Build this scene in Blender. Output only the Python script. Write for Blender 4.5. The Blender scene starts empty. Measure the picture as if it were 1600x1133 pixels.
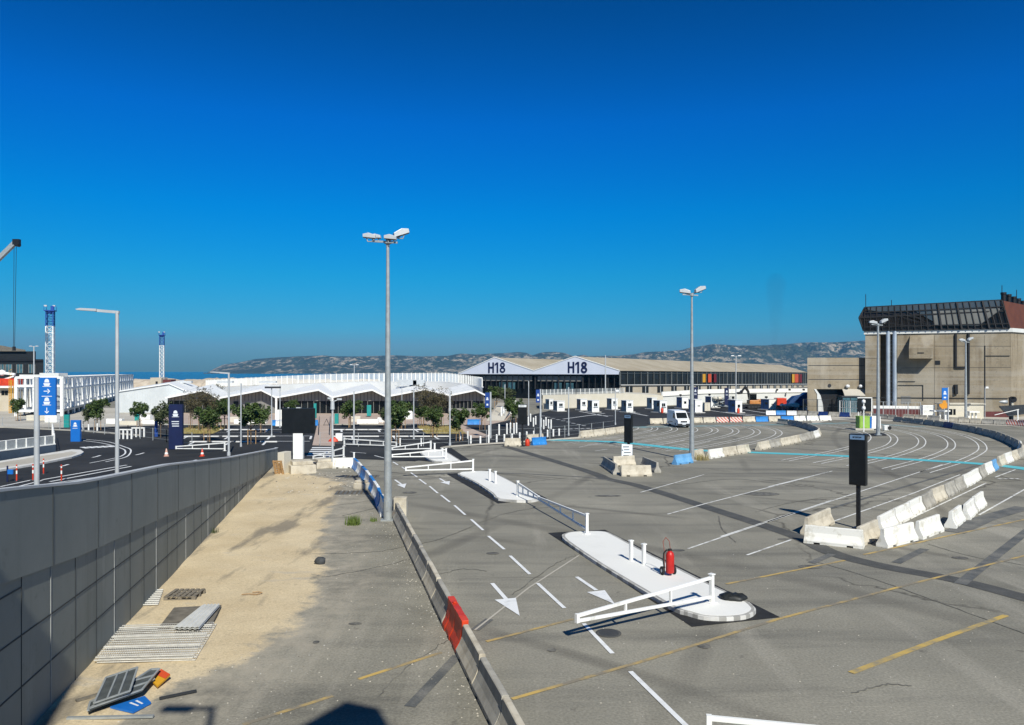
import bpy, bmesh, math, random
from mathutils import Vector, Matrix, noise
random.seed(7)
R = math.radians
SC = bpy.context.scene
COL = SC.collection
# ------------------------------------------------------------------ camera, sky, sun, exposure
H, HZ, F = 8.2, 581.0, 1200.0
cam_d = bpy.data.cameras.new('camera'); cam = bpy.data.objects.new('camera', cam_d); COL.objects.link(cam)
cam.location = (0, 0, H); cam.rotation_euler = (R(90), 0, 0)
cam_d.sensor_width = 36; cam_d.sensor_fit = 'HORIZONTAL'; cam_d.lens = 27.0
cam_d.shift_y = 14.5/1600; cam_d.clip_start = 0.1; cam_d.clip_end = 80000
SC.camera = cam
SUN = Vector((.30, -.954, 0)).normalized(); SUN_EL = R(40)
sun_v = Vector((SUN.x*math.cos(SUN_EL), SUN.y*math.cos(SUN_EL), math.sin(SUN_EL)))
w = bpy.data.worlds.new('World'); SC.world = w; w.use_nodes = True
nt = w.node_tree; nt.nodes.clear()
sky = nt.nodes.new('ShaderNodeTexSky'); sky.sky_type = 'NISHITA'; sky.sun_disc = False
sky.sun_elevation = SUN_EL; sky.sun_rotation = math.atan2(SUN.x, SUN.y)
sky.air_density = 1.0; sky.dust_density = 0.15; sky.ozone_density = 4.0; sky.altitude = 0
hs = nt.nodes.new('ShaderNodeHueSaturation'); hs.inputs['Saturation'].default_value = 1.35; hs.inputs['Value'].default_value = 0.95
gm = nt.nodes.new('ShaderNodeGamma'); gm.inputs[1].default_value = 1.15
bg = nt.nodes.new('ShaderNodeBackground'); bg.inputs[1].default_value = 0.095
out = nt.nodes.new('ShaderNodeOutputWorld')
nt.links.new(sky.outputs[0], hs.inputs['Color']); nt.links.new(hs.outputs[0], gm.inputs[0])
# clear-day gradation with height above the horizon: deep blue overhead, dull blue haze low down
wtc = nt.nodes.new('ShaderNodeTexCoord'); wsp = nt.nodes.new('ShaderNodeSeparateXYZ'); wrp = nt.nodes.new('ShaderNodeValToRGB'); wmx = nt.nodes.new('ShaderNodeMix'); wmx.data_type = 'RGBA'; wmx.blend_type = 'MULTIPLY'; wmx.inputs[0].default_value = 1
stops = [(0,(.10,.20,.36)),(.012,(.11,.215,.38)),(.034,(.16,.28,.45)),(.055,(.115,.35,.53)),(.121,(.05,.49,.62)),(.2,(.0,.58,.77)),(.305,(.0,.57,.87)),(.426,(.0,.45,.62)),(.50,(.30,.45,.52)),(.62,(.55,.55,.52)),(1,(.62,.60,.56))]
el = wrp.color_ramp.elements; el[0].position = 0; el[0].color = (*stops[0][1],1); el[1].position = 1; el[1].color = (*stops[-1][1],1)
for p_, c_ in stops[1:-1]: e_ = el.new(p_); e_.color = (*c_,1)
nt.links.new(wtc.outputs['Generated'], wsp.inputs[0]); nt.links.new(wsp.outputs[2], wrp.inputs[0]); nt.links.new(gm.outputs[0], wmx.inputs[6]); nt.links.new(wrp.outputs[0], wmx.inputs[7])
nt.links.new(wmx.outputs[2], bg.inputs[0]); nt.links.new(bg.outputs[0], out.inputs[0])
sl = bpy.data.lights.new('sun', 'SUN'); sl.energy = 4.9; sl.angle = R(.5); sl.color = (1, .965, .86)
so = bpy.data.objects.new('sun', sl); COL.objects.link(so); so.rotation_euler = (-sun_v).to_track_quat('-Z', 'Y').to_euler()
SC.view_settings.view_transform = 'Standard'; SC.view_settings.look = 'None'
SC.view_settings.exposure = 0.16; SC.view_settings.gamma = 1.0
SC.cycles.volume_bounces = 0; SC.cycles.max_bounces = 6; SC.cycles.transparent_max_bounces = 12

# ------------------------------------------------------------------ helpers
def G(px, py, z=0.0):
    """photo pixel -> point on the level z"""
    Y = F*(H-z)/(py-HZ); return ((px-800)*Y/F, Y)
def PX(px, Y): return (px-800)*Y/F
def PZ(py, Y): return H-(py-HZ)*Y/F
def W(px, Y): return (PX(px, Y), Y)
ORD = ['first','second','third','fourth','fifth','sixth','seventh','eighth','ninth','tenth','eleventh','twelfth','thirteenth','fourteenth','fifteenth','sixteenth','seventeenth','eighteenth','nineteenth','twentieth','twenty-first','twenty-second','twenty-third','twenty-fourth']
class MB:
    def __init__(s): s.v = []; s.f = []; s.m = []; s.sm = []
    def add(s, vs, fs, mi=0, smooth=False):
        o = len(s.v); s.v += [tuple(p) for p in vs]
        for f in fs: s.f.append([o+i for i in f]); s.m.append(mi); s.sm.append(smooth)
        return s
    def box(s, c, d, rz=0, mi=0, top=None):
        hx, hy, hz = d[0]/2, d[1]/2, d[2]/2; t = top or (1, 1); cs, sn = math.cos(rz), math.sin(rz); vs = []
        for z, k in ((-hz, (1, 1)), (hz, t)):
            for x, y in ((-hx, -hy), (hx, -hy), (hx, hy), (-hx, hy)):
                x, y = x*k[0], y*k[1]; vs.append((c[0]+x*cs-y*sn, c[1]+x*sn+y*cs, c[2]+z))
        return s.add(vs, [(0,3,2,1),(4,5,6,7),(0,1,5,4),(1,2,6,5),(2,3,7,6),(3,0,4,7)], mi)
    def bar(s, a, b, w, h=None, mi=0):
        a, b = Vector(a), Vector(b); h = h or w; d = (b-a).normalized()
        up = Vector((0,0,1)) if abs(d.z) < .95 else Vector((0,1,0))
        x = d.cross(up).normalized(); y = x.cross(d); vs = []
        for p in (a, b):
            for i, j in ((-1,-1),(1,-1),(1,1),(-1,1)): vs.append(p + x*(i*w/2) + y*(j*h/2))
        return s.add(vs, [(0,1,2,3),(7,6,5,4),(0,4,5,1),(1,5,6,2),(2,6,7,3),(3,7,4,0)], mi)
    def cyl(s, a, b, r0, r1=None, n=12, mi=0, caps=True):
        a, b = Vector(a), Vector(b); r1 = r0 if r1 is None else r1; d = (b-a).normalized()
        up = Vector((0,0,1)) if abs(d.z) < .95 else Vector((1,0,0))
        x = d.cross(up).normalized(); y = x.cross(d); vs = []
        for p, r in ((a, r0), (b, r1)):
            for i in range(n):
                t = 2*math.pi*i/n; vs.append(p + x*(r*math.cos(t)) + y*(r*math.sin(t)))
        s.add(vs, [(i, i+n, (i+1) % n+n, (i+1) % n) for i in range(n)], mi, True)
        if caps: s.add(vs[:n], [tuple(range(n))], mi); s.add(vs[n:], [tuple(reversed(range(n)))], mi)
        return s
    def tube(s, pts, r, n=8, mi=0):
        for a, b in zip(pts, pts[1:]): s.cyl(a, b, r, r, n, mi)
        return s
    def lathe(s, prof, c=(0,0,0), n=16, mi=0):
        vs = []
        for r, z in prof:
            for i in range(n):
                t = 2*math.pi*i/n; vs.append((c[0]+r*math.cos(t), c[1]+r*math.sin(t), c[2]+z))
        fs = [(k*n+i, k*n+(i+1) % n, (k+1)*n+(i+1) % n, (k+1)*n+i) for k in range(len(prof)-1) for i in range(n)]
        return s.add(vs, fs, mi, True)
    def prism(s, poly, z0, z1, mi=0, mside=None):
        n = len(poly)
        a = sum(poly[i][0]*poly[(i+1) % n][1]-poly[(i+1) % n][0]*poly[i][1] for i in range(n))
        if a < 0: poly = poly[::-1]
        vs = [(x, y, z0) for x, y in poly]+[(x, y, z1) for x, y in poly]
        s.add(vs, [tuple(range(n, 2*n))], mi); s.add(vs, [tuple(reversed(range(n)))], mi)
        return s.add(vs, [(i, (i+1) % n, (i+1) % n+n, i+n) for i in range(n)], mi if mside is None else mside)
    def extr(s, prof, o, ux, uz, ud, mi=0):
        """profile (x,z) in the plane ux,uz from o, extruded along ud"""
        o, ux, uz, ud = Vector(o), Vector(ux), Vector(uz), Vector(ud); n = len(prof)
        vs = [o+ux*p[0]+uz*p[1] for p in prof]; vs += [v+ud for v in vs]
        return s.add(vs, [tuple(range(n)), tuple(reversed(range(n, 2*n)))]+[(i, i+n, (i+1) % n+n, (i+1) % n) for i in range(n)], mi)
    def sheet(s, pts, z, mi=0):
        n = len(pts); a = sum(pts[i][0]*pts[(i+1) % n][1]-pts[(i+1) % n][0]*pts[i][1] for i in range(n))
        if a < 0: pts = pts[::-1]
        return s.add([(p[0], p[1], z) for p in pts], [tuple(range(n))], mi)
    def strip(s, pts, w, z, mi=0, closed=False):
        L, Rr = [], []
        for i, p in enumerate(pts):
            a = Vector(pts[max(i-1, 0)]); b = Vector(pts[min(i+1, len(pts)-1)]); d = (b-a).normalized()
            n = Vector((-d.y, d.x))*w/2; L.append((p[0]+n.x, p[1]+n.y, z)); Rr.append((p[0]-n.x, p[1]-n.y, z))
        k = len(pts)
        return s.add(Rr+L, [(i, i+1, k+i+1, k+i) for i in range(k-1)], mi)
    def build(s, name, mats, parent=None, loc=None, rz=0, bevel=0, recalc=True):
        me = bpy.data.meshes.new(name); me.from_pydata(s.v, [], s.f)
        for i, p in enumerate(me.polygons): p.material_index = s.m[i]; p.use_smooth = s.sm[i]
        for m in (mats if isinstance(mats, (list, tuple)) else [mats]): me.materials.append(m)
        bm = bmesh.new(); bm.from_mesh(me)
        if bevel:
            bmesh.ops.remove_doubles(bm, verts=bm.verts, dist=1e-5)
            es = [e for e in bm.edges if len(e.link_faces) == 2 and e.calc_face_angle(0) > .4]
            bmesh.ops.bevel(bm, geom=es, offset=bevel, segments=2, affect='EDGES', profile=.6, clamp_overlap=True)
        if recalc: bmesh.ops.recalc_face_normals(bm, faces=bm.faces)
        bm.to_mesh(me); bm.free()
        o = bpy.data.objects.new(name, me); COL.objects.link(o)
        if parent is not None: o.parent = parent
        if loc: o.location = loc
        o.rotation_euler.z = rz
        return o
def split_build(mb, name, mats, parent, **k):
    """one object per connected piece"""
    par = list(range(len(mb.v)))
    def fd(i):
        while par[i] != i: par[i] = par[par[i]]; i = par[i]
        return i
    for f in mb.f:
        for i in f[1:]: par[fd(i)] = fd(f[0])
    key = {}; 
    for i, p in enumerate(mb.v): key.setdefault(tuple(round(c, 4) for c in p), i); par[fd(i)] = fd(key[tuple(round(c, 4) for c in p)])
    gr = {}
    for fi, f in enumerate(mb.f): gr.setdefault(fd(f[0]), []).append(fi)
    for fs in gr.values():
        n = MB(); mp = {}
        for fi in fs:
            for i in mb.f[fi]:
                if i not in mp: mp[i] = len(n.v); n.v.append(mb.v[i])
            n.f.append([mp[i] for i in mb.f[fi]]); n.m.append(mb.m[fi]); n.sm.append(mb.sm[fi])
        n.build(name, mats, parent, **k)
def tag(o, label=None, cat=None, group=None, kind=None):
    for k, v in (('label', label), ('category', cat), ('group', group), ('kind', kind)):
        if v: o[k] = v
    return o
def thing(name, label, cat, loc=(0,0,0), rz=0, group=None):
    o = bpy.data.objects.new(name, None); o.empty_display_size = .2; COL.objects.link(o)
    o.location = loc if len(loc) == 3 else (loc[0], loc[1], 0); o.rotation_euler.z = rz
    return tag(o, label, cat, group)
def dup(root, loc, rz=0, label=None, group=None, scale=None):
    def cp(o, par):
        c = o.copy(); COL.objects.link(c)
        if par is not None: c.parent = par
        for ch in list(o.children): cp(ch, c)
        return c
    r = cp(root, None); r.location = loc if len(loc) == 3 else (loc[0], loc[1], 0); r.rotation_euler.z = rz
    if scale: r.scale = scale
    if label: r['label'] = label
    if group: r['group'] = group
    return r
class Proto:
    """first use moves the original itself, later uses copy it"""
    def __init__(s, root): s.r = root; s.used = False
    def put(s, loc, rz=0, label=None, group=None, scale=None):
        if not s.used:
            s.used = True; r = s.r; s.base = None
            r.location = loc if len(loc) == 3 else (loc[0], loc[1], 0); r.rotation_euler.z = rz
            if scale: r.scale = scale
            if label: r['label'] = label
            if group: r['group'] = group
            return r
        return dup(s.r, loc, rz, label, group, scale or (1,1,1))
def struct(o): o['kind'] = 'structure'; return o

# ------------------------------------------------------------------ materials
def M(name, col, rough=.6, metal=0, var=.12, scale=2.0, bump=0, col2=None, det=6, spec=.4, stretch=None, lo=.35, hi=.65, fine=0, rnd=True):
    m = bpy.data.materials.new(name); m.use_nodes = True; n = m.node_tree; b = n.nodes['Principled BSDF']
    b.inputs['Roughness'].default_value = rough; b.inputs['Metallic'].default_value = metal
    b.inputs['Specular IOR Level'].default_value = spec
    tc = n.nodes.new('ShaderNodeTexCoord'); src = tc.outputs['Object']
    if rnd:
        oi = n.nodes.new('ShaderNodeObjectInfo'); mu = n.nodes.new('ShaderNodeMath'); mu.operation = 'MULTIPLY'; mu.inputs[1].default_value = 91.7
        n.links.new(oi.outputs['Random'], mu.inputs[0])
        ad = n.nodes.new('ShaderNodeVectorMath'); n.links.new(src, ad.inputs[0]); n.links.new(mu.outputs[0], ad.inputs[1]); src = ad.outputs[0]
    if stretch:
        mp = n.nodes.new('ShaderNodeMapping'); mp.inputs['Scale'].default_value = stretch; n.links.new(src, mp.inputs[0]); src = mp.outputs[0]
    no = n.nodes.new('ShaderNodeTexNoise'); no.inputs['Scale'].default_value = scale; no.inputs['Detail'].default_value = det; no.inputs['Roughness'].default_value = .62
    n.links.new(src, no.inputs['Vector'])
    mr = n.nodes.new('ShaderNodeMapRange'); mr.inputs[1].default_value = lo; mr.inputs[2].default_value = hi; n.links.new(no.outputs[0], mr.inputs[0])
    mx = n.nodes.new('ShaderNodeMix'); mx.data_type = 'RGBA'; n.links.new(mr.outputs[0], mx.inputs[0])
    c2 = col2 or tuple(min(1, c*(1+var)) for c in col); c1 = col if col2 else tuple(c*(1-var) for c in col)
    mx.inputs[6].default_value = (*c1, 1); mx.inputs[7].default_value = (*c2, 1)
    res = mx.outputs[2]
    if fine:
        n2 = n.nodes.new('ShaderNodeTexNoise'); n2.inputs['Scale'].default_value = fine; n2.inputs['Detail'].default_value = 3; n.links.new(src, n2.inputs['Vector'])
        r2 = n.nodes.new('ShaderNodeMapRange'); r2.inputs[1].default_value = .3; r2.inputs[2].default_value = .7; r2.inputs[3].default_value = .8; r2.inputs[4].default_value = 1.2; n.links.new(n2.outputs[0], r2.inputs[0])
        m2 = n.nodes.new('ShaderNodeMix'); m2.data_type = 'RGBA'; m2.blend_type = 'MULTIPLY'; m2.inputs[0].default_value = 1
        n.links.new(res, m2.inputs[6]); n.links.new(r2.outputs[0], m2.inputs[7]); res = m2.outputs[2]
    n.links.new(res, b.inputs['Base Color'])
    if bump:
        bp = n.nodes.new('ShaderNodeBump'); bp.inputs['Strength'].default_value = bump; bp.inputs['Distance'].default_value = .03
        n.links.new(no.outputs[0], bp.inputs['Height']); n.links.new(bp.outputs[0], b.inputs['Normal'])
    m['res'] = 1
    return m
class N:
    """tiny node graph helper"""
    def __init__(s, name):
        s.m = bpy.data.materials.new(name); s.m.use_nodes = True; s.t = s.m.node_tree; s.b = s.t.nodes['Principled BSDF']
        s.pos = s.t.nodes.new('ShaderNodeTexCoord').outputs['Object']
    def lk(s, a, b):
        if hasattr(a, 'is_output'): s.t.links.new(a, b)
        else: b.default_value = (*a, 1) if isinstance(a, tuple) and len(a) == 3 and b.type == 'RGBA' else a
    def map(s, sc=(1,1,1), rz=0, src=None):
        n = s.t.nodes.new('ShaderNodeMapping'); n.inputs['Scale'].default_value = sc; n.inputs['Rotation'].default_value = (0,0,rz)
        s.t.links.new(src or s.pos, n.inputs[0]); return n.outputs[0]
    def noise(s, sc, det=5, rough=.6, src=None, dist=0):
        n = s.t.nodes.new('ShaderNodeTexNoise'); n.inputs['Scale'].default_value = sc; n.inputs['Detail'].default_value = det
        n.inputs['Roughness'].default_value = rough; n.inputs['Distortion'].default_value = dist
        s.t.links.new(src or s.pos, n.inputs['Vector']); return n.outputs[0]
    def vor(s, sc, src=None, feat='DISTANCE_TO_EDGE'):
        n = s.t.nodes.new('ShaderNodeTexVoronoi'); n.feature = feat; n.inputs['Scale'].default_value = sc
        s.t.links.new(src or s.pos, n.inputs['Vector']); return n.outputs[0]
    def rng(s, v, a, b, c=0., d=1.):
        n = s.t.nodes.new('ShaderNodeMapRange')
        for i, x in enumerate((v, a, b, c, d)): s.lk(x, n.inputs[i])
        return n.outputs[0]
    def mix(s, f, a, b, mode='MIX'):
        n = s.t.nodes.new('ShaderNodeMix'); n.data_type = 'RGBA'; n.blend_type = mode
        for x, i in ((f, 0), (a, 6), (b, 7)):
            if isinstance(x, tuple): x = (*x, 1) if len(x) == 3 else x
            s.lk(x, n.inputs[i])
        return n.outputs[2]
    def math(s, op, a, b=0.):
        n = s.t.nodes.new('ShaderNodeMath'); n.operation = op; s.lk(a, n.inputs[0]); s.lk(b, n.inputs[1]); return n.outputs[0]
    def fin(s, col, rough=.85, bumpsrc=None, bump=.3, dist=.02, spec=.3):
        s.lk(col, s.b.inputs['Base Color']); s.lk(rough, s.b.inputs['Roughness']); s.b.inputs['Specular IOR Level'].default_value = spec
        if bumpsrc is not None:
            bp = s.t.nodes.new('ShaderNodeBump'); bp.inputs['Strength'].default_value = bump; bp.inputs['Distance'].default_value = dist
            s.t.links.new(bumpsrc, bp.inputs['Height']); s.t.links.new(bp.outputs[0], s.b.inputs['Normal'])
        return s.m
def old_asphalt_nodes(g):
    big = g.noise(.06, 5, .65); mid = g.noise(.45, 7, .68); fine = g.noise(14, 3)
    c = g.mix(g.rng(big, .35, .65), (.182,.173,.142), (.312,.294,.242))
    c = g.mix(g.rng(mid, .40, .62, 0, .6), c, (.232,.222,.186))
    st = g.noise(.5, 6, .65, g.map((.12, 1, 1), R(-50)))            # worn streaks along the traffic lanes
    c = g.mix(g.rng(st, .50, .70, 0, .7), c, (.125,.121,.106))
    st2 = g.noise(.35, 6, .65, g.map((1, .10, 1), R(12)))
    c = g.mix(g.rng(st2, .54, .70, 0, .6), c, (.36,.338,.285))
    st3 = g.noise(.22, 6, .6, g.map((.10, 1, 1), R(18)))
    c = g.mix(g.rng(st3, .56, .66, 0, .55), c, (.115,.112,.10))
    for ang, sc in ((-49, .9), (-44, .55), (20, .7)):                 # tyre tracks
        w_ = g.t.nodes.new('ShaderNodeTexWave'); w_.inputs['Scale'].default_value = .035*sc; w_.inputs['Distortion'].default_value = 9; w_.inputs['Detail'].default_value = 1.5; w_.inputs['Detail Scale'].default_value = .35
        g.t.links.new(g.map((1,1,1), R(ang)), w_.inputs[0]); k = g.math('MULTIPLY', g.rng(w_.outputs['Fac'], .985, 1.0, 0, .5), g.rng(g.noise(.07*sc, 3), .45, .6)); c = g.mix(k, c, (.09,.084,.072))
    warp = g.mix(.5, g.noise(.5, 3), g.pos, 'ADD')
    cr = g.vor(.11, warp); msk = g.rng(g.noise(.08, 2), .46, .58)
    c = g.mix(g.math('MULTIPLY', g.rng(cr, .0, .008, .8, 0), msk), c, (.06,.056,.048))
    spots = g.noise(1.7, 3); c = g.mix(g.rng(spots, .67, .76, 0, .65), c, (.09,.084,.072))
    pale = g.noise(5.5, 2); c = g.mix(g.rng(pale, .70, .77, 0, .5), c, (.42,.39,.32))
    pat = g.vor(.035, g.mix(.12, g.noise(.3, 3), g.pos, 'ADD'), 'F1'); c = g.mix(g.rng(g.noise(.035, 3, .5), .56, .60, 0, .35), c, (.145,.14,.122))
    c = g.mix(1, c, g.mix(g.rng(fine, .3, .7), (.78,.78,.78), (1.22,1.22,1.22)), 'MULTIPLY')
    return c, fine
g = N('worn_grey_asphalt'); c, fi = old_asphalt_nodes(g); M_ASPH = g.fin(c, .92, fi, .35, .01, .2)
g = N('new_black_asphalt'); c = g.mix(g.rng(g.noise(.12, 4), .35, .65), (.022,.023,.024), (.040,.041,.042))
c = g.mix(g.rng(g.noise(.7, 5, .6, g.map((.2, 1, 1), R(-30))), .55, .75, 0, .5), c, (.06,.06,.058)); M_BLACK = g.fin(c, .9, g.noise(20, 2), .2, .01, .2)
g = N('sand_over_asphalt'); ca, fi = old_asphalt_nodes(g)
at = g.t.nodes.new('ShaderNodeAttribute'); at.attribute_name = 'sand'
ed = g.math('ADD', at.outputs['Fac'], g.rng(g.noise(.55, 7, .68), 0, 1, -1.5, 1.5))
ed = g.math('ADD', ed, g.rng(g.noise(3.5, 4, .7), 0, 1, -.5, .5))
sa = g.mix(g.rng(g.noise(.35, 6), .35, .65), (.52,.42,.27), (.62,.515,.345))
sa = g.mix(g.rng(g.noise(.6, 6, .6, g.map((1, .25, 1), R(12))),   .53, .64, 0, .85), sa, (.21,.185,.145))
sa = g.mix(g.rng(g.noise(8, 3), .58, .72, 0, .6), sa, (.34,.285,.20)); sa = g.mix(g.rng(g.noise(.9, 5, .65, g.map((.35, 1, 1), R(10))), .60, .70, 0, .55), sa, (.40,.38,.34))
sa = g.mix(1, sa, g.mix(g.rng(g.noise(18, 3), .3, .7), (.85,.85,.85), (1.15,1.15,1.15)), 'MULTIPLY')
dust = g.math('MULTIPLY', g.rng(ed, -3.2, .0, 0, .95), g.rng(g.noise(1.1, 6, .7), .36, .62, .15, 1)); c = g.mix(dust, ca, (.40,.36,.29)); c = g.mix(g.rng(ed, -.25, .30), c, sa)
M_SAND = g.fin(c, .95, g.noise(6, 6, .7), .5, .03, .15)
g = N('board_formed_concrete')
c = g.mix(g.rng(g.noise(.25, 6), .35, .65), (.225,.187,.13), (.31,.262,.19))
c = g.mix(g.rng(g.noise(.6, 6, .6, g.map((1.5, 1.5, .12))), .50, .68, 0, .75), c, (.15,.115,.075))
c = g.mix(g.rng(g.noise(.5, 4, .6, g.map((.06, .06, 2.2))), .5, .62, 0, .5), c, (.33,.30,.25))
c = g.mix(g.rng(g.noise(2.2, 5), .58, .70, 0, .6), c, (.14,.122,.095)); c = g.mix(g.rng(g.noise(.12, 4, .5, g.map((1,1,.6))), .52, .56, 0, .35), c, (.40,.37,.31)); M_BUNK = g.fin(c, .92, g.noise(3, 5), .4, .05)
g = N('hangar_roof_sheet')
c = g.mix(g.rng(g.noise(.12, 6), .35, .65), (.33,.285,.205), (.42,.375,.29))
c = g.mix(g.rng(g.noise(.9, 5, .7, g.map((.1, 1, 1), R(-57))), .5, .68, 0, .6), c, (.24,.195,.13)); M_HROOF = g.fin(c, .9)
g = N('limestone_scrub_hill')
n1 = g.noise(.017, 12, .76, g.map((1, .45, 1.6))); n2 = g.noise(.0025, 6, .6, g.map((1, .5, 1.5))); n3 = g.noise(.04, 6, .75)
c = g.mix(g.rng(n3, .35, .65), (.022,.032,.018), (.065,.070,.042))
rock = g.math('MULTIPLY', g.rng(n1, .51, .565), g.rng(n2, .38, .55))
c = g.mix(rock, c, g.mix(g.rng(n3, .4, .6), (.24,.195,.135), (.43,.36,.26))); M_HILL = g.fin(c, .95)
g = N('sea_water'); M_SEA = g.fin((.010,.05,.10), .22, g.noise(.25, 4), .5, .3, .5)
WHITE = (.78,.78,.76)
M_WPAINT = M('white_paint', (.60,.59,.55), .45, col2=(.82,.82,.79), scale=2.2, lo=.30, hi=.43, det=9)
M_GALV = M('galvanised_steel', (.36,.385,.39), .5, .35, var=.14, scale=3, det=8)
M_LAMP = M('lamp_grey', (.50,.52,.53), .45, .2, var=.08)
M_LENS = M('lamp_glass', (.75,.76,.76), .2)
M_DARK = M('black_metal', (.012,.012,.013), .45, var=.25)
M_SCREEN = M('unlit_screen', (.008,.009,.010), .35, var=.3)
M_MARK = M('worn_white_marking', (.30,.285,.26), .8, col2=(.70,.70,.67), scale=2.2, lo=.34, hi=.5, det=8, rnd=False)
M_MARK2 = M('fresh_white_marking', (.60,.61,.61), .7, col2=(.76,.77,.77), scale=2.5, lo=.3, hi=.5, det=8, rnd=False)
M_YEL = M('worn_yellow_marking', (.22,.195,.15), .85, col2=(.52,.36,.11), scale=.8, lo=.42, hi=.60, det=8, rnd=False)
M_YEL2 = M('fresh_yellow_marking', (.26,.225,.15), .85, col2=(.50,.35,.10), scale=1.2, lo=.38, hi=.56, det=8, rnd=False)
M_TEAL = M('turquoise_marking', (.15,.30,.32), .8, col2=(.10,.46,.52), scale=.9, lo=.30, hi=.44, det=8, rnd=False)
M_TEAL2 = M('faded_turquoise_marking', (.20,.20,.18), .85, col2=(.17,.30,.31), scale=.7, lo=.38, hi=.62, det=8, rnd=False)
M_SEAM = M('dark_asphalt_repair', (.055,.056,.054), .9, col2=(.095,.094,.088), scale=1.2, lo=.3, hi=.7, det=8, rnd=False, fine=20)
M_SEAM2 = M('grey_asphalt_repair', (.085,.09,.09), .9, col2=(.17,.165,.15), scale=1.0, lo=.4, hi=.65, det=8, rnd=False, fine=20)
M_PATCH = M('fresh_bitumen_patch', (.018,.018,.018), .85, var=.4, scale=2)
M_ISL = M('pale_island_paving', (.70,.695,.66), .85, col2=(.76,.755,.72), scale=.5, det=9, lo=.3, hi=.5, rnd=False)
M_KERB = M('kerb_stone', (.27,.265,.25), .85, col2=(.42,.41,.38), scale=1.3, rnd=False)
M_KERBW = M('pale_kerb_stone', (.52,.51,.48), .85, col2=(.68,.67,.64), scale=1.6, rnd=False)
M_PLAZA = M('pink_plaza_paving', (.42,.32,.255), .85, col2=(.50,.40,.33), scale=.25, rnd=False)
M_PALEC = M('pale_concrete_paving', (.40,.37,.31), .88, col2=(.50,.47,.41), scale=.12, rnd=False, det=8)
M_WCON = M('white_painted_concrete', (.50,.47,.39), .8, col2=(.74,.73,.68), scale=1.6, lo=.33, hi=.47, det=9, bump=.25)
M_CREAM = M('bare_cream_concrete', (.36,.315,.24), .88, col2=(.56,.51,.41), scale=1.4, lo=.32, hi=.55, det=9, bump=.25)
M_GCON = M('bare_grey_concrete', (.24,.225,.195), .9, col2=(.40,.38,.33), scale=1.5, lo=.33, hi=.6, det=9, bump=.3)
M_BLUEP = M('blue_plastic', (.02,.16,.48), .5, col2=(.03,.25,.62), scale=1.5)
M_BLUEF = M('faded_blue_plastic', (.10,.30,.55), .55, col2=(.18,.40,.66), scale=2)
M_REDP = M('red_plastic', (.50,.032,.012), .5, col2=(.66,.062,.018), scale=2)
def wallmat(name, a, b, dirt):
    g = N(name); c = g.mix(g.rng(g.noise(.35, 6, .65), .35, .65), a, b)
    c = g.mix(g.rng(g.noise(1.3, 6, .65, g.map((1, 1, .07))), .52, .72, 0, .55), c, dirt)      # water streaks
    c = g.mix(g.rng(g.noise(.9, 6, .7, g.map((1, 1, .12))), .56, .72, 0, .4), c, tuple(x*1.45 for x in b))
    c = g.mix(g.rng(g.noise(2.3, 6), .62, .74, 0, .5), c, dirt); return g.fin(c, .62, g.noise(5, 4), .15, .02)
M_RETW = wallmat('retaining_wall_panel', (.20,.215,.192), (.24,.252,.228), (.125,.13,.115))
M_UPW = wallmat('upper_screen_panel', (.20,.217,.20), (.235,.25,.23), (.15,.158,.145))
M_COPE = M('pale_coping', (.55,.55,.54), .5, var=.06)
M_GROOVE = M('dark_joint', (.045,.048,.046), .8)
M_GROOVW = M('pale_joint', (.36,.37,.36), .7)
M_CLAD = M('grey_cladding', (.20,.195,.18), .6, col2=(.225,.22,.205), scale=.5)
M_CLADW = M('white_cladding', (.50,.53,.54), .5, col2=(.58,.61,.62), scale=.4)
M_ROOFW = M('white_roof_membrane', (.74,.75,.74), .55, col2=(.82,.83,.82), scale=.3)
M_GLASS = M('dark_glazing', (.007,.009,.010), .25, var=.6, scale=.4, spec=.25)
M_GLASSB = M('blue_green_glazing', (.05,.12,.15), .12, var=.4, scale=.6, spec=.6)
M_HWHITE = M('white_gable_sheet', (.62,.66,.76), .55, var=.03, scale=.3)
M_NAVY = M('navy_paint', (.008,.014,.06), .5, var=.1)
M_BLUE = M('sign_blue', (.01,.14,.50), .45, var=.05)
M_DBLUE = M('deep_sign_blue', (.01,.05,.24), .45, var=.05)
M_TEALP = M('teal_panel', (.02,.27,.25), .5, var=.1)
M_SIGNW = M('sign_white', (.72,.76,.80), .5, var=.03)
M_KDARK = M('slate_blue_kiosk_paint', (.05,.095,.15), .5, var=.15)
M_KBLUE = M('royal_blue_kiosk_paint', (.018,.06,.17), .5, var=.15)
M_BEIGE = M('beige_wall', (.46,.40,.30), .85, col2=(.52,.47,.38), scale=.3)
M_CREAMW = M('cream_render', (.56,.52,.42), .85, col2=(.62,.58,.49), scale=.4, det=8)
M_PALEW = M('pale_render', (.58,.59,.57), .8, col2=(.66,.67,.65), scale=.2, det=8)
M_STEELP = M('polished_steel_pipe', (.50,.55,.60), .42, .55, var=.12, scale=.5)
M_CROWN = M('dark_bronze_glazing', (.016,.014,.014), .3, var=.5, scale=.2, spec=.3)
M_CROWNF = M('black_frame', (.012,.011,.011), .5)
M_CORTEN = M('corten_steel', (.085,.026,.016), .75, col2=(.12,.038,.02), scale=.6)
M_LEAF = M('tree_leaf', (.030,.062,.014), .6, col2=(.085,.125,.03), scale=1.2)
M_LEAFO = M('olive_leaf', (.040,.058,.022), .65, col2=(.085,.10,.042), scale=1.2)
M_LEAFB = M('dry_branch', (.075,.06,.038), .8, col2=(.13,.105,.07), scale=1.2)
M_DRYLEAF = M('dry_brown_leaf', (.05,.052,.024), .7, col2=(.125,.10,.05), scale=.9)
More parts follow.
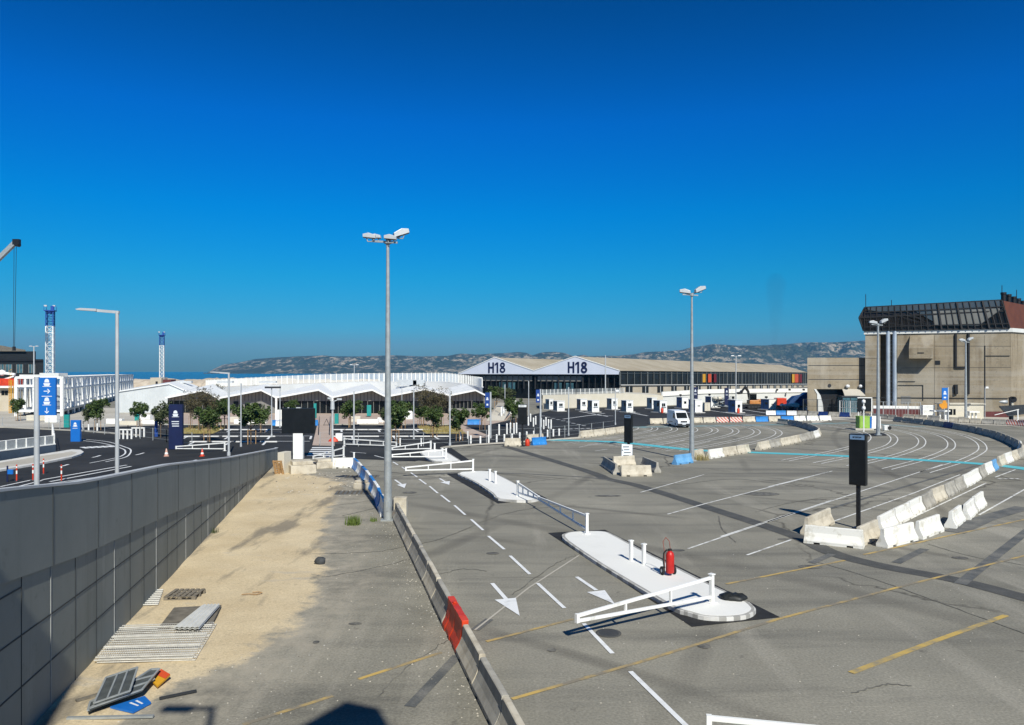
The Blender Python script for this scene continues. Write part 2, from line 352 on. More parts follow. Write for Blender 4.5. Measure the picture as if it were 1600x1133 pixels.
M_BARK = M('bark', (.12,.085,.055), .9, var=.3)
M_STAKE = M('wooden_stake', (.38,.24,.12), .8, var=.2)
M_WOOD = M('weathered_wood', (.13,.115,.09), .85, col2=(.24,.21,.165), scale=4, stretch=(1,6,1))
M_WOODP = M('new_pine_wood', (.42,.26,.12), .8, var=.2, scale=4)
M_STRAW = M('dry_grass', (.24,.19,.06), .9, col2=(.36,.30,.12), scale=2)
M_TUFT = M('green_grass_blade', (.10,.15,.025), .7, var=.3, scale=3)
M_TYRE = M('rubber', (.015,.015,.016), .75, var=.2)
M_RUBBER = M('black_bag', (.018,.020,.020), .5, var=.4, scale=6)
M_VAN = M('van_white', (.74,.76,.78), .3, var=.02, spec=.5)
M_PLASTIC = M('dark_plastic', (.03,.032,.035), .5, var=.2)
M_ORANGE = M('orange_paint', (.48,.18,.04), .5, col2=(.58,.27,.09), scale=1.5)
M_OCHRE = M('yellow_orange_panel', (.62,.32,.02), .5, var=.05)
M_ORED = M('orange_red_panel', (.60,.08,.02), .5, var=.05)
M_DRED = M('dark_red_panel', (.16,.005,.008), .5, var=.05)
M_LIME = M('lime_green_panel', (.27,.46,.07), .55, var=.08)
M_MAROON = M('maroon_wall', (.12,.035,.035), .8, var=.15)
M_ROCK = M('breakwater_rock', (.38,.31,.23), .92, col2=(.52,.45,.36), scale=.3)
M_TOWERB = M('tower_blue', (.01,.06,.30), .5, var=.1)
M_FENCE = M('grey_wire', (.42,.44,.44), .5, .3)
M_DFENCE = M('dark_fence', (.035,.042,.048), .6, var=.2)
M_PALESHEET = M('grey_white_sheet', (.50,.50,.47), .5, col2=(.62,.62,.59), scale=2, det=8)
M_MESHG = M('galvanised_mesh', (.58,.57,.53), .5, .1, var=.15, scale=5)
M_PLY = M('dirty_plywood', (.15,.135,.11), .85, var=.3, scale=3)
M_SBACK = M('grey_sign_back', (.085,.095,.095), .5, .2, var=.2, scale=4)
g = N('red_white_stripe'); wv = g.t.nodes.new('ShaderNodeTexWave'); wv.bands_direction = 'DIAGONAL'; wv.inputs['Scale'].default_value = .85
g.t.links.new(g.pos, wv.inputs[0]); c = g.mix(g.rng(wv.outputs['Fac'], .45, .55), (.62,.58,.52), (.50,.10,.07)); c = g.mix(g.rng(g.noise(4, 5), .5, .7, 0, .6), c, (.6,.54,.47)); M_STRIPE = g.fin(c, .8)

# ------------------------------------------------------------------ ground and water
m = MB(); m.sheet([(-900,-120),(900,-120),(5200,3300),(5200,4500),(420,4300),(150,520),(-60,440),(-900,400)], 0); struct(m.build('ground', M_ASPH))
m = MB(); m.sheet([(-30000,-200),(30000,-200),(30000,60000),(-30000,60000)], -2.5); struct(m.build('sea', M_SEA))
# new black asphalt of the car park and of the kiosk lanes
pl = [G(520,716), G(600,719), G(648,721), G(690,711), G(702,699), G(850,691.5), G(905,684), G(950,677), G(1000,668), G(1030,661), G(1130,656), G(1280,653), G(1292,646),
      (150,190), (45,188), (10,170), W(790,128), W(760,118.5), W(270,118.5), W(130,113), (-150,108), (-150,50), (-26.5,50), (-22,72)]
m = MB(); m.sheet(pl, .004); struct(m.build('car_park_road', M_BLACK))
# plaza in front of the terminal, its walkway and the diagonal footpath
m = MB(); m.sheet([W(270,118.5), W(705,118.5), W(762,118.5), W(790,128), W(800,150), W(760,172), W(200,172), W(240,150)], .008); struct(m.build('plaza', M_PLAZA))
m = MB(); m.sheet([(-150,108), W(130,113), W(270,118.5), W(240,150), W(200,172), (-260,230), (-320,200)], .010); struct(m.build('quay_paving', M_PALEC))
m = MB(); m.sheet([G(496,662), G(520,662), G(523,697), G(488,696)], .012); m.sheet([G(704,663), G(716,661.5), G(770,683), G(738,684.5)], .012); struct(m.build('footpath', M_PLAZA))
m = MB(); m.sheet([W(1255,190), W(1270,120), G(1300,656), G(1380,658), G(1450,661), G(1640,668), (190,150), (200,230)], .006); struct(m.build('side_road', M_PALEC))
# sand strip at the foot of the long wall
spx = [(428,737),(470,739),(512,747),(536,754),(520,790),(506,815),(501,850),(497,880),(500,903),(490,935),(470,960),(440,985),(395,1018),(350,1043),(290,1062),(255,1088),(170,1135),(60,1180)]
spoly = [G(*p) for p in spx]+[(-14.5,14),(-16,30),(-21.5,60),(-22.5,68)]
def sdist(p, poly):
    ins = False; best = 1e9; n = len(poly); x, y = p
    for i in range(n):
        (x1, y1), (x2, y2) = poly[i], poly[(i+1) % n]
        if (y1 > y) != (y2 > y) and x < (x2-x1)*(y-y1)/(y2-y1)+x1: ins = not ins
        dx, dy = x2-x1, y2-y1; t = max(0, min(1, ((x-x1)*dx+(y-y1)*dy)/(dx*dx+dy*dy+1e-9)))
        best = min(best, math.hypot(x-x1-t*dx, y-y1-t*dy))
    return best if ins else -best
m = MB(); nx, ny = 70, 190; x0, x1, y0, y1 = -24., -2.5, 13., 71.; sv = []
for j in range(ny+1):
    for i in range(nx+1):
        y = y0+(y1-y0)*j/ny; x = x0+(-.5-.246*(y-17.7)-x0)*i/nx
        s = sdist((x, y), spoly); sv.append(s)
        z = .006+max(0, min(s, .8))*.05*(.6+noise.noise((x*.6, y*.6, 0)))+max(0, noise.noise((x*1.7, y*1.7, 3)))*.02*(s > 0)
        m.v.append((x, y, z))
for j in range(ny):
    for i in range(nx):
        a = j*(nx+1)+i; m.f.append([a, a+1, a+nx+2, a+nx+1]); m.m.append(0); m.sm.append(True)
so_ = struct(m.build('sand_strip', M_SAND)); atr = so_.data.attributes.new('sand', 'FLOAT', 'POINT')
for i, s in enumerate(sv): atr.data[i].value = s

# ------------------------------------------------------------------ road markings
def catmull(p, k=8):
    q = [p[0]]+list(p)+[p[-1]]; o = []
    for i in range(1, len(q)-2):
        for j in range(k):
            t = j/k; a, b, c, d = (Vector(v) for v in q[i-1:i+3])
            o.append(tuple(.5*((2*b)+(c-a)*t+(2*a-5*b+4*c-d)*t*t+(3*b-a-3*c+d)*t**3)))
    return o+[tuple(p[-1])]
def offset(p, d):
    o = []
    for i in range(len(p)):
        a = Vector(p[max(i-1, 0)]); b = Vector(p[min(i+1, len(p)-1)]); t = (b-a).normalized(); o.append((p[i][0]-t.y*d, p[i][1]+t.x*d))
    return o
m = MB()
cb = catmull([(33.9,62.3),(41.6,70.3),(47.1,76.9),(50.7,82),(54.8,89.4),(58,97),(59.7,104),(60.3,112),(59.6,120)])
for k in range(5):
    for dd in (0, .74): m.strip(offset(cb, k*2.95+dd), .13, .020)
ca_ = catmull([(20.2,77.5),(26.4,85.8),(32.3,94.6),(35.8,101.8),(37.6,108.7),(37.9,115),(37.0,119)])
for k in range(8):
    for dd in (0, .8): m.strip(offset(ca_, k*2.78+dd), .12, .020)
for a, b in [((1126,839),(1300,782)),((1075,858),(1240,802)),((1043,804),(1100,788)),((1100,788),(1300,736.5)),((1200,816),(1473,726)),((1300,816),(1430,770)),((1430,770),(1500,742)),((1200,761),(1295,737.5)),
             ((1167,868),(1236,844)),((1425,810),(1541,755)),((1530,805),(1610,760)),((1555,746),(1587,734)),((1000,770),(1100,742)),((1010,700),(1070,688)),((1040,705),(1110,690)),((930,705),(950,702)),((905,699),(975,686))]:
    m.strip([G(*a), G(*b)], .12, .020)
for x in range(4): m.strip([G(1560+x*9, 748.5), G(1565+x*9, 748.3)], .3, .020)
struct(m.build('lane_markings', M_MARK))
m = MB()
for a, b in [((985,1050),(1078,1141)),((912,975),(957,1022)),((840,912),(882,951)),((797,869),(828,898)),((763,838),(788,859)),((736,812),(755,829)),((710,790),(727,805)),((689,774),(703,785)),((671,760),(684,771)),
             ((655,749),(666,757)),((642,739),(652,746)),((628,730),(637,736)),((614,722),(622,727)),((585,712),(600,716)),((547,706.5),(572,708.5))]:
    m.strip([G(*a), G(*b)], .14, .020)
def arrow(a, b, h1, h2, tip, wd=.16):
    m.strip([G(*a), G(*b)], wd, .020); m.sheet([G(*h1), G(*h2), G(*tip)], .021)
arrow((769,912),(791,937),(773,938),(806,935),(812,963)); arrow((901,902),(932,923),(917,926),(945,923),(961,945))
arrow((617,750),(627,757),(620,758),(635,756),(632,763)); arrow((687,748),(697,754),(688,754),(703,752),(702,758))
# markings on the left road
for p, wd in [([(140,724),(180,716),(193,711),(196,706),(190,701),(161,693),(124,688)], .15),([(165,722),(195,715),(203,709),(204,703),(196,699),(168,690.5),(130,686.5)], .15),
          ([(66,750),(198,727)], .25),([(78,753),(205,729)], .25),([(0,768),(66,751)], .2),([(0,761),(60,748)], .2)]:
    m.strip(catmull([G(*q) for q in p]) if len(p) > 2 else [G(*q) for q in p], wd, .020)
for x in range(5): m.sheet([G(124+x*10, 699+x*-.5), G(132+x*10, 698.5+x*-.5), G(141+x*10, 700.5-x*.5), G(133+x*10, 701-x*.5)], .020)
for x, y in ((150,714),(218,710),(100,728)): m.strip([G(x-6, y+1.2), G(x, y), G(x+7, y-2.2)], .22, .020)
# bays of the car park
for py, xa, xb in ((672,300,705),(682.5,290,700),(691,300,480)):
    Y = G(0, py)[1]; x = PX(xa, Y)
    while x < PX(xb, Y):
        if not PX(484, Y) < x < PX(526, Y):
            m.strip([(x, Y), (x+.05, Y-2.9*(2 if py > 680 else 1)*.7), ][::1], .12, .020) if False else m.strip([(x, Y+1), (x+.235*4.6, Y-3.6)], .26, .020)
        x += 2.6*(2 if py < 690 else 1.6)
    m.strip([W(xa, Y+1), W(484, Y+1)], .3, .020)
    if xb > 530: m.strip([W(526, Y+1), W(xb, Y+1)], .3, .020)
m.strip([G(300,676), G(484,676)], .1, .020); m.strip([G(526,687), G(700,687)], .1, .020); m.strip([G(526,676), G(700,676)], .1, .020)
for k in range(5):
    y = 699+k*3; m.sheet([G(488-k*2, y), G(521+k*.4, y), G(521.5+k*.4, y+1.6), G(487-k*2, y+1.6)], .020)
# kiosk lanes
for a, b in [((880,655),(945,646)),((925,649),(958,650)),((985,645),(1012,650)),((1040,646),(1060,640)),((1130,644),(1240,654)),((1105,641),(1180,651)),((1060,650),(1125,652)),((1160,640),(1200,646)),((960,642),(1000,646)),((905,643),(950,651)),((1170,652),(1260,655))]:
    m.strip([G(*a), G(*b)], .35, .020)
for k in range(7): m.strip([G(862+k*9, 671.5-k*.3), G(868+k*9, 671.2-k*.3)], .5, .020)
for k in range(9): m.strip([G(845+k*8, 650+k*1.9), G(851+k*8, 650.3+k*1.9)], .5, .020)
struct(m.build('white_markings', M_MARK2))
m = MB()
for p in [[(1135,913),(1320,876)],[(1350,867),(1480,838),(1620,808)],[(560,1062),(690,1020)],[(760,1003),(895,968)],[(800,1093),(1000,1035),(1215,968),(1415,915),(1620,864)],[(380,1133),(520,1088)]]:
    m.strip([G(*q) for q in p], .14, .016)
struct(m.build('faded_yellow_lines', M_YEL))
m = MB(); m.strip([G(1330,1052), G(1450,1006), G(1572,962)], .20, .016); struct(m.build('yellow_line', M_YEL2))
m = MB(); m.strip(catmull([G(838,687.5), G(905,689), G(975,692), G(1080,703), G(1180,707.5), G(1330,713.5), G(1530,725), G(1625,736)]), 1.6, .024); struct(m.build('turquoise_line', M_TEAL))
m = MB(); m.strip([G(985,668), G(1090,666), G(1200,664), G(1330,661), G(1440,667)], 3.0, .012); struct(m.build('faded_turquoise_band', M_TEAL2))
m = MB(); m.strip(catmull([G(788,697), G(916,736), G(947,748), G(1000,760), G(1124,799), G(1243,838), G(1300,864), G(1375,884), G(1500,908), G(1640,945)]), .95, .012); struct(m.build('asphalt_repair_seam', M_SEAM))
m = MB()
for p, wd in [([(640,1105),(715,1025)], .30),([(742,985),(765,968)], .30),([(1500,913),(1620,818)], .45),([(1268,880),(1300,866)], .35),([(1400,880),(1445,858)], .4),([(740,738),(830,741),(920,746),(960,752)], .30),([(1280,800),(1620,700)], .25),([(1490,832),(1540,810),(1600,793)], 1.0)]:
    m.strip([G(*q) for q in p], wd, .0135)
struct(m.build('asphalt_repair_strips', M_SEAM2))
m = MB(); random.seed(19)
def crack(px, wd=.05, jit=.10):
    P = catmull([G(*q) for q in px], 10); m.strip([(x+random.gauss(0,jit)*.5, y+random.gauss(0,jit)) for x, y in P], wd, .0139)
for p, wd, j in [([(1275,878),(1350,900),(1450,935),(1620,998)], .05, .04),([(1123,806),(1128,826),(1150,848)], .06, .02),([(600,746),(690,740),(800,742),(930,752)], .09, .12),([(425,867),(500,866),(590,862),(640,852)], .06, .05),([(535,806),(575,797),(622,783)], .10, .08),([(640,854),(700,838),(800,800),(900,790)], .06, .06),
                 ([(480,905),(560,893),(650,872)], .05, .06),([(900,868),(870,880),(800,930)], .04, .05),([(590,1090),(640,1040),(700,1000)], .04, .06),([(1330,1083),(1385,1070),(1425,1073)], .05, .03),([(1000,760),(1060,757),(1150,749),(1240,760)], .07, .08),([(1180,800),(1270,780),(1400,774)], .06, .07),([(660,905),(720,890),(760,893)], .05, .04),([(1450,850),(1520,870),(1620,886)], .05, .06)]: crack(p, wd, j)
struct(m.build('asphalt_cracks', M('asphalt_crack', (.10,.096,.083), .9, col2=(.19,.182,.155), scale=1.4, lo=.42, hi=.6, rnd=False)))
m = MB()
for px, py, a, b in [(905,961,.10,.05),(862,1016,.14,.07),(1500,872,.35,.12),(1266,886,.5,.14),(1225,843,.3,.1),(1435,846,.4,.1),(950,775,.9,.16),(1190,772,1.2,.35),(640,770,.5,.2),(1060,860,.3,.1),(770,865,.3,.1),(555,975,.22,.06),(494,1004,.10,.06),(1100,1010,.2,.1)]:
    x, y = G(px, py); m.sheet([(x+a*(1+.35*noise.noise((k,px,0)))*math.cos(k*.449), y+b*2.2*(1+.35*noise.noise((k,px,3)))*math.sin(k*.449)) for k in range(14)], .0141)
struct(m.build('oil_stains', M('oil_stain', (.075,.073,.066), .8, col2=(.19,.18,.152), scale=2.2, lo=.40, hi=.62, det=8, rnd=False)))
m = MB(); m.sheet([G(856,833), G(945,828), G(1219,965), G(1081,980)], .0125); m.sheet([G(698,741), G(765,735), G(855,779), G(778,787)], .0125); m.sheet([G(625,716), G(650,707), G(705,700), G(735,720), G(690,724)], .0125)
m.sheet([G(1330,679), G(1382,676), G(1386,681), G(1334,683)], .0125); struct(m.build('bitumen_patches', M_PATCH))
m = MB()
for a, b in [((905,868),(826,919)),((826,919),(742,985))]: m.strip([G(*a), G(*b)], .07, .0145)
struct(m.build('pale_seam', M_SAND if False else M_PALEC))
# round drain cover in the lane
c0 = G(951,990); m = MB(); m.lathe([(.0,.022),(.34,.022),(.40,.022),(.40,.012)], (c0[0], c0[1], 0), 24, 0)
for k in range(-3, 4): m.box((c0[0], c0[1]+k*.1, .025), (.62*math.sqrt(max(.05, 1-(k/3.6)**2)), .03, .008), 0, 1)
tag(m.build('manhole_cover', [M_SEAM, M_PLASTIC]), 'round rusty manhole cover beside the foreground height gate', 'manhole cover')
for nm, a, lb in (('drain_grate',(566,745),'square brown drain grate between the sand and the blue and white barriers'),('drain_grate',(555,770),'worn rectangular drain grate nearer the tall mast, in the grey asphalt')):
    c0 = G(*a); m = MB(); m.box((0,0,.02), (2.6,1.6,.02), .1); 
    for k in range(8): m.box((-1.1+k*.31, 0, .035), (.1,1.4,.014), .1, 1)
    tag(m.build(nm, [M_SEAM2, M_LEAFB], None, (c0[0], c0[1], 0)), lb, 'drain grate')

# ------------------------------------------------------------------ hills
prof = [(322,584),(334,576.5),(348,570),(376,566),(399,561),(432,558.5),(458,557),(503,555.4),(520,556.5),(561,557),(614,555),(660,557),(700,556),(720,552.5),(740,554),(765,553),(810,550),(822,551),(832,555),(845,551),(860,550),(867,549.7),(883,551.6),(897,556.7),(911,554.4),(921,556.7),(942,556),(965,556),(991,553.4),(1010,549.7),(1040,549),(1065,547),(1079,543),(1116,537.7),(1152,539.7),(1190,539.7),(1226,538),(1252,535),(1296,535),(1353,532),(1450,530),(1600,533),(1800,540),(2100,552)]
def prof_at(px):
    if px <= prof[0][0]: return 584.2
    for (a, ya), (b, yb) in zip(prof, prof[1:]):
        if a <= px <= b: return ya+(yb-ya)*(px-a)/(b-a)
    return prof[-1][1]
m = MB(); NXH, NYH = 560, 70
for j in range(NYH+1):
    for i in range(NXH+1):
        px = 318+(2000-318)*i/NXH; t = j/NYH; Y = 4300+1500*t; x = PX(px, 5600)*(Y/5600)
        zr = max(2, PZ(prof_at(px)+.5*noise.noise((px*.05, 3, 0))-.0, 5600)); tt = min(1, t/.87)
        sh = tt**.75
        nz = noise.fractal((x*.0028, Y*.0028, 1), .9, 2.2, 6)*.50+noise.noise((x*.012, Y*.006, 7))*.22-abs(noise.noise((x*.005, Y*.0025, 9)))*.35
        z = -2.5+(zr+2.5)*sh*(1+nz*math.sin(math.pi*min(1, tt))*1.0)
        if t > .87: z *= 1-(t-.87)*2.2
        z = min(z, -2.5+(zr+2.5)*(Y/5600)*1.0 if t < .87 else z)
        m.v.append((x, Y, z))
for j in range(NYH):
    for i in range(NXH):
        a = j*(NXH+1)+i; m.f.append([a, a+1, a+NXH+2, a+NXH+1]); m.m.append(0); m.sm.append(False)
struct(m.build('coastal_hills', M_HILL))

# ------------------------------------------------------------------ long grey wall on the left with the ramp behind it
def wx(Y): return -7.53-.1987*Y
def wtop(Y):
    T = [(8,6.45),(16,5.77),(20.6,5.26),(23.8,5.03),(30,4.6),(44.9,3.24),(70,1.26)]
    for (a, za), (b, zb) in zip(T, T[1:]):
        if Y <= b: return za+(zb-za)*(Y-a)/(b-a)
    return T[-1][1]
def wbot(Y): return wtop(Y)-2.0 if Y < 30 else wtop(Y)-2.0+.1*(Y-30)/15
wall = thing('retaining_wall', 'long grey panelled wall with coping running from the left edge beside the sand strip', 'wall')
m = MB(); ys = [9+1.62*k for k in range(39)]; dn = Vector((.1987, 1)).normalized()
nrm = Vector((1, .1987)).normalized()
def wp(Y, off, z): return (wx(Y)+nrm.x*off, Y+nrm.y*off, z)
for a, b in zip(ys, ys[1:]):
    vs = [wp(a,0,-.1), wp(b,0,-.1), wp(b,0,max(.2,wbot(b))), wp(a,0,max(.2,wbot(a))), wp(a,-.35,-.1), wp(b,-.35,-.1), wp(b,-.35,max(.2,wbot(b))), wp(a,-.35,max(.2,wbot(a)))]
    m.add(vs, [(0,1,2,3),(5,4,7,6),(3,2,6,7)])
m.build('lower_panels', M_RETW, wall, recalc=False)
m = MB()
for a, b in zip(ys, ys[1:]):
    za, zb = max(.15, wbot(a)), max(.15, wbot(b))
    vs = [wp(a,.05,za), wp(b,.05,zb), wp(b,.05,wtop(b)-.06), wp(a,.05,wtop(a)-.06), wp(a,-.12,za), wp(b,-.12,zb), wp(b,-.12,wtop(b)-.06), wp(a,-.12,wtop(a)-.06)]
    m.add(vs, [(0,1,2,3),(5,4,7,6),(0,4,5,1)])
m.build('upper_screen', M_UPW, wall, recalc=False)
m = MB()
for a, b in zip(ys, ys[1:]):
    vs = [wp(a,.08,wtop(a)-.06), wp(b,.08,wtop(b)-.06), wp(b,.08,wtop(b)), wp(a,.08,wtop(a)), wp(a,-.18,wtop(a)-.06), wp(b,-.18,wtop(b)-.06), wp(b,-.18,wtop(b)), wp(a,-.18,wtop(a))]
    m.add(vs, [(0,1,2,3),(5,4,7,6),(3,2,6,7),(0,4,5,1)])
m.build('coping', M_COPE, wall, recalc=False)
m = MB()
def gz(k, Y): return [3.95-.032*Y, 2.74-.024*Y, 1.42-.014*Y][k]
for k in range(3):
    for a, b in zip(ys, ys[1:]):
        if gz(k, b) < wbot(b)-.12 and gz(k, b) > .05: m.bar(wp(a,.002,gz(k,a)), wp(b,.002,gz(k,b)), .02, .032)
for i, y in enumerate(ys):
    if i % 3: m.bar(wp(y,.002,0), wp(y,.002,max(.2,wbot(y))-.02), .02, .015)
for i, y in enumerate(ys):
    if i % 2 == 0: m.bar(wp(y,.052,wbot(y)+.02), wp(y,.052,wtop(y)-.08), .025, .01)
m.build('panel_joints', M_GROOVE, wall)
m = MB()
for i, y in enumerate(ys):
    if i % 3 == 0: m.bar(wp(y,.003,0), wp(y,.003,max(.2,wbot(y))-.02), .022, .015)
m.build('pale_joints', M_GROOVW, wall)
m = MB()
for a, b in zip(ys, ys[1:]):
    vs = [wp(a,-.36,wtop(a)-1.0), wp(b,-.36,wtop(b)-1.0), wp(b,-7.2,wtop(b)-1.0), wp(a,-7.2,wtop(a)-1.0), wp(a,-7.2,-.05), wp(b,-7.2,-.05)]
    m.add(vs, [(0,3,2,1),(3,4,5,2)])
struct(m.build('access_ramp', M_BLACK))
m = MB()
for a, b in zip(ys, ys[1:]): m.add([wp(a,-.9,wtop(a)-.985), wp(b,-.9,wtop(b)-.985), wp(b,-1.05,wtop(b)-.985), wp(a,-1.05,wtop(a)-.985)], [(0,3,2,1)])
for a, b in zip(ys, ys[1:]): m.add([wp(a,-6.9,wtop(a)-.985), wp(b,-6.9,wtop(b)-.985), wp(b,-7.1,wtop(b)-.985), wp(a,-7.1,wtop(a)-.985)], [(0,3,2,1)])
struct(m.build('ramp_edge_lines', M_MARK2))
def rampz(Y): return wtop(Y)-1.0

# ------------------------------------------------------------------ terminal with folded white roofs
term = thing('ferry_terminal', 'low ferry terminal with folded white gable roofs and dark glazed front across the plaza', 'terminal building')
ux, uy = -.225, 1.0
def dep(p, d): return (p[0]+ux*d, p[1]+uy*d)
bays = [(258,316.5,341,151,620.5,609,621),(341,408,431,150,621,608.5,620),(431,497.5,519,149,620,608,619.5),(519,581.5,603,149,619.5,608,618.6),(603,664,702.5,149,618.6,607,616.5),(702.5,743,759,149,616.5,608.5,616.5)]
def roof_poly(mb, A, B, dA, th=.32):
    """roof plane from eave point A to ridge B, depth vectors"""
    (x1,y1,z1),(x2,y2,z2) = A, B; (u1,v1,w1),(u2,v2,w2) = dA
    vs = [(x1,y1,z1),(x2,y2,z2),(x2+u2,y2+v2,z2+w2),(x1+u1,y1+v1,z1+w1)]; vs += [(a,b,c-th) for a,b,c in vs]
    mb.add(vs, [(0,1,2,3),(7,6,5,4),(0,4,5,1),(1,5,6,2),(2,6,7,3),(3,7,4,0)])
for i, (xa, xp, xb, Y, ya, yp, yb) in enumerate(bays):
    A = (*W(xa, Y), PZ(ya, Y)); P = (*W(xp, Y), PZ(yp, Y)); B = (*W(xb, Y), PZ(yb, Y)); D = 13
    de = (ux*D, uy*D, .55); dr = (ux*D, uy*D, .95)
    m = MB(); roof_poly(m, A, P, (de, dr)); roof_poly(m, P, B, (dr, de))
    rf = m.build('roof', M_ROOFW, term)
    m = MB(); k = 5 if xp-xa > 50 else 3
    for j in range(1, k):
        t = j/k; q = tuple(A[n]+(P[n]-A[n])*t for n in range(3)); m.bar((q[0]+ux*.3, q[1]+.3, q[2]+.03), (q[0]+ux*D, q[1]+D, q[2]+.03+.55+.4*t), .12, .10)
    m.build('roof_seam', M_ROOFW, rf)
    fy = 2.2; f = lambda p, dz: (p[0]+ux*fy, p[1]+fy, dz)
    gt = 2.45
    # cladding gable above the glazing
    a_, p_, b_ = f(A, A[2]-.30), f(P, P[2]-.30), f(B, B[2]-.30); al, bl = f(A, gt), f(B, gt); lowg = 0 if i not in (0, 5) else 1
    m = MB(); vs = [al, bl, b_, p_, a_]; m.add(vs+[(x, y+.3, z) for x, y, z in vs], [(0,1,2,3,4),(9,8,7,6,5)]+[(k2, (k2+1) % 5, (k2+1) % 5+5, k2+5) for k2 in range(5)])
    if i in (0, 5, 1):
        a0, b0 = f(A, 0), f(B, 0); hh = 1.0 if i == 5 else (.0 if i == 0 else .02)
        if hh: m.add([(a0[0],a0[1],0),(b0[0],b0[1],0),(b0[0],b0[1],hh),(a0[0],a0[1],hh),(a0[0],a0[1]+.3,hh),(b0[0],b0[1]+.3,hh)], [(0,1,2,3),(3,2,5,4)])
    m.build('gable_cladding', M_CLAD, term)
    n = max(6, int((xb-xa)/5.5)); m = MB()
    for j in range(1, n):
        t = j/n; x = al[0]+(bl[0]-al[0])*t; y = al[1]+(bl[1]-al[1])*t
        tp = (xp-xa)/(xb-xa); zt = a_[2]+(p_[2]-a_[2])*t/tp if t < tp else p_[2]+(b_[2]-p_[2])*(t-tp)/(1-tp)
        m.bar((x, y-.01, gt+.02), (x, y-.01, zt-.05), .09, .03)
    split_build(m, 'cladding_joint', M_PLASTIC, term)
    z0 = 1.0 if i == 5 else 0.03
    m = MB(); m.add([(al[0],al[1]+.15,z0),(bl[0],bl[1]+.15,z0),(bl[0],bl[1]+.15,gt),(al[0],al[1]+.15,gt)], [(0,1,2,3)])
    win = m.build('glazing', M_GLASS if i != 1 else M_CLAD, term)
    m = MB(); n = 9
    for j in range(n+1):
        t = j/n; m.bar((al[0]+(bl[0]-al[0])*t, al[1]+(bl[1]-al[1])*t+.1, z0), (al[0]+(bl[0]-al[0])*t, al[1]+(bl[1]-al[1])*t+.1, gt), .08, .06)
    m.build('mullions', M_CLAD, win)
    if i == 1:
        m = MB()
        for t in (.28, .48, .68): x = al[0]+(bl[0]-al[0])*t; m.box((x, al[1]+.02, 1.25), (1.0 if t > .3 else .9, .06, 1.3 if t > .3 else 2.2))
        split_build(m, 'window', M_GLASS, term)
    m = MB(); m.box((A[0]+.05, A[1]+.15, (A[2]-.3)/2), (.34, .34, A[2]-.3))
    if i >= 1: m.build('post', M_WPAINT, term)
m = MB(); b0 = (*W(759,149), 0); m.add([dep(b0, 2)+(0,), dep(b0, 13)+(0,), dep(b0, 13)+(3.6,), dep(b0, 2)+(3.4,)], [(0,1,2,3)]); m.build('side_wall', M_CLAD, term)
m = MB(); m.box((*W(640,158), 6.05), (3.2, 2.2, 1.1)); m.box((*W(655,158), 6.0), (2.4, 2.2, 1.0)); m.box((*W(626,160), 6.0), (1.2,1.4,1.0)); split_build(m, 'roof_plant_unit', M_LAMP, term, bevel=.05)
m = MB()
for px, d in ((419,3.4),(352,3.2),(288,3.2)): m.box((*W(px,163), 6.05), (d,1.2,.4), .1)
split_build(m, 'roof_vent', M_LAMP, term)
# white shed at the left end
shed = thing('white_shed', 'white vertically clad shed at the left end of the terminal beyond the young trees', 'shed')
A, P, B = (*W(186,154), PZ(612.5,154)), (*W(265,154), PZ(600.5,154)), (*W(292,154), PZ(612,154)); m = MB()
vs = [(A[0],A[1],0),(B[0],B[1],0),B,P,A]; D = 14
m.add(vs+[(x+ux*D, y+D, z) for x, y, z in vs], [(0,1,2,3,4),(9,8,7,6,5),(0,5,6,1),(1,6,7,2),(0,4,9,5)]); m.build('wall', M_CLADW, shed)
m = MB()
for j in range(1, 26):
    t = j/26; tp = 79/106.; z = A[2]+(P[2]-A[2])*t/tp if t < tp else P[2]+(B[2]-P[2])*(t-tp)/(1-tp); m.bar((A[0]+(B[0]-A[0])*t, A[1]-.02, .1), (A[0]+(B[0]-A[0])*t, A[1]-.02, z-.05), .05, .04)
m.build('wall_ribs', M_CLADW, shed)
m = MB(); o1 = (ux*D, uy*D, .5); up = lambda p: (p[0], p[1]-.3, p[2]+.2); roof_poly(m, up(A), up(P), (o1, o1), .18); roof_poly(m, up(P), up(B), (o1, o1), .18); m.build('roof', M_ROOFW, shed)
# curved viaduct with a picket fence behind the terminal
via = thing('curved_viaduct', 'curved white road viaduct with tall picket fence behind the terminal roofs', 'viaduct')
vp = catmull([W(322,205), W(400,192), W(500,184), W(600,179), W(680,173), W(735,166), W(754,160)], 12)
def vtop(i): t = i/(len(vp)-1); px = 800+vp[i][0]*F/vp[i][1]; return PZ((606,602.5,600,597,597,601,606)[min(6, int(t*6+.5))] if False else 597+9*max(0, (560-px)/240)**1.2+(max(0, px-690)/64)**1.5*9, vp[i][1])
m = MB()
for i in range(len(vp)-1):
    a, b = vp[i], vp[i+1]; za, zb = vtop(i), vtop(i+1)
    vs = [(*a, 0), (*b, 0), (*b, zb), (*a, za), (a[0], a[1]+9, za), (b[0], b[1]+9, zb)]; m.add(vs, [(0,1,2,3),(3,2,5,4)])
m.build('parapet_wall', M_ROOFW, via, recalc=False)
m = MB(); mp_ = MB()
for i in range(len(vp)-1):
    a, b = Vector((*vp[i], vtop(i))), Vector((*vp[i+1], vtop(i+1))); hgt = 2.0; L = (b-a).length
    mp_.bar(a, a+Vector((0,0,hgt+.12)), .14)
    for zz in (.15, hgt): m.bar(a+Vector((0,0,zz)), b+Vector((0,0,zz)), .07)
    k = int(L/.28)
    for j in range(k): q = a+(b-a)*((j+.5)/k); m.bar(q+Vector((0,0,.15)), q+Vector((0,0,hgt)), .14, .05)
fe = m.build('fence_pickets', M_WPAINT, via); split_build(mp_, 'fence_post', M_WPAINT, via)

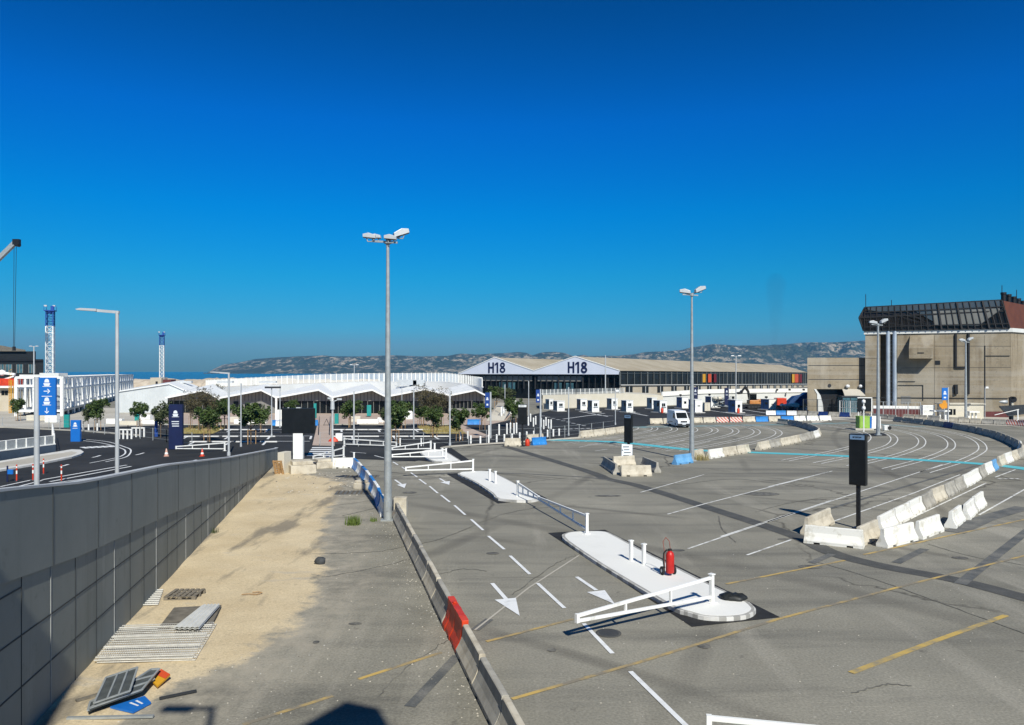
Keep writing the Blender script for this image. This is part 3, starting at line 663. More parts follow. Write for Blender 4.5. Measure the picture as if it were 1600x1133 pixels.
# ------------------------------------------------------------------ hangar H18
han = thing('hangar', 'long port hangar with twin white gables reading H18 and a brown sheet roof', 'hangar')
ax = Vector((.54, .84)).normalized(); fd = Vector((.84, -.54)).normalized()
C0, C1, C2 = Vector((-17.4,249)), Vector((6.6,233.2)), Vector((30.6,218.5)); LEN = 247
PK = 12.65; EV = 8.45; GB = 7.45
def hp(p, s, z): q = p+ax*s; return (q.x, q.y, z-.0028*s)
for gi, (L_, R_) in enumerate(((C0, C1), (C1, C2))):
    md = (L_+R_)/2; lz = GB+.1 if gi == 0 else EV
    m = MB(); vs = [hp(L_,0,GB), hp(R_,0,GB), hp(R_,0,EV), hp(md,0,PK), hp(L_,0,lz)]; m.add(vs+[hp(Vector(v[:2]), .4, v[2]) for v in vs], [(0,1,2,3,4),(9,8,7,6,5),(0,5,6,1)])
    gb = m.build('gable', M_HWHITE, han)
    m = MB(); m.bar(hp(L_,.02,lz+.14), hp(md,.02,PK+.14), .3, .22); m.bar(hp(md,.02,PK+.14), hp(R_,.02,EV+.14), .3, .22); m.build('gable_trim', M_WPAINT, gb)
    m = MB(); th = .15
    for p, q, zp, zq in ((L_, md, lz, PK), (md, R_, PK, EV)):
        SEG = 24
        for s in range(SEG):
            s0, s1 = LEN*s/SEG+.2, LEN*(s+1)/SEG+.2; wv_ = .06*noise.noise((s*.9, gi, 0)); wn = .06*noise.noise((s*.9+.9, gi, 0))
            m.add([hp(p,s0,zp+.05+wv_), hp(q,s0,zq+.05+wv_), hp(q,s1,zq+.05+wn), hp(p,s1,zp+.05+wn)], [(0,3,2,1)])
    m.build('roof', M_HROOF, han, recalc=False)
    m = MB(); nrm_ = Vector((-ax.x, -ax.y, 0)); o_ = Vector((md.x, md.y, GB+.38))+nrm_*.06+Vector((fd.x, fd.y, 0))*.9; e1, e3 = Vector((fd.x, fd.y, 0)), Vector((0, 0, 1))
    def quadl(p, k=0): m.add([o_+e1*a+e3*b+nrm_*(.004*k+dz) for dz in (0, .05) for a, b in p], [(4,5,6,7),(0,1,5,4),(1,2,6,5),(2,3,7,6),(3,0,4,7)])
    def rect(x0, x1, z0, z1, k=0): quadl([(x0,z0),(x1,z0),(x1,z1),(x0,z1)], k)
    hh, sw_ = 3.3, .58
    rect(-3.35,-3.35+sw_,0,hh); rect(-1.75,-1.75+sw_,0,hh); rect(-3.35+sw_,-1.75,hh*.43,hh*.43+sw_, 1)
    rect(-.15,-.15+sw_,0,hh); quadl([(-.85,hh*.68),(-.85,hh*.68+.55),(-.15,hh),(-.15,hh-.62)][::-1], 1)
    for cz, rx, rz in ((.92,1.05,.92),(2.48,.92,.82)):
        n_ = 22
        for q in range(n_):
            t0, t1 = 2*math.pi*q/n_, 2*math.pi*(q+1)/n_; f0 = lambda t, d: (2.05+(rx-d)*math.cos(t), cz+(rz-d)*math.sin(t)); quadl([f0(t0,sw_*.95), f0(t0,0), f0(t1,0), f0(t1,sw_*.95)], 0 if cz < 1 else 2)
    m.build('lettering', M_NAVY, gb, recalc=False)
    # dark glazed front below the gable
    m = MB(); m.add([hp(L_,2,0), hp(R_,2,0), hp(R_,2,GB), hp(L_,2,GB)], [(0,1,2,3)]); gl = m.build('front_glazing', M_GLASS, han)
    m = MB(); n = 14
    for j in range(n+1): p = L_+(R_-L_)*j/n; m.bar(hp(p,.9,3.0), hp(p,.9,GB), .4 if j % 4 == 0 else .22)
    split_build(m, 'column', M_DARK, han)
    m = MB(); bl = L_+(R_-L_)*(.12 if gi == 0 else .02); br = L_+(R_-L_)*(.95 if gi == 0 else .55)
    m.add([hp(bl,1.4,5.35), hp(br,1.4,5.35), hp(br,1.4,6.9), hp(bl,1.4,6.9)], [(0,1,2,3)]); m.build('upper_glazing', M_CLAD, han)
    m = MB()
    for t in ((.52,.64) if gi == 0 else (.22,.36)): p = L_+(R_-L_)*t; q = L_+(R_-L_)*(t+.09); m.add([hp(p,1.6,2.8), hp(q,1.6,2.8), hp(q,1.6,4.9), hp(p,1.6,4.9)], [(0,1,2,3)])
    split_build(m, 'window', M_GLASSB, han)
def silz(s): return 4.35-.0125*s
def evz(s): return EV-.1
m = MB(); m.add([hp(C2,.3,silz(0)), hp(C2,LEN,silz(LEN)), hp(C2,LEN,evz(LEN)), hp(C2,.3,evz(0))], [(0,1,2,3)]); sg = m.build('side_glazing', M_GLASS, han)
m = MB()
for s in range(0, 50): q = hp(C2+fd*.15, s*5, 0); m.bar((q[0], q[1], silz(s*5)), (q[0], q[1], 8.2-.0028*s*5), .2 if s % 4 else .42, .2)
for zz in (7.75,): m.bar(hp(C2+fd*.18,0,zz), hp(C2+fd*.18,LEN,zz), .12, .12)
m.build('mullions', M_SBACK, sg)
m = MB(); m.add([hp(C2,.2,0), hp(C2,LEN,0), hp(C2,LEN,silz(LEN)), hp(C2,.2,silz(0)), hp(C2-fd*.5,LEN,silz(LEN)), hp(C2-fd*.5,.2,silz(0))], [(0,1,2,3),(3,2,4,5)]); sw = m.build('side_wall', M_BEIGE, han)
m = MB()
for a in range(1):
    p0, p1 = hp(C2+fd*.25, .2, 0), hp(C2+fd*.25, LEN, 0); m.bar((p0[0],p0[1],silz(0)+.1), (p1[0],p1[1],silz(LEN)+.1), .5, .22)
m.build('sill', M_PALEW, sw)
for s in list(range(4, 240, 12)):
    m = MB(); a, b = hp(C2+fd*.06, s, 0), hp(C2+fd*.06, s+5, 0); zz = silz(s); m.add([(a[0],a[1],zz-2.4),(b[0],b[1],zz-2.4),(b[0],b[1],zz-.35),(a[0],a[1],zz-.35)], [(0,1,2,3)]); wn_ = m.build('window', M_GLASS, han)
    m = MB(); a, b = hp(C2+fd*.1, s+2.5, 0), 0; m.bar((a[0],a[1],zz-2.4), (a[0],a[1],zz-.35), .25, .1); m.build('window_bar', M_FENCE, wn_)
def hside(px):   # distance along the side seen at photo column px
    k = (px-800)/F; return (k*C2.y-C2.x)/(ax.x-k*ax.y)
for pa, pb, mt in ((1096.5,1101,M_OCHRE),(1105,1110,M_ORED),(1114,1118,M_DRED),(1236.5,1240.5,M_OCHRE),(1241,1246.5,M_ORED),(1248,1252,M_DRED)):
    sa_, sb_ = hside(pa), hside(pb); a, b = hp(C2+fd*.35, sa_, 0), hp(C2+fd*.35, sb_, 0); m = MB(); z0 = silz(sa_)+.9; z1 = 7.6-.0028*sa_
    m.add([(a[0],a[1],z0),(b[0],b[1],z0),(b[0],b[1],z1),(a[0],a[1],z1)], [(0,1,2,3)]); m.build('coloured_panel', mt, han)
m = MB(); m.add([hp(C2,LEN,0), hp(C0,LEN,0), hp(C0,LEN,GB), hp((C0+C1)/2,LEN,PK), hp(C1,LEN,EV), hp((C1+C2)/2,LEN,PK), hp(C2,LEN,EV)], [(0,1,2,3,4,5,6)]); m.build('rear_wall', M_BEIGE, han)
m = MB(); m.add([hp(C0,0,0), hp(C0,LEN,0), hp(C0,LEN,GB), hp(C0,0,GB)], [(0,1,2,3)]); m.build('far_side_wall', M_BEIGE, han)

# ------------------------------------------------------------------ road walls in front of the hangar
rw = thing('fenced_retaining_wall', 'long pale retaining wall with slatted fence below the hangar gables', 'wall')
m = MB(); ps = [W(848,168), W(900,176), W(975,182), W(1036,186)]; zs = [PZ(617.5,168), PZ(616,176), PZ(614.5,182), PZ(618,186)]
for (a, b, za, zb) in zip(ps, ps[1:], zs, zs[1:]): m.add([(*a,0),(*b,0),(*b,zb),(*a,za),(a[0]+.2,a[1]+14,za),(b[0]+.2,b[1]+20,zb)], [(0,1,2,3),(3,2,5,4)])
m.build('wall', M_CREAMW, rw, recalc=False)
m = MB(); mp_ = MB()
for a, b, za, zb in list(zip(ps, ps[1:], zs, zs[1:]))[:2]:
    a, b = Vector((*a, za)), Vector((*b, zb)); L = (b-a).length; k = int(L/1.15)
    for j in range(k+1): q = a+(b-a)*j/k; mp_.bar(q, q+Vector((0,0,1.25)), .12)
    for zz in (.12, 1.2): m.bar(a+Vector((0,0,zz)), b+Vector((0,0,zz)), .06)
    k = int(L/.16)
    for j in range(k): q = a+(b-a)*j/k; m.bar(q+Vector((0,0,.1)), q+Vector((0,0,1.2)), .06, .03)
m.build('fence_slats', M_GALV, rw); split_build(mp_, 'fence_post', M_WPAINT, rw)
rw2 = thing('white_road_wall', 'white rendered road wall in front of the hangar side behind the excavator', 'wall')
m = MB(); ps = [W(1034,186.5), W(1100,196), W(1180,206), W(1264,212)]; zs = [PZ(612.5,186.5), PZ(608.5,196), PZ(607.5,206), PZ(607,212)]
for (a, b, za, zb) in zip(ps, ps[1:], zs, zs[1:]): m.add([(*a,0),(*b,0),(*b,zb),(*a,za),(a[0],a[1]+1,za),(b[0],b[1]+1,zb)], [(0,1,2,3),(3,2,5,4)])
m.build('wall', M_PALEW, rw2, recalc=False)
m = MB()
for (a, b, za, zb) in zip(ps, ps[1:], zs, zs[1:]): m.bar((a[0],a[1]-.1,za-.55), (b[0],b[1]-.1,zb-.55), .35, 1.05)
m.build('parapet', M_WPAINT, rw2)
for px in (1213.5, 1233, 1255): m = MB(); m.cyl((*W(px,208), PZ(609,208)), (PX(px,208), 207.3, PZ(609,208)), .25); m.build('vent', M_DARK, rw2)
# ------------------------------------------------------------------ concrete bunker with the dark crystal top
bk = thing('concrete_bunker', 'massive board-marked concrete bunker with dark faceted glass storey on top at the right edge', 'building')
A, B = Vector(W(1352,147)), Vector(W(1580,138)); fdir = (B-A).normalized(); bn = Vector((fdir.y, -fdir.x)); ZT0, ZT1 = PZ(523.5,147), PZ(516.5,138)
Cc = B+Vector((.80,.60))*70
def bp_(px, off, z):   # point on the front plane seen at column px
    k = (px-800)/F; t = (k*A.y-A.x)/(fdir.x-k*fdir.y); q = A+fdir*t+bn*off; return (q.x, q.y, z)
def bz(px, py): q = bp_(px, 0, 0); return PZ(py, q[1])
DD = Vector((.48,.877)); Ar = A+DD*45
m = MB(); rec0, rec1 = bp_(1375.5,0,0), bp_(1402,0,0); zt = ZT0+.1
pA, p0, p1, pB, pC, pD = tuple(A), rec0[:2], rec1[:2], tuple(B), tuple(Cc), tuple(Ar)
m.prism([pA, p0, tuple(Vector(p0)-bn*4), tuple(Vector(p1)-bn*4), p1, pB, pC, (pC[0]-40, pC[1]+40), pD], -.1, zt); m.build('wall', M_BUNK, bk)
m = MB(); m.prism([tuple(A+bn*.25-fdir*.25), tuple(B+bn*.25+fdir*.2), tuple(Cc+Vector((.4,-.3))), tuple(Cc-Vector((30,-10))), tuple(Ar-fdir*.25)], zt, zt+.7); m.build('roof_slab', M_PALEW, bk)
m = MB()
for px in (1387.5, 1398): q = bp_(px, .1, 0); m.cyl((q[0],q[1],1.5), (q[0],q[1],zt+.6), .37, n=18); m.cyl((q[0],q[1],zt+.6), (q[0]+.55,q[1]+.4,zt+1.15), .37, n=18)
split_build(m, 'silver_pipe', M_STEELP, bk)
m = MB()
for px in (1390.7, 1394.5): q = bp_(px, -.4, 0); m.bar((q[0],q[1],2), (q[0],q[1],zt), .12)
for k in range(18): a, b = bp_(1390.7,-.4,0), bp_(1394.5,-.4,0); m.bar((a[0],a[1],2.2+k*.7), (b[0],b[1],2.2+k*.7), .1)
m.build('ladder', M_GALV, bk)
# projecting hood
def bq(px, py, off): q = bp_(px, off, 0); return (q[0], q[1], bz(px, py))
m = MB(); vs = [bq(1422,524.5,0), bq(1459,523,0), bq(1455,544,2.6), bq(1418,544,2.6), bq(1455,560.5,2.6), bq(1418,560.5,2.6), bq(1457,560.5,0), bq(1420,560.5,0)]
m.add(vs, [(0,1,2,3),(3,2,4,5),(5,4,6,7),(0,3,5,7),(1,6,4,2)]); hd = m.build('hood', M_BUNK, bk); m = MB(); a, b = bq(1431,552,2.63), bq(1441,552,2.63); m.bar(a, b, .06, .18); m.build('hood_slot', M_DARK, hd)
m = MB()
for p in [[(1493,522),(1493,574),(1508,574)],[(1513,521),(1513,616)]]:
    for a, b in zip(p, p[1:]): m.bar(bq(*a,.18), bq(*b,.18), .3)
m.bar(bq(1493,601,.2), bq(1493.5,616,.2), .5); split_build(m, 'black_duct', M_DARK, bk)
m = MB(); m.bar(bq(1354,621,.12), bq(1575,622.5,.12), .1)
for p in [[(1403,602),(1442,602),(1442,626)],[(1403,596),(1430,596)],[(1539,540),(1539,648)],[(1540,556),(1578,556)]]:
    for a, b in zip(p, p[1:]): m.bar(bq(*a,.1), bq(*b,.1), .09)
m.build('conduit', M_PLASTIC, bk)
for a, b, mt in (((1461,563.5),(1469,570),M_DARK),((1408,619),(1423,631),M_CLAD),((1403,563),(1403.1,563),M_DARK)):
    p, q = bq(a[0], b[1], .05), bq(b[0], a[1], .05); m = MB(); m.add([p, (q[0],q[1],p[2]), q, (p[0],p[1],q[2])], [(0,1,2,3)]); split_build(m, 'window', mt, bk)
m = MB(); p, q = bq(1436,553,.0), 0
for a, b in (((1461,541),(1580,541)),((1352.5,560),(1375,560)),((1408,575),(1580,574))): m.bar(bq(*a,.004), bq(*b,.004), .02, .06)
for px in (1460,1538): m.bar(bq(px,524,.004), bq(px,640,.004), .02, .06)
m.build('shuttering_joints', M_PLASTIC, bk)
m = MB(); m.bar(bq(1538,650,.1), bq(1580,650,.1), .2, 1.6); m.build('maroon_plinth', M_MAROON, bk)
# crown: faceted dark glass storey
Z1 = zt+.7; Z2 = PZ(480,146); ZR = PZ(469.5,139)
bl_, tl_, mid = Vector(A-fdir*.3+bn*.3), A-fdir*.1+bn*.4, A-fdir*1.1+bn*.7
br_ = bp_(1577,.3,0); tr_ = bp_(1564,.2,0); mr = bp_(1571,.35,0)
back = lambda p, d: (p[0]+DD.x*d, p[1]+DD.y*d)
zm = Z1+2.5
m = MB(); V = [(bl_.x,bl_.y,Z1), (br_[0],br_[1],Z1), (mr[0],mr[1],zm+.6), (mid.x,mid.y,zm), (tl_.x,tl_.y,Z2), (tr_[0],tr_[1],ZR)]
Vb = [(*back(v,30), v[2]) for v in V]
m.add(V+Vb, [(0,1,2,3),(3,2,5,4),(4,5,11,10),(0,3,9,6),(3,4,10,9)]); cr = m.build('glass_crown', M_CROWN, bk, recalc=False)
fq_ = lambda t, f: (Vector(V[0]).lerp(Vector(V[1]), t)).lerp(Vector(V[4]).lerp(Vector(V[5]), t), f)+Vector((bn.x*.40,bn.y*.40,0))
m = MB(); n = 22
for j in range(n+1):
    t = j/n; m.bar(fq_(t,0), fq_(t,1), .30 if j in (12,15,19) else .13)
for i, j in ((0,1),(3,2),(4,5),(0,3),(3,4)): m.bar(Vector(V[i])+Vector((bn.x*.06,bn.y*.06,0)), Vector(V[j])+Vector((bn.x*.06,bn.y*.06,0)), .25)
for f_ in (.16, .76): m.bar(fq_(0,f_), fq_(1,f_), .16)
for t0, f0, t1, f1 in ((0,.9,.42,.45),(.0,.45,.40,.10),(.05,.1,.30,.78),(.15,.78,.45,.2),(.80,.1,.99,.7),(.30,.78,.44,.3)): m.bar(fq_(t0,f0), fq_(t1,f1), .11)
for k in range(34): m.bar(fq_(.01+k*.0125,.02), fq_(.02+k*.0125,.74-.012*k), .05)
m.build('crown_frame', M_CROWNF, cr)
on = Vector((bn.x*.10,bn.y*.10,0)); fp_ = lambda t, f: (Vector(V[0]).lerp(Vector(V[1]), t)).lerp(Vector(V[4]).lerp(Vector(V[5]), t), f)+Vector((bn.x*.32,bn.y*.32,0))
m = MB(); m.add([fp_(.03,.80), fp_(.975,.74), fp_(.985,.985), fp_(.02,.985)], [(0,1,2,3)]); m.add([fp_(.36,.80), fp_(.50,.30), fp_(.50,.78)], [(0,1,2)]); m.build('painted_sky_panes', M('painted_sky_reflection', (.045,.06,.075), .2, col2=(.07,.085,.10), scale=.2), cr)  # blue-grey of these panes is reflected sky painted as colour
m = MB(); m.add([fp_(.505,.14), fp_(.80,.10), fp_(.97,.62), fp_(.97,.72), fp_(.505,.76)], [(0,1,2,3,4)]); m.build('painted_reflection_panes', M('painted_grey_reflection', (.14,.14,.125), .25, col2=(.20,.195,.18), scale=.15), cr)  # grey of these panes is a reflection put into the colour
m = MB(); V2 = [V[1], (Cc.x,Cc.y,Z1), (Cc.x,Cc.y,ZR-2.5), (tr_[0]+.4,tr_[1],ZR-.1)]; m.add(V2+[(x-12*bn.x*-0-8, y+12, z) for x, y, z in V2], [(0,1,2,3)]); m.build('corten_gable', M_CORTEN, bk, recalc=False)
for px, py in ((1568,457),(1576,460),(1584,463.5),(1591,466.5),(1598,470)):
    Y = 141+(px-1568)*.25; x = PX(px, Y); m = MB(); m.cyl((x,Y,ZR-3), (x,Y,PZ(py,Y)), .42, n=10); m.cyl((x,Y,PZ(py,Y)-.4), (x,Y,PZ(py,Y)), .5, n=10); m.build('chimney', M_CROWNF, bk)
m = MB()
for px, p0y, p1y in ((1356.5,480,459),(1397,478,468),(1571,460,445),(1594,466,452)): Y = 146 if px < 1500 else 141; m.cyl((PX(px,Y),Y+1,PZ(p0y,Y)-1), (PX(px,Y),Y+1,PZ(p1y,Y)), .06, n=6)
split_build(m, 'lightning_rod', M_DARK, bk)
# lower concrete block with tunnel mouth
lb_ = thing('concrete_tunnel_block', 'lower rust-streaked concrete block with dark tunnel mouth between hangar and bunker', 'building')
Yb = 148.6; xa, xb = PX(1261.5,Yb), PX(1352,Yb); zt2 = PZ(559,Yb); za_ = PZ(608,Yb)
xt0, xt1 = PX(1276,Yb), PX(1317,Yb)
m = MB(); sk = lambda a, b: [(a,Yb),(b,Yb),(b+6.8,Yb+16),(a+6.8,Yb+16)]
m.prism(sk(xa,xt0), 0, zt2); m.prism(sk(xt1,xb), 0, zt2); m.prism([(xt0+.002,Yb+.003),(xt1-.002,Yb+.003),(xt1+6.8,Yb+15.99),(xt0+6.8,Yb+15.99)], za_, zt2-.003); m.build('wall', M_BUNK, lb_)
m = MB(); m.add([(xt0,Yb+1.2,0),(xt1+.6,Yb+1.2,0),(xt1+.6,Yb+1.2,za_),(xt0,Yb+1.2,za_)], [(0,1,2,3)]); m.build('tunnel_shade_sheet', M_DARK, lb_)  # black sheet inside the mouth stands in for the tunnel's shade
m = MB(); m.extr([(-.3,0),(.95,0),(.8,za_*.4),(.35,za_*.75),(-.5,za_),(-.9,za_),(-.3,za_*.8)], (xt0+.35,Yb-.12,0), (1,0,0), (0,0,1), (0,2,0)); m.build('curved_jamb', M_PALEW, lb_)
m = MB(); m.cyl((PX(1296,Yb),Yb-.1,PZ(602.5,Yb)), (PX(1296,Yb),Yb+.1,PZ(602.5,Yb)), .34, n=14); 
for z in (571,593): m.bar((xa+.2,Yb-.02,PZ(z,Yb)), (xb-.2,Yb-.02,PZ(z,Yb)), .04, .1)
m.build('wall_joint', M_PLASTIC, lb_)
m = MB(); m.add([(PX(1316,Yb),Yb-.05,PZ(608,Yb)),(PX(1352,Yb),Yb-.05,PZ(608,Yb)),(PX(1353,Yb),Yb-1.6,PZ(617,Yb)),(PX(1314,Yb),Yb-1.6,PZ(617,Yb)),(PX(1353,Yb),Yb-1.6,PZ(619,Yb)),(PX(1314,Yb),Yb-1.6,PZ(619,Yb))], [(0,1,2,3),(3,2,4,5)]); m.build('canopy', M_PALEC, lb_)
for px in (1323,1343.5): m = MB(); m.lathe([(0,.35),(.3,.25),(.42,0),(.3,-.25),(0,-.3)], (PX(px,Yb),Yb-.4,PZ(603.5,Yb)), 12); m.build('globe_lamp', M_LENS, lb_)

# ------------------------------------------------------------------ far left: gangway frame, towers, crane, dark shed, breakwater
gw = thing('boarding_gangway', 'long white steel frame boarding gangway receding behind the blue direction sign', 'gangway')
P0 = Vector((*W(97,142), 0)); P1 = Vector((*W(207,276), 0)); gd = (P1-P0).normalized(); gl_ = (P1-P0).length; Q0 = Vector((*W(25.5,142), 0)); side = Q0-P0
zt_, zf = PZ(590,142), 1.0
m = MB(); m2 = MB(); m3 = MB()
for s, o in ((0, Vector((0,0,0))), (1, side)):
    for z in (zt_, (zt_+zf)*.62): m2.bar(P0+o+Vector((0,0,z)), P1+o+Vector((0,0,z)), .42, .35)
    m3.bar(P0+o+Vector((0,0,zf)), P1+o+Vector((0,0,zf)), .4, .4)
    n = 22
    for k in range(n+1): q = P0+o+gd*(gl_*k/n); m.bar(q, q+Vector((0,0,zt_)), .46 if k % 2 == 0 else .28)
    for k in range(n*2):
        q = P0+o+gd*(gl_*k/(n*2)); m2.bar(q+Vector((0,0,zf)), q+Vector((0,0,zt_)), .13)
for k in range(0, 23, 1): q = P0+gd*(gl_*k/22); m2.bar(q+Vector((0,0,zt_)), q+side+Vector((0,0,zt_)), .25)
for z in (zt_, 5.6, zf): m2.bar(P0+Vector((0,-.02,z)), P0+side+Vector((0,-.02,z)), .42)
for t in (.18,.38,.62,.8): q = P0+side*t; m.bar(q+Vector((0,0,zf)), q+Vector((0,0,zt_)), .28)
split_build(m, 'frame_post', M_WPAINT, gw); m2.build('frame_rails', M_WPAINT, gw); m3.add([P0+Vector((0,0,zf+.22)), P1+Vector((0,0,zf+.22)), P1+side+Vector((0,0,zf+.22)), P0+side+Vector((0,0,zf+.22))], [(0,1,2,3)]); m3.build('gangway_deck', M_GALV, gw)
m = MB()
for k in range(1, 22, 4): a = P0+side*.6+gd*(gl_*k/22); m.box((a.x, a.y, (zf+zt_)/2-.6), (3.0, 1.2, 3.4), .4)
split_build(m, 'inner_cabin', M_GALV, gw)
m = MB(); m.box((*W(84,146), PZ(586.5,146)), (3.6,3,.9)); m.box((*W(55,146), PZ(587.5,146)), (5,1.6,.5)); split_build(m, 'roof_plant', M_PALEW, gw)
def lattice(px, Y, ytop, yblue, label):
    t = thing('lattice_tower', label, 'tower', (*W(px,Y),0), .3, 'lattice towers by the quay'); zt, zb = PZ(ytop,Y), PZ(yblue,Y); h = .85
    def seg(z0, z1, st, mb):
        for x, y in ((-h,-h),(h,-h),(h,h),(-h,h)): mb.bar((x,y,z0), (x,y,z1), .2)
        k = max(1, int((z1-z0)/st))
        for j in range(k):
            a, b = z0+(z1-z0)*j/k, z0+(z1-z0)*(j+1)/k
            for (x1,y1),(x2,y2) in (((-h,-h),(h,-h)),((h,-h),(h,h)),((h,h),(-h,h)),((-h,h),(-h,-h))):
                mb.bar((x1,y1,a),(x2,y2,b),.07); mb.bar((x2,y2,a),(x1,y1,b),.07); mb.bar((x1,y1,b),(x2,y2,b),.09)
    a = MB(); seg(0, zb, 1.6, a); a.build('tower_shaft', M_WPAINT, t); a = MB(); seg(zb, zt-1.4, 1.3, a); a.build('blue_section', M_TOWERB, t)
    a = MB(); a.box((0,0,zt-1.3), (2.5,2.5,.25)); a.lathe([(.5,-1.2),(1.25,-.5),(1.25,-.3)], (0,0,zt-.9), 8)
    for x, y in ((-1.2,-1.2),(1.2,-1.2),(1.2,1.2),(-1.2,1.2)): a.bar((x,y,zt-1.3),(x,y,zt-.1),.1)
    a.box((.5,0,zt-.6), (.7,.7,1.2)); a.build('head_platform', M_TOWERB, t)
    a = MB(); a.box((-1.1,0,zt), (.7,.5,.4)); a.box((.9,0,zt), (.6,.5,.4)); split_build(a, 'lamp', M_LAMP, t)
lattice(78.5, 205, 478, 510, 'taller-looking white lattice tower with blue head behind the gangway'); lattice(253, 330, 519, 540, 'farther white lattice tower with blue head standing before the open sea')
# breakwater
m = MB(); nx, ny = 90, 8; Y0 = 400
for j in range(ny+1):
    for i in range(nx+1):
        x = -205+135*i/nx; y = Y0+j*2.2-6; t = j/ny; base = 5.6*math.sin(math.pi*min(1, t*.9+.02))**.5-1.5; m.v.append((x+noise.noise((i*.7,j,2))*.5, y, base+noise.noise((i*.45, j*.9, 5))*1.3*(.3+t)+(.5 if 30 < i < 60 else 0)))
for j in range(ny):
    for i in range(nx): a = j*(nx+1)+i; m.f.append([a,a+1,a+nx+2,a+nx+1]); m.m.append(0); m.sm.append(False)
struct(m.build('breakwater', M_ROCK))
qb = thing('quay_building', 'small beige flat-roofed quay building at the foot of the farther lattice tower', 'building')
m = MB(); x0, x1 = PX(240,330), PX(257,330); m.box(((x0+x1)/2, 330, PZ(590,330)/2), (x1-x0, 6, PZ(590,330))); m.build('wall', M_BEIGE, qb); m = MB(); m.box((PX(250,330), 326.9, 3), (.9,.1,2.2)); m.build('door', M_DARK, qb)
m = MB(); m.box((PX(262,330), 331, PZ(593,330)/2), (4, 5, PZ(593,330))); m.build('brown_annex', M_DRED if False else M_MAROON, qb)
# dark shed far left
ds = thing('dark_warehouse', 'dark warehouse with pitched brown roof and tall windows at the far left edge', 'warehouse')
Y = 262; m = MB(); xr = PX(68,Y); xr2 = PX(39,Y); pz = lambda y: PZ(y, Y)
m.prism([(xr,Y),(PX(66.5,Y+30),Y+30),(xr-90,Y+30),(xr-60,Y)], 0, pz(562)); m.prism([(xr2,Y+6),(PX(36,Y+32),Y+32),(xr2-90,Y+32),(xr2-60,Y+6)], .1, PZ(549,Y+6)); m.build('wall', M('black_warehouse_sheet', (.012,.015,.017), .6, var=.3), ds)
m = MB(); m.extr([(0,0),(-62,0),(-62,9),(-30,PZ(522,Y)-pz(549)),(0,.5)], (PX(40,Y+5), Y+5, PZ(549,Y+5)), (1,0,0), (0,0,1), (PX(37,Y+32)-PX(40,Y+5),27,0)); m.build('roof', M_PLY, ds)
for k, px in enumerate((2, 14, 31, 50)):
    m = MB(); a, b = PX(px-4.5,Y), PX(px+5,Y); za, zb = PZ(583,Y), PZ(569.5,Y); m.add([(a,Y-.1,za),(b,Y-.1,za),(b,Y-.1,zb),(a,Y-.1,zb)], [(0,1,2,3)]); f_ = m.build('window', M_GLASSB, ds); m = MB()
    for t in (0,.5,1): m.bar((a+(b-a)*t,Y-.15,za), (a+(b-a)*t,Y-.15,zb), .2)
    m.build('frame', M_CLAD, f_)
m = MB(); m.bar((xr-60,Y-.3,PZ(563,Y)),(xr,Y-.3,PZ(563,Y)), .3, .7); m.build('gutter', M_DARK, ds)
# mobile crane, boom reaching into view
mc = thing('mobile_crane', 'grey telescopic crane boom with hanging cable at the upper left edge', 'crane')
Yc = 180; tip = Vector((PX(24,Yc), Yc, PZ(379,Yc))); foot = tip+Vector((-37,0,-36)); md_ = tip+(foot-tip)*.22
m = MB(); m.bar(foot, md_, 1.25, 1.35); m.bar(md_, tip+(md_-tip)*.02, .85, .95); m.build('boom', M_GALV, mc)
m = MB(); m.box(tip+Vector((.3,0,.1)), (1.5,.9,1.3)); m.cyl(tip+Vector((.5,-.6,-.5)), tip+Vector((.5,.6,-.5)), .5); m.build('boom_head', M_DARK, mc)
m = MB()
for dx in (-.3, .25): m.cyl(tip+Vector((dx,0,-.3)), (PX(22,Yc)+dx*.5, Yc, PZ(543,Yc)), .05, n=6)
m.cyl((PX(22,Yc), Yc, PZ(543,Yc)+.2), (PX(22,Yc), Yc, PZ(548,Yc)), .35, n=8); m.build('hoist_cable', M_DARK, mc)
m = MB(); m.box(foot+Vector((1,0,-.9)), (9,3,1.4)); m.box(foot+Vector((4,0,.4)), (2.2,2.6,1.8)); m.build('carrier', M_ORANGE, mc, bevel=.1)
for k in range(4): m = MB(); q = foot+Vector((-3+k*2.4,-1.5,-1.7)); m.cyl(q, q+Vector((0,3,0)), .65, n=14); m.build('wheel', M_TYRE, mc)
# red boom lift, beige site office
bl2 = thing('boom_lift', 'red lift machine with white boom arm in front of the dark warehouse', 'lift machine'); Yl = 170
m = MB(); m.box((PX(6,Yl),Yl,PZ(600,Yl)), (7,2.5,2.4)); m.box((PX(6,Yl),Yl,1.4), (7,2.4,1.6)); m.bar((PX(6,Yl),Yl,1.5),(PX(6,Yl),Yl,PZ(598,Yl)), 1.2); m.build('body', M_REDP, bl2, bevel=.15)
m = MB(); m.bar((PX(3,Yl),Yl-.5,PZ(582,Yl)), (PX(26,Yl),Yl-.5,PZ(585,Yl)), .5); m.lathe([(0,-.7),(.7,-.4),(.7,.4),(0,.7)], (PX(5.5,Yl),Yl-.5,PZ(582.5,Yl)), 10); m.bar((PX(8,Yl),Yl-.5,PZ(593,Yl)), (PX(24,Yl),Yl-.5,PZ(588,Yl)), .3); m.build('boom', M_WPAINT, bl2)
so2 = thing('site_office', 'two-storey beige site office with small windows left of the white gangway', 'building'); Yo = 160
m = MB(); x1 = PX(24,Yo); m.box((x1-9, Yo+3, PZ(606,Yo)/2), (18, 6, PZ(606,Yo))); m.build('wall', M_BEIGE, so2); m = MB(); m.box((x1-9, Yo+2.5, PZ(606,Yo)+.15), (18.6, 7.6, .3)); m.build('roof', M_WPAINT, so2)
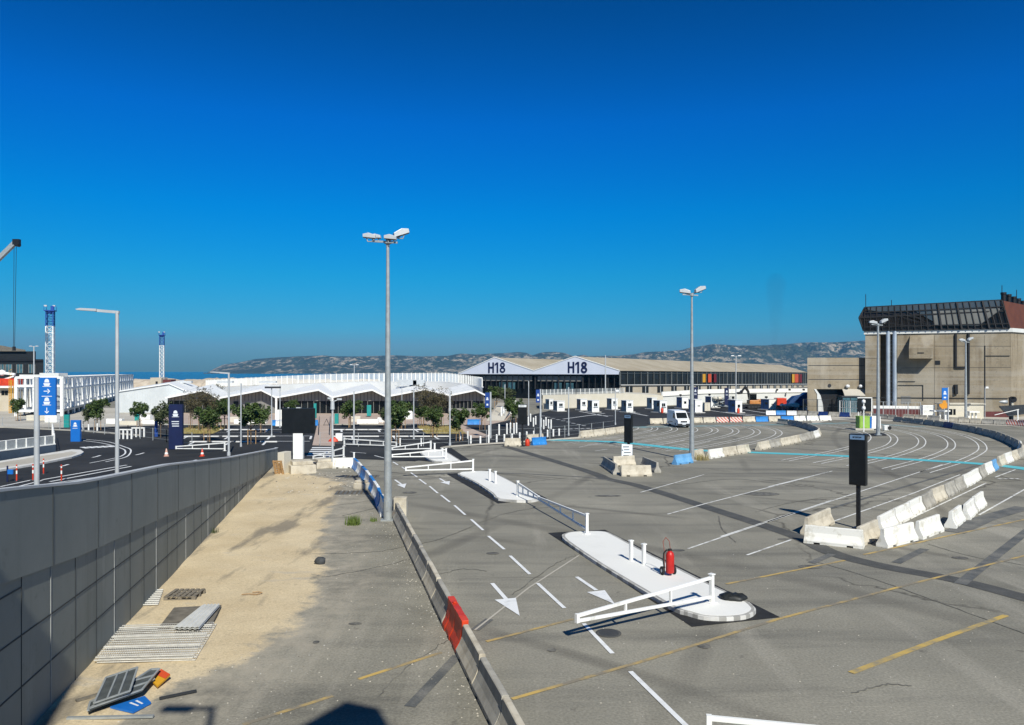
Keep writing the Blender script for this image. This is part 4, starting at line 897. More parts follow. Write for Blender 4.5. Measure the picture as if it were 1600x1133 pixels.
for px in (4.8, 10.2, -4): m = MB(); m.box((PX(px,Yo), Yo-.05, PZ(614,Yo)), (.6,.1,.9)); m.build('window', M_GLASS, so2)
yl = thing('yellow_mast', 'thin yellow lattice mast beside the site office', 'mast', (*W(17.5,152),0)); m = MB()
for x, y in ((-.25,-.25),(.25,-.25),(.25,.25),(-.25,.25)): m.bar((x,y,0),(x,y,PZ(594,152)),.09)
for k in range(16): m.bar((-.25,-.25,k*.55),(.25,-.25,k*.55+.5),.06)
m.build('lattice_shaft', M_OCHRE, yl)
# dark-blue parapet with railing and the pale traffic island at the left edge
lp = thing('ramp_parapet', 'dark blue-grey parapet with white-posted glass railing at the left edge', 'parapet wall')
a, b = Vector((*G(-60,728),0)), Vector((*G(84.5,708),0)); m = MB(); zt3 = PZ(694.5, b.y); m.bar(a+Vector((0,0,zt3/2)), b+Vector((0,0,zt3/2)), .35, zt3); m.build('parapet', M('slate_blue_wall', (.05,.075,.11), .7, var=.12), lp)
m = MB(); mm_ = MB()
for t in [k/9 for k in range(10)]: q = a+(b-a)*t+Vector((0,0,zt3)); m.bar(q, q+Vector((0,0,.95)), .14)
m.bar(a+Vector((0,0,zt3+.05)), b+Vector((0,0,zt3+.05)), .4, .1); m.bar(a+Vector((0,0,zt3+.92)), b+Vector((0,0,zt3+.92)), .07); split_build(m, 'railing_post', M_WPAINT, lp)
mm_.bar(a+Vector((0,0,zt3+.48)), b+Vector((0,0,zt3+.48)), .03, .75); mm_.build('railing_panel', M_GALV, lp)
b2 = Vector((*W(82,92),0)); m = MB()
for t in [k/5 for k in range(6)]: q = b+(b2-b)*t; m.bar(q, q+Vector((0,0,2.0)), .12)
for z in (.2,1.0,1.9): m.bar(b+Vector((0,0,z)), b2+Vector((0,0,z)), .06)
m.build('end_railing', M_WPAINT, lp)
pi = thing('traffic_island', 'long pale kerbed traffic island with rounded tip at the left edge', 'traffic island')
op = [G(-80,744), G(0,737), G(60,727), G(112,716.5), G(127,711.5), G(131,708.5), G(126,705), G(112,704.5), G(60,713), G(0,723), G(-80,733)]
m = MB(); m.prism(op, 0, .16); m.build('kerb', M_KERBW, pi); cx = sum(p[0] for p in op)/len(op); cy = sum(p[1] for p in op)/len(op)
ip = [G(-80,741.5), G(0,734.5), G(60,725), G(112,714), G(121,710), G(112,708), G(60,716), G(0,726), G(-80,736)]
m = MB(); m.prism(ip, .1, .17); m.build('paving', M_PALEC, pi)
pm = MB(); pm.cyl((0,0,0),(0,0,1.25),.05,.05,10); pr = thing('delineator_post', 'x', 'post', group='thin posts on the left road'); pm.build('pole', M_REDP, pr)
m = MB(); m.cyl((0,0,.55),(0,0,.8),.055,.055,10); m.cyl((0,0,1.0),(0,0,1.12),.055,.055,10); m.build('white_band', M_WPAINT, pr); m = MB(); m.cyl((0,0,0),(0,0,.06),.2,.16,12); m.build('base', M_PLASTIC, pr); PRD = Proto(pr)
for px, py, lb in ((26,752,'red and white delineator post nearest the left edge of the road'),(51.5,751,'red and white post just left of the blue sign post'),(96,752,'red and white post right of the blue direction sign'),(68,741,'smaller-looking red post behind the blue sign post')): PRD.put((*G(px,py),0), 0, lb)
pr = thing('delineator_post', 'dark blue marker post at the far left edge of the road', 'post', (*G(11.6,753),0), 0, 'thin posts on the left road'); m = MB(); m.cyl((0,0,0),(0,0,1.2),.06,.06,10); m.build('pole', M_NAVY, pr); m = MB(); m.box((.2,0,.75),(.45,.1,.35)); m.build('plate', M_BLUE, pr)

# ------------------------------------------------------------------ lamps and masts
def flood(par, x, z, yaw, tilt=.35, s=1.0, y=0):
    m = MB(); c, sn = math.cos(yaw), math.sin(yaw)
    pts = [(-.42,-.10),(.42,-.14),(.46,.06),(.1,.20),(-.36,.12)]
    m.extr([(p*s, q*s) for p, q in pts], (x-sn*-.17*s, y-c*.17*s, z), (c, sn, tilt), (-tilt*c, -tilt*sn, 1), (-sn*.34*s, c*.34*s, 0)); o = m.build('floodlight', M_LAMP, par, bevel=.02)
    m = MB(); m.extr([(-.40*s,-.135*s),(.40*s,-.165*s),(.40*s,-.125*s),(-.40*s,-.105*s)], (x-sn*-.13*s, y-c*.13*s, z-.005), (c, sn, tilt), (-tilt*c, -tilt*sn, 1), (-sn*.26*s, c*.26*s, 0)); m.build('lamp_glass', M_GLASS, o)
    m = MB(); m.tube([(x-.25*s*c, y, z-.02), (x-.16*s*c, y, z-.3), (x+.14*s*c, y, z-.3), (x+.25*s*c, y, z-.02)], .03, 6); m.build('bracket', M_GALV, o)
def mast(px, py, ytop, label, four=True, r0=.24, r1=.085):
    x, Y = G(px, py); zt = PZ(ytop, Y); t = thing('floodlight_mast', label, 'light mast', (x,Y,0), 0, 'tall floodlight masts')
    m = MB(); m.cyl((0,0,0),(0,0,1.2),r0,r0*.97,20); m.cyl((0,0,1.2),(0,0,zt-.75),r0*.92,r1,20); m.cyl((0,0,zt-.75),(0,0,zt-.3),r1*1.15,r1*1.15,14); m.build('pole', M_GALV, t)
    m = MB(); m.box((0,0,.04),(.7,.7,.08)); m.build('base_plate', M_GALV, t); m = MB(); m.box((0,-r0-.005,.8),(.14,.03,.5)); m.build('access_door', M_GALV, t)
    m = MB(); m.bar((-.85,0,zt-.42),(.55,-.12,zt-.52),.10); m.bar((0,.05,zt-.4),(.62,.35,zt-.1),.09); m.lathe([(.2,-.06),(.2,.06)],(0,0,zt-.5),12); m.build('crossarm', M_GALV, t)
    if four: flood(t,-.98,zt-.16,R(176),.16,.82,-.1); flood(t,.20,zt-.26,R(174),.16,.80,-.25); flood(t,.66,zt+.08,R(20),.42,.98,.3); flood(t,-.72,zt-.10,R(174),.1,.7,.35)
    else: flood(t,-.6,zt-.15,R(172),.2,1.15); flood(t,.72,zt+.05,R(15),.45,1.15)
    return t
mast(606,813,365,'tallest galvanised floodlight mast, in the centre foreground beside the concrete barriers')
mast(1081,720,453,'galvanised floodlight mast standing beside a blue barrier right of centre',False)
mast(1372,680,502,'floodlight mast beside the green cabinet in front of the bunker',False,.26,.12)
mast(1509,657,530,'floodlight mast farthest right in front of the bunker wall',False,.24,.12)
def lamp(name, px, py, ytop, label, kind='arm', arm=-1.5, zb=0, Y=None, r=.075, grp='slender street lamps'):
    if Y is None: x, Y = G(px, py, zb)
    else: x = PX(px, Y)
    zt = PZ(ytop, Y)-zb; t = thing(name, label, 'street lamp', (x,Y,zb), 0, grp); m = MB(); m.cyl((0,0,0),(0,0,zt),r,r*.8,12); m.build('pole', M_LAMP, t)
    m = MB(); m.cyl((0,0,0),(0,0,.35),r*1.6,r*1.5,12); m.build('base', M_LAMP, t)
    if kind == 'arm':
        s = 1 if arm > 0 else -1; m = MB(); m.bar((-s*r,0,zt-.03),(arm*.55,0,zt+.05),r*1.3,r*1.3); m.build('arm', M_LAMP, t)
        m = MB(); m.extr([(0,-.045),(.48,-.02),(.52,.02),(.40,.07),(0,.06)], (arm*.5,-.14,zt+.05), (abs(arm)/1.5*s*1.55,0,.06), (0,0,1), (0,.28,0)); h = m.build('lamp_head', M_LAMP, t, bevel=.01)
    elif kind == 'double':
        m = MB(); m.bar((-.75,0,zt-.1),(.75,0,zt-.05),.08); m.build('crossarm', M_LAMP, t)
        for sx in (-1, 1): m = MB(); m.box((sx*.75,0,zt+.02),(.75,.35,.2),0,0,(.7,.8)); m.build('lamp_head', M_LAMP, t)
    elif kind == 'flat':
        m = MB(); m.box((.15,0,zt+.05),(1.9,.5,.22),.15); m.build('lamp_head', M_PLASTIC, t)
    elif kind == 'cam':
        m = MB(); m.bar((0,0,zt-.1),(-.25,0,zt+.15),.08); m.bar((0,0,zt-.1),(.55,0,zt+.1),.07); m.cyl((0,0,zt-.75),(0,0,zt-.05),r*1.9,r*1.6,10); m.build('bracket', M_LAMP, t)
        m = MB(); m.box((.6,0,zt+.12),(.4,.16,.14)); m.box((-.25,0,zt+.2),(.3,.16,.14)); split_build(m, 'camera', M_LAMP, t)
    elif kind == 'ball':
        m = MB(); m.bar((0,0,zt),(.35,0,zt+.05),.06); m.box((.3,0,zt+.05),(.5,.3,.3),0,0,(.8,.8)); m.build('lamp_head', M_LENS, t)
    elif kind == 'head':
        m = MB(); m.box((0,0,zt+.03),(.12,.12,.9)); m.build('lamp_head', M_LAMP, t)
    return t
lamp('street_lamp',183,0,487,'tall grey street lamp with single arm rising from the ramp behind the long wall','arm',-1.62,rampz(32),32,.085)
lamp('street_lamp',357.5,712,583,'white single-arm street lamp just behind the long wall before the terminal','arm',-1.75,0,None,.11)
lamp('lamp_column',376.5,698,606,'slim armless lamp column right of the white single-arm lamp, in the car park','head',0)
lamp('lamp_column',424.5,683,606,'lamp column with wide flat grey head left of the big black screen','flat',0)
lamp('lamp_column',437.5,668,607,'thin lamp column close behind the left edge of the big black screen','head',0)
lamp('camera_column',519.5,731,626,'tall white column with camera brackets rising from the sand end beside the pink walkway','cam',0,0,None,.10)
lamp('lamp_column',553,694,618,'white lamp column with small dark box right of the pink walkway','head',0,0,None,.1)
lamp('lamp_column',628,668,603,'thin lamp column against the white terminal roof right of the tall mast','double',0,0,None,.06)
lamp('lamp_column',646.5,686,616,'lamp column left of the dry-leaved trees in the car park','head',0)
lamp('lamp_column',703,697,615,'white lamp column right of the dry-leaved trees at the car park kerb','head',0,0,None,.09)
lamp('lamp_column',888.5,681,611,'slim lamp column left of the first kiosks beside the cream barriers','head',0)
lamp('lamp_column',961.5,664,611,'lamp column with small round head behind the middle black sign','ball',0)
lamp('lamp_column',946,634,558,'very tall grey lamp column in front of the right H18 gable','head',0,0,None,.16)
lamp('lamp_column',1150,640,556,'tall lamp column with small double head beside the excavator','double',0,0,None,.13)
lamp('lamp_column',1265,652,580,'lamp column with white head in front of the tunnel block corner','ball',0,0,150,.08)
lamp('lamp_column',53,0,541,'double-headed floodlight column in front of the dark warehouse','double',0,0,190,.16)
lamp('lamp_column',553.5,0,570,'small double-headed lamp column on the viaduct behind the terminal roofs','double',0,0,190,.09)
lamp('lamp_column',789,655,605,'thin lamp column among the trees right of the terminal','head',0)
lamp('lamp_column',826,664,600,'pale lamp column beneath the left H18 gable','head',0)
lamp('lamp_column',1539,657,606,'thin post with white box standing at the bunker wall','ball',0,0,None,.06)

# ------------------------------------------------------------------ signs
def ferry(mb, cx, cz, s, y, mi=0):
    """front view of a ship as a sign pictogram, in the x-z plane"""
    def poly(p): mb.add([(cx+a*s, y, cz+b*s) for a, b in p], [tuple(range(len(p)))], mi)
    poly([(-.5,-.1),(.5,-.1),(.36,-.5),(-.36,-.5)]); poly([(-.36,.0),(.36,.0),(.30,.36),(.12,.52),(-.12,.52),(-.30,.36)]); poly([(-.62,-.62),(.62,-.62),(.62,-.54),(-.62,-.54)])
def arrowR(mb, cx, cz, s, y, ang):
    c, n = math.cos(ang), math.sin(ang)
    for p in ([(-.5,-.07),(.2,-.07),(.2,.07),(-.5,.07)], [(.05,.36),(.22,.36),(.55,0),(.30,0)], [(.30,0),(.55,0),(.22,-.36),(.05,-.36)]): mb.add([(cx+(a*c-b*n)*s, y, cz+(a*n+b*c)*s) for a, b in p], [tuple(range(len(p)))])
Ys = 30; xs = PX(57.5,Ys); zb = rampz(Ys); t = thing('direction_sign', 'tall blue direction sign with two white ship symbols and arrows on grey post at left', 'sign', (xs,Ys,zb))
m = MB(); m.cyl((0,0,0),(0,0,PZ(589,Ys)-zb),.10,.10,14); m.build('post', M_LAMP, t)
x0, x1, z0, z1 = PX(61.5,Ys)-xs, PX(88,Ys)-xs, PZ(649,Ys)-zb, PZ(590,Ys)-zb; m = MB(); m.box(((x0+x1)/2,0,(z0+z1)/2),(x1-x0,.10,z1-z0)); bd = m.build('panel', M_BLUE, t, bevel=.01)
m = MB(); cx = (x0+x1)/2-.01; hh = z1-z0; ferry(m,cx,z1-.13*hh,.27,-.053); arrowR(m,cx,z1-.36*hh,.24,-.053,0); ferry(m,cx,z1-.62*hh,.27,-.053); arrowR(m,cx,z1-.87*hh,.22,-.053,-R(90)); m.bar((cx-.2,-.052,z1-.495*hh),(cx+.2,-.052,z1-.495*hh),.004,.025); m.build('pictograms', M_SIGNW, bd, recalc=False)
def totem(px0, px1, y0, y1, Y, mat, label, cat='totem sign', ship=True, rz=0, wide=.35, lines=3):
    x0, x1 = PX(px0,Y), PX(px1,Y); h = PZ(y0,Y)-PZ(y1,Y); t = thing('totem_sign', label, cat, ((x0+x1)/2,Y,max(0,PZ(y1,Y))), rz); wd = x1-x0
    m = MB(); m.box((0,0,h/2),(wd,wide,h)); b = m.build('panel', mat, t, bevel=.02); m = MB(); f = -wide/2-.006
    if ship: ferry(m,0,h*.80,wd*.42,f)
    for k in range(lines): m.bar((-wd*.28+.03*k,f,h*(.62-.05*k)),(wd*.26,f,h*(.62-.05*k)),.004,h*.018)
    if lines or ship: m.build('symbols', M_SIGNW, b, recalc=False)
    return t
totem(264.5,286,632,702,81,M_NAVY,'tall navy totem sign with a white ship symbol behind the white height gate',lines=3)
totem(111.5,126,656.5,690,90.3,M_BLUE,'short blue totem sign with white symbols on the left road',lines=1)
totem(1082.5,1090,605,632,160,M_NAVY,'navy totem sign with white symbols right behind the middle mast',lines=2); totem(1132,1138.5,606,633,162,M_NAVY,'navy totem sign with white symbols left of the excavator',lines=2)
totem(490.5,494.5,633,656,136,M_TEALP,'thin teal totem panel at the right edge of the big black screen',lines=0,ship=False); totem(573.5,580,633,650,140,M_TEALP,'teal totem panel hanging in front of the terminal glazing right of a tree',lines=0,ship=False)
totem(523,529,648,664,121,M_TEALP,'teal totem panel right of the pink walkway',lines=0,ship=False); totem(100.5,108.5,648,668,113,M_TEALP,'teal totem panel in front of the white gangway',lines=0,ship=False); totem(211,217.5,648,661,125,M_TEALP,'teal panel partly behind a young tree near the white shed',lines=0,ship=False)
totem(242,246.5,650,683,97,M_DBLUE,'narrow dark blue totem sign seen nearly edge on left of the navy totem',lines=0,ship=False,rz=.3)
totem(708,713,655,672,113,M_DBLUE,'narrow blue totem on the plaza beside a young tree right of centre',lines=0,ship=False)
def flag_sign(pp, px0, px1, y0, y1, py, label, mat=M_DBLUE, ytop=None):
    x, Y = G(pp, py); t = thing('blue_sign', label, 'sign', (x,Y,0)); ytop = ytop or y0-1; m = MB(); m.cyl((0,0,0),(0,0,PZ(ytop,Y)),.11,.11,12); m.build('post', M_LAMP, t)
    a, b, z0, z1 = PX(px0,Y)-x, PX(px1,Y)-x, PZ(y1,Y), PZ(y0,Y); m = MB(); m.box(((a+b)/2,-.02,(z0+z1)/2),(b-a,.12,z1-z0)); bd = m.build('panel', mat, t); m = MB(); ferry(m,(a+b)/2,z0+(z1-z0)*.6,(b-a)*.55,-.09); m.box(((a+b)/2,-.085,z0+(z1-z0)*.2),((b-a)*.4,.006,(z1-z0)*.12)); m.build('symbols', M_SIGNW, bd, recalc=False)
flag_sign(766.5,758,765,613.5,637,685,'blue sign panel with white ship on a grey post right of the terminal'); flag_sign(844.5,837.5,844,609,629,690,'blue sign panel with white ship on a post below the left H18 gable')
flag_sign(1481.5,1471.5,1480.5,606,625,660,'bright blue sign with white symbols on a thin post in front of the bunker',M_BLUE)
x, Y = G(1475.5,657); t = thing('orange_sign', 'orange irregular warning sign on a thin post left of the bright blue sign', 'sign', (x,Y,0)); m = MB(); m.cyl((0,0,0),(0,0,PZ(638,Y)),.06); m.build('post', M_LAMP, t); m = MB(); zc = PZ(632.5,Y)
m.extr([(-.35,-.7),(.3,-.6),(.85,-.35),(.7,.15),(.35,.3),(.15,.75),(-.2,.7),(-.35,.25),(-.9,.1),(-.8,-.3)], (0,-.05,zc), (1,0,0), (0,0,1), (0,.06,0)); m.build('panel', M('sign_orange', (.62,.26,.02), .5, var=.08), t)
def vms(px, py, w, y0, y1, rz, label, hdr, depth=.34, wr=None):
    x, Y = G(px, py); t = thing('lane_sign', label, 'message sign', (x,Y,0), rz, 'black lane message signs'); z0, z1 = PZ(y1,Y), PZ(y0,Y); m = MB(); m.box((0,.02,z0/2+.05),(.19,.16,z0+.1)); m.box((0,.02,.03),(.5,.5,.06)); m.build('post', M_DARK, t, bevel=.01)
    m = MB(); m.box((0,0,(z0+z1)/2),(w,depth,z1-z0)); b = m.build('housing', M_SCREEN, t, bevel=.025)
    m = MB(); m.box((0,-depth/2-.004,(z0+z1)/2-.12),(w-.1,.01,z1-z0-.45)); m.build('screen', M_SCREEN, b); m = MB(); m.box((0,-depth/2-.006,z1-.17),(w-.12,.012,.24)); hd = m.build('header_plate', M('header_plate_'+hdr, (.16,.26,.40) if hdr == 'blue' else (.66,.68,.68), .5), b)
    m = MB(); xx = -w*.28
    for k, l in enumerate((.10,.05,.07,.09,.05,.08)): m.box((xx+l/2, -depth/2-.014, z1-.17+.01*(k % 2)),(l*.75,.004,.075-.02*(k % 2))); xx += l*1.05
    m.build('header_writing', M_SCREEN, hd, recalc=False); return t
vms(1341,826,.84,678,758,-R(42),'black lane message sign with pale blue header on a post between white barriers at right','blue')
vms(982,725,.72,648,692,-R(38),'black lane message sign with blue header behind the white board in the middle','blue'); vms(816.5,697.5,1.0,632,663,-R(4),'black lane message sign with white header beside a red extinguisher and blue barrier','white',.3)
x, Y = G(466.5,717); t = thing('display_screen', 'big black display screen on a white plinth at the end of the long wall', 'display screen', (x,Y,0)); m = MB(); zz = PZ(677,Y); m.box((0,0,zz/2),(.92,.5,zz)); m.build('plinth', M_WPAINT, t, bevel=.02); m = MB(); m.box((0,0,PZ(657.5,Y)),(3.1,.35,2.38)); b = m.build('screen', M_SCREEN, t, bevel=.03); m = MB(); m.box((0,.02,PZ(638,Y)+.03),(.4,.3,.14)); m.box((-.95,0,PZ(638,Y)),(.14,.14,.2)); split_build(m, 'sensor', M_LAMP, t)
m = MB(); m.box((0,0,zz-.04),(1.0,.45,.25)); m.build('neck', M_DARK, t)
x, Y = G(979.5,727); t = thing('notice_board', 'white notice board with arrows and text lines leaning on a cream barrier in the middle', 'notice board', (x,Y,0), .1); m = MB(); wd = 17*Y/F; ht = 26*Y/F; z0 = .35
m.extr([(-wd/2,0),(wd/2,0),(wd/2,ht),(-wd/2,ht)], (0,0,z0), (1,0,-.06), (.05,.14,1), (0,.05,0)); b = m.build('board', M_SIGNW, t); m = MB()
for k, (a_, l, hh) in enumerate(((-.1,.55,.12),(-.05,.5,.10),(.0,.62,.11),(-.1,.55,.10),(-.05,.4,.1))): z = z0+ht*(.86-.17*k); m.box((a_+.06,-.012+.14*(z-z0)-.03,z),(l,.004,hh*.55)); 
m.add([(-wd*.42,-.04+.14*ht*.7,z0+ht*.72),(-wd*.30,-.04+.14*ht*.7,z0+ht*.66),(-wd*.42,-.04+.14*ht*.6,z0+ht*.60)],[(0,1,2)]); m.add([(wd*.42,-.04+.14*ht*.35,z0+ht*.40),(wd*.32,-.04+.14*ht*.3,z0+ht*.32),(wd*.42,-.04+.14*ht*.25,z0+ht*.25)],[(0,1,2)]); m.build('writing', M_SBACK, b, recalc=False)

# ------------------------------------------------------------------ concrete barriers
def jersey(L=2.9, h=.86, wb=.58, wt=.17):
    m = MB(); prof = [(-wb/2,.09),(-wb/2,.16),(-wb*.32,.34),(-wt*.62,h*.62),(-wt/2,h-.02),(-wt/2+.03,h),(wt/2-.03,h),(wt/2,h-.02),(wt*.62,h*.62),(wb*.32,.34),(wb/2,.16),(wb/2,.09)]
    n = len(prof); vs = []
    for sx in (-1, 1):
        for p, z in prof: vs.append((sx*(L/2-.02-.05*(z/h)), p, z))
    m.add(vs, [tuple(range(n)), tuple(reversed(range(n, 2*n)))]+[(i, i+n, (i+1) % n+n, (i+1) % n) for i in range(n)])
    for c, l in ((-L*.41,L*.17),(0,L*.44),(L*.41,L*.17)): m.box((c,0,.045),(l,wb-.01,.09))
    return m
def plastic_barrier(L=2.0, h=.85):
    m = MB(); prof = [(-.26,0),(-.26,.12),(-.15,.32),(-.09,.62),(-.10,h),(.10,h),(.09,.62),(.15,.32),(.26,.12),(.26,0)]; n = len(prof); xs = [-L/2,-L/2+.05,-L*.3,-L*.28,-L*.06,-L*.04,L*.04,L*.06,L*.28,L*.3,L/2-.05,L/2]; vs = []
    for k, x in enumerate(xs): s = .86 if k in (0, 11) else (.9 if k in (3, 4, 7, 8) else 1); vs += [(x, p*s, z) for p, z in prof]
    fs = [tuple(range(n)), tuple(reversed(range((len(xs)-1)*n, len(xs)*n)))]
    for k in range(len(xs)-1): fs += [(k*n+i, k*n+n+i, k*n+n+(i+1) % n, k*n+(i+1) % n) for i in range(n)]
    m.add(vs, fs); m.cyl((L*.2,0,h),(L*.2,0,h+.05),.06); return m
BP = {}
for nm, mt, bld in (('white',M_WCON,jersey),('cream',M_CREAM,jersey),('grey',M_GCON,jersey),('bluec',M_BLUEF,jersey),('striped',M_STRIPE,jersey),('navyc',M('navy_plastic',(.01,.03,.13),.5,var=.2),jersey)):
    o = bld().build('concrete_barrier' if nm not in ('bluec','navyc') else 'blue_barrier', mt, bevel=.012); BP[nm] = [o, False, 2.9]
for nm, mt in (('blue',M_BLUEP),('red',M_REDP),('wplast',M_WPAINT)): o = plastic_barrier().build('plastic_barrier', mt, bevel=.012); BP[nm] = [o, False, 2.0]
CW = {'white':'white concrete barrier','cream':'cream concrete barrier','grey':'grey concrete barrier','bluec':'faded blue barrier','striped':'striped concrete barrier','navyc':'dark navy barrier','blue':'bright blue plastic barrier','red':'red plastic barrier','wplast':'white plastic barrier'}
def bar_at(a, b, kind, label, group, gap=.04, ht=1.0, jit=.03):
    o, used, L0 = BP[kind]
    if used: o2 = o.copy(); COL.objects.link(o2); o = o2
    else: BP[kind][1] = True
    a, b = Vector(a[:2]), Vector(b[:2]); L = (b-a).length-gap; d = b-a; o.location = ((a.x+b.x)/2+random.uniform(-jit,jit), (a.y+b.y)/2+random.uniform(-jit,jit), 0); o.rotation_euler = (0,0,math.atan2(d.y,d.x)+random.uniform(-jit,jit)*.6); o.scale = (L/L0, 1, ht*random.uniform(.98,1.02))
    return tag(o, label, 'barrier', group)
def chain(pts, kinds, row, start, group, gap=.05, jit=.04):
    """barriers of equal length along a polyline"""
    pts = [Vector(p) for p in pts]; seg = [(b-a).length for a, b in zip(pts, pts[1:])]; T = sum(seg); n = len(kinds)
    def at(s):
        for a, b, l in zip(pts, pts[1:], seg):
            if s <= l+1e-6: return a+(b-a)*(s/l)
            s -= l
        return pts[-1]
    for i, k in enumerate(kinds): bar_at(at(T*i/n), at(T*(i+1)/n), k, f'{CW[k]}, {ORD[i]} from {start}, {row}', group, gap, 1, jit)
def lineA(Y): return (-.1-.246*(Y-17.7)-.12, Y)
chain([lineA(12.45), lineA(44.7)], ['cream','cream','grey','cream','red','grey','cream','grey','grey','cream','grey','grey','grey'][0:13], 'foreground row to the mast', 'the bottom edge', 'barriers of the foreground row', .03, .015)
for o in COL.objects:
    if o.name.startswith('plastic_barrier') and 'foreground row' in o.get('label',''): o.scale.z = 1.12; o.scale.y = 1.12
chain([G(554,731), G(572,751), G(588,775), G(601,808)], ['blue','wplast','blue','wplast','blue','wplast','blue','wplast'], 'blue and white row behind the mast', 'the far end', 'blue and white barriers behind the mast', .02, .03)
bar_at(G(520,731.5), G(554,731), 'white', 'white concrete barrier closing the far end of the blue and white row', 'barriers at the sand end')
cc = [(18.6,39.0),(39.4,63.2)]
chain(cc, ['white','white','white','grey','cream','grey','grey','white','white','grey','white'], 'straight row by the lane sign', 'the near end', 'barriers of the right-hand straight row', .16, .07)
bar_at((39.6,63.4), (40.9,65.0), 'bluec', 'short bright blue barrier at the far end of the straight row beside the turquoise line', 'barriers of the right-hand straight row')
chain([(42.0,66.4),(50.4,75.6),(54.2,82)], ['cream','white','cream','grey','cream','cream','white'], 'row running on to the right edge', 'the turquoise line', 'barriers of the outer curve', .06, .04)
chain([(54.2,82),(57.3,88.6),(60.1,95.5),(62.4,103.6),(63.8,112),(63.8,119),(63.2,127)], ['grey']*11+['navyc']+['grey']*5, 'dark curved row at right', 'its near end', 'barriers of the outer curve', .06, .04)
chain([G(1379,857), G(1430,842.5), G(1469,829.5)], ['white','white'], 'white pair by the lane sign', 'the sign', 'barriers of the short right-hand row', .22, .07)
chain([G(1483,826), G(1502,813.5), G(1520,801), G(1536,789)], ['white']*3, 'white trio at right', 'the near end', 'barriers of the short right-hand row', .32, .10)
bar_at(G(1256,847), G(1352,857), 'white', 'largest-looking white concrete barrier facing the camera below the black lane sign', 'barriers round the black lane sign')
bar_at(G(1258,836), G(1298,818), 'cream', 'cream concrete barrier standing at an angle behind the big white one', 'barriers round the black lane sign'); bar_at(G(1340,852), G(1371,838), 'cream', 'cream barrier in the shade right of the black lane sign post', 'barriers round the black lane sign')
bar_at(G(1054,726.5), G(1080,723), 'bluec', 'blue barrier at the foot of the right-hand mast', 'barriers of the inner row'); bar_at(G(1082,718), G(1098,715.5), 'cream', 'cream barrier just behind the foot of the right-hand mast', 'barriers of the inner row')
chain([G(1106,717), G(1170,707)], ['white','cream','cream'], 'row beside the right mast', 'the mast', 'barriers of the inner row', .08)
chain([G(1183,704), G(1233,694), G(1258,688), G(1278,683), G(1280,679)], ['cream','grey','cream','cream','grey','grey','white','cream'], 'inner loop before its bend', 'the turquoise gap', 'barriers of the inner loop', .06)
chain([G(1280,679), G(1274,675), G(1263,671), G(1250,667.3), G(1239,665.4), G(1228,663.7), G(1216,662.5)], ['grey']*7, 'shaded back of inner loop', 'the bend', 'barriers of the inner loop', .08)
chain([G(1014,662.5), G(1130,660), G(1298,657)], ['cream','cream','cream','cream','cream','striped','striped','cream','blue','cream','blue','white','white','white'], 'far row before the kiosks', 'its left end', 'barriers of the far row', .12)
chain([G(1196,648.5), G(1236,648.8), G(1262,649.5), G(1300,651), G(1345,652.5), G(1402,656.5)], ['wplast','blue','wplast','grey','grey','navyc','grey','navyc','grey','grey','grey','grey','grey'], 'farthest row below tunnel block', 'its left end', 'barriers of the farthest row', .15)
chain([G(1411,654.5), G(1470,658)], ['cream','cream','grey'], 'pale trio behind dark curved row', 'the left', 'barriers below the bunker', .12)
chain([G(1481,659.5), G(1537,662.5), G(1580,664.5), G(1606,666.5)], ['cream','cream','cream','grey','grey','striped','striped'], 'row at the bunker foot', 'the blue sign', 'barriers below the bunker', .1)
chain([G(906,684.5), G(941,680.5), G(976,675.5)], ['cream']*4, 'cream row by middle black sign', 'its left end', 'barriers of the middle row', .06)
bar_at(G(788,697), G(815.5,697), 'cream', 'cream concrete barrier left of the black sign with the white header', 'barriers round the white-headed sign'); bar_at(G(831,696), G(853,694.5), 'blue', 'bright blue plastic barrier right of the black sign with the white header', 'barriers round the white-headed sign'); bar_at(G(822,691), G(849,689), 'cream', 'cream barrier half hidden behind the bright blue plastic one', 'barriers round the white-headed sign')
bar_at(G(969,744), G(1018,743.5), 'cream', 'cream concrete barrier in front of the white notice board', 'barriers round the notice board'); bar_at(G(963,742), G(944,728), 'grey', 'grey barrier standing end on at the left of the notice board', 'barriers round the notice board'); bar_at(G(1028,739), G(1004,728.5), 'grey', 'grey barrier standing end on at the right of the notice board', 'barriers round the notice board'); bar_at(G(957,729), G(992,727), 'cream', 'cream barrier mostly hidden behind the notice board', 'barriers round the notice board')
bar_at(W(730,119), W(751,119), 'blue', 'bright blue plastic barrier on the plaza before the right end of the terminal', 'blue barriers on the plaza'); bar_at(W(424,117), W(441,117), 'blue', 'blue plastic barrier left of the big black screen on the plaza', 'blue barriers on the plaza'); bar_at(W(489,117), W(497,117), 'blue', 'short blue plastic barrier peeping out right of the big black screen', 'blue barriers on the plaza')
bar_at(W(431,115.8), W(443,115.8), 'wplast', 'white plastic barrier in front of the blue one left of the big black screen', 'blue barriers on the plaza')

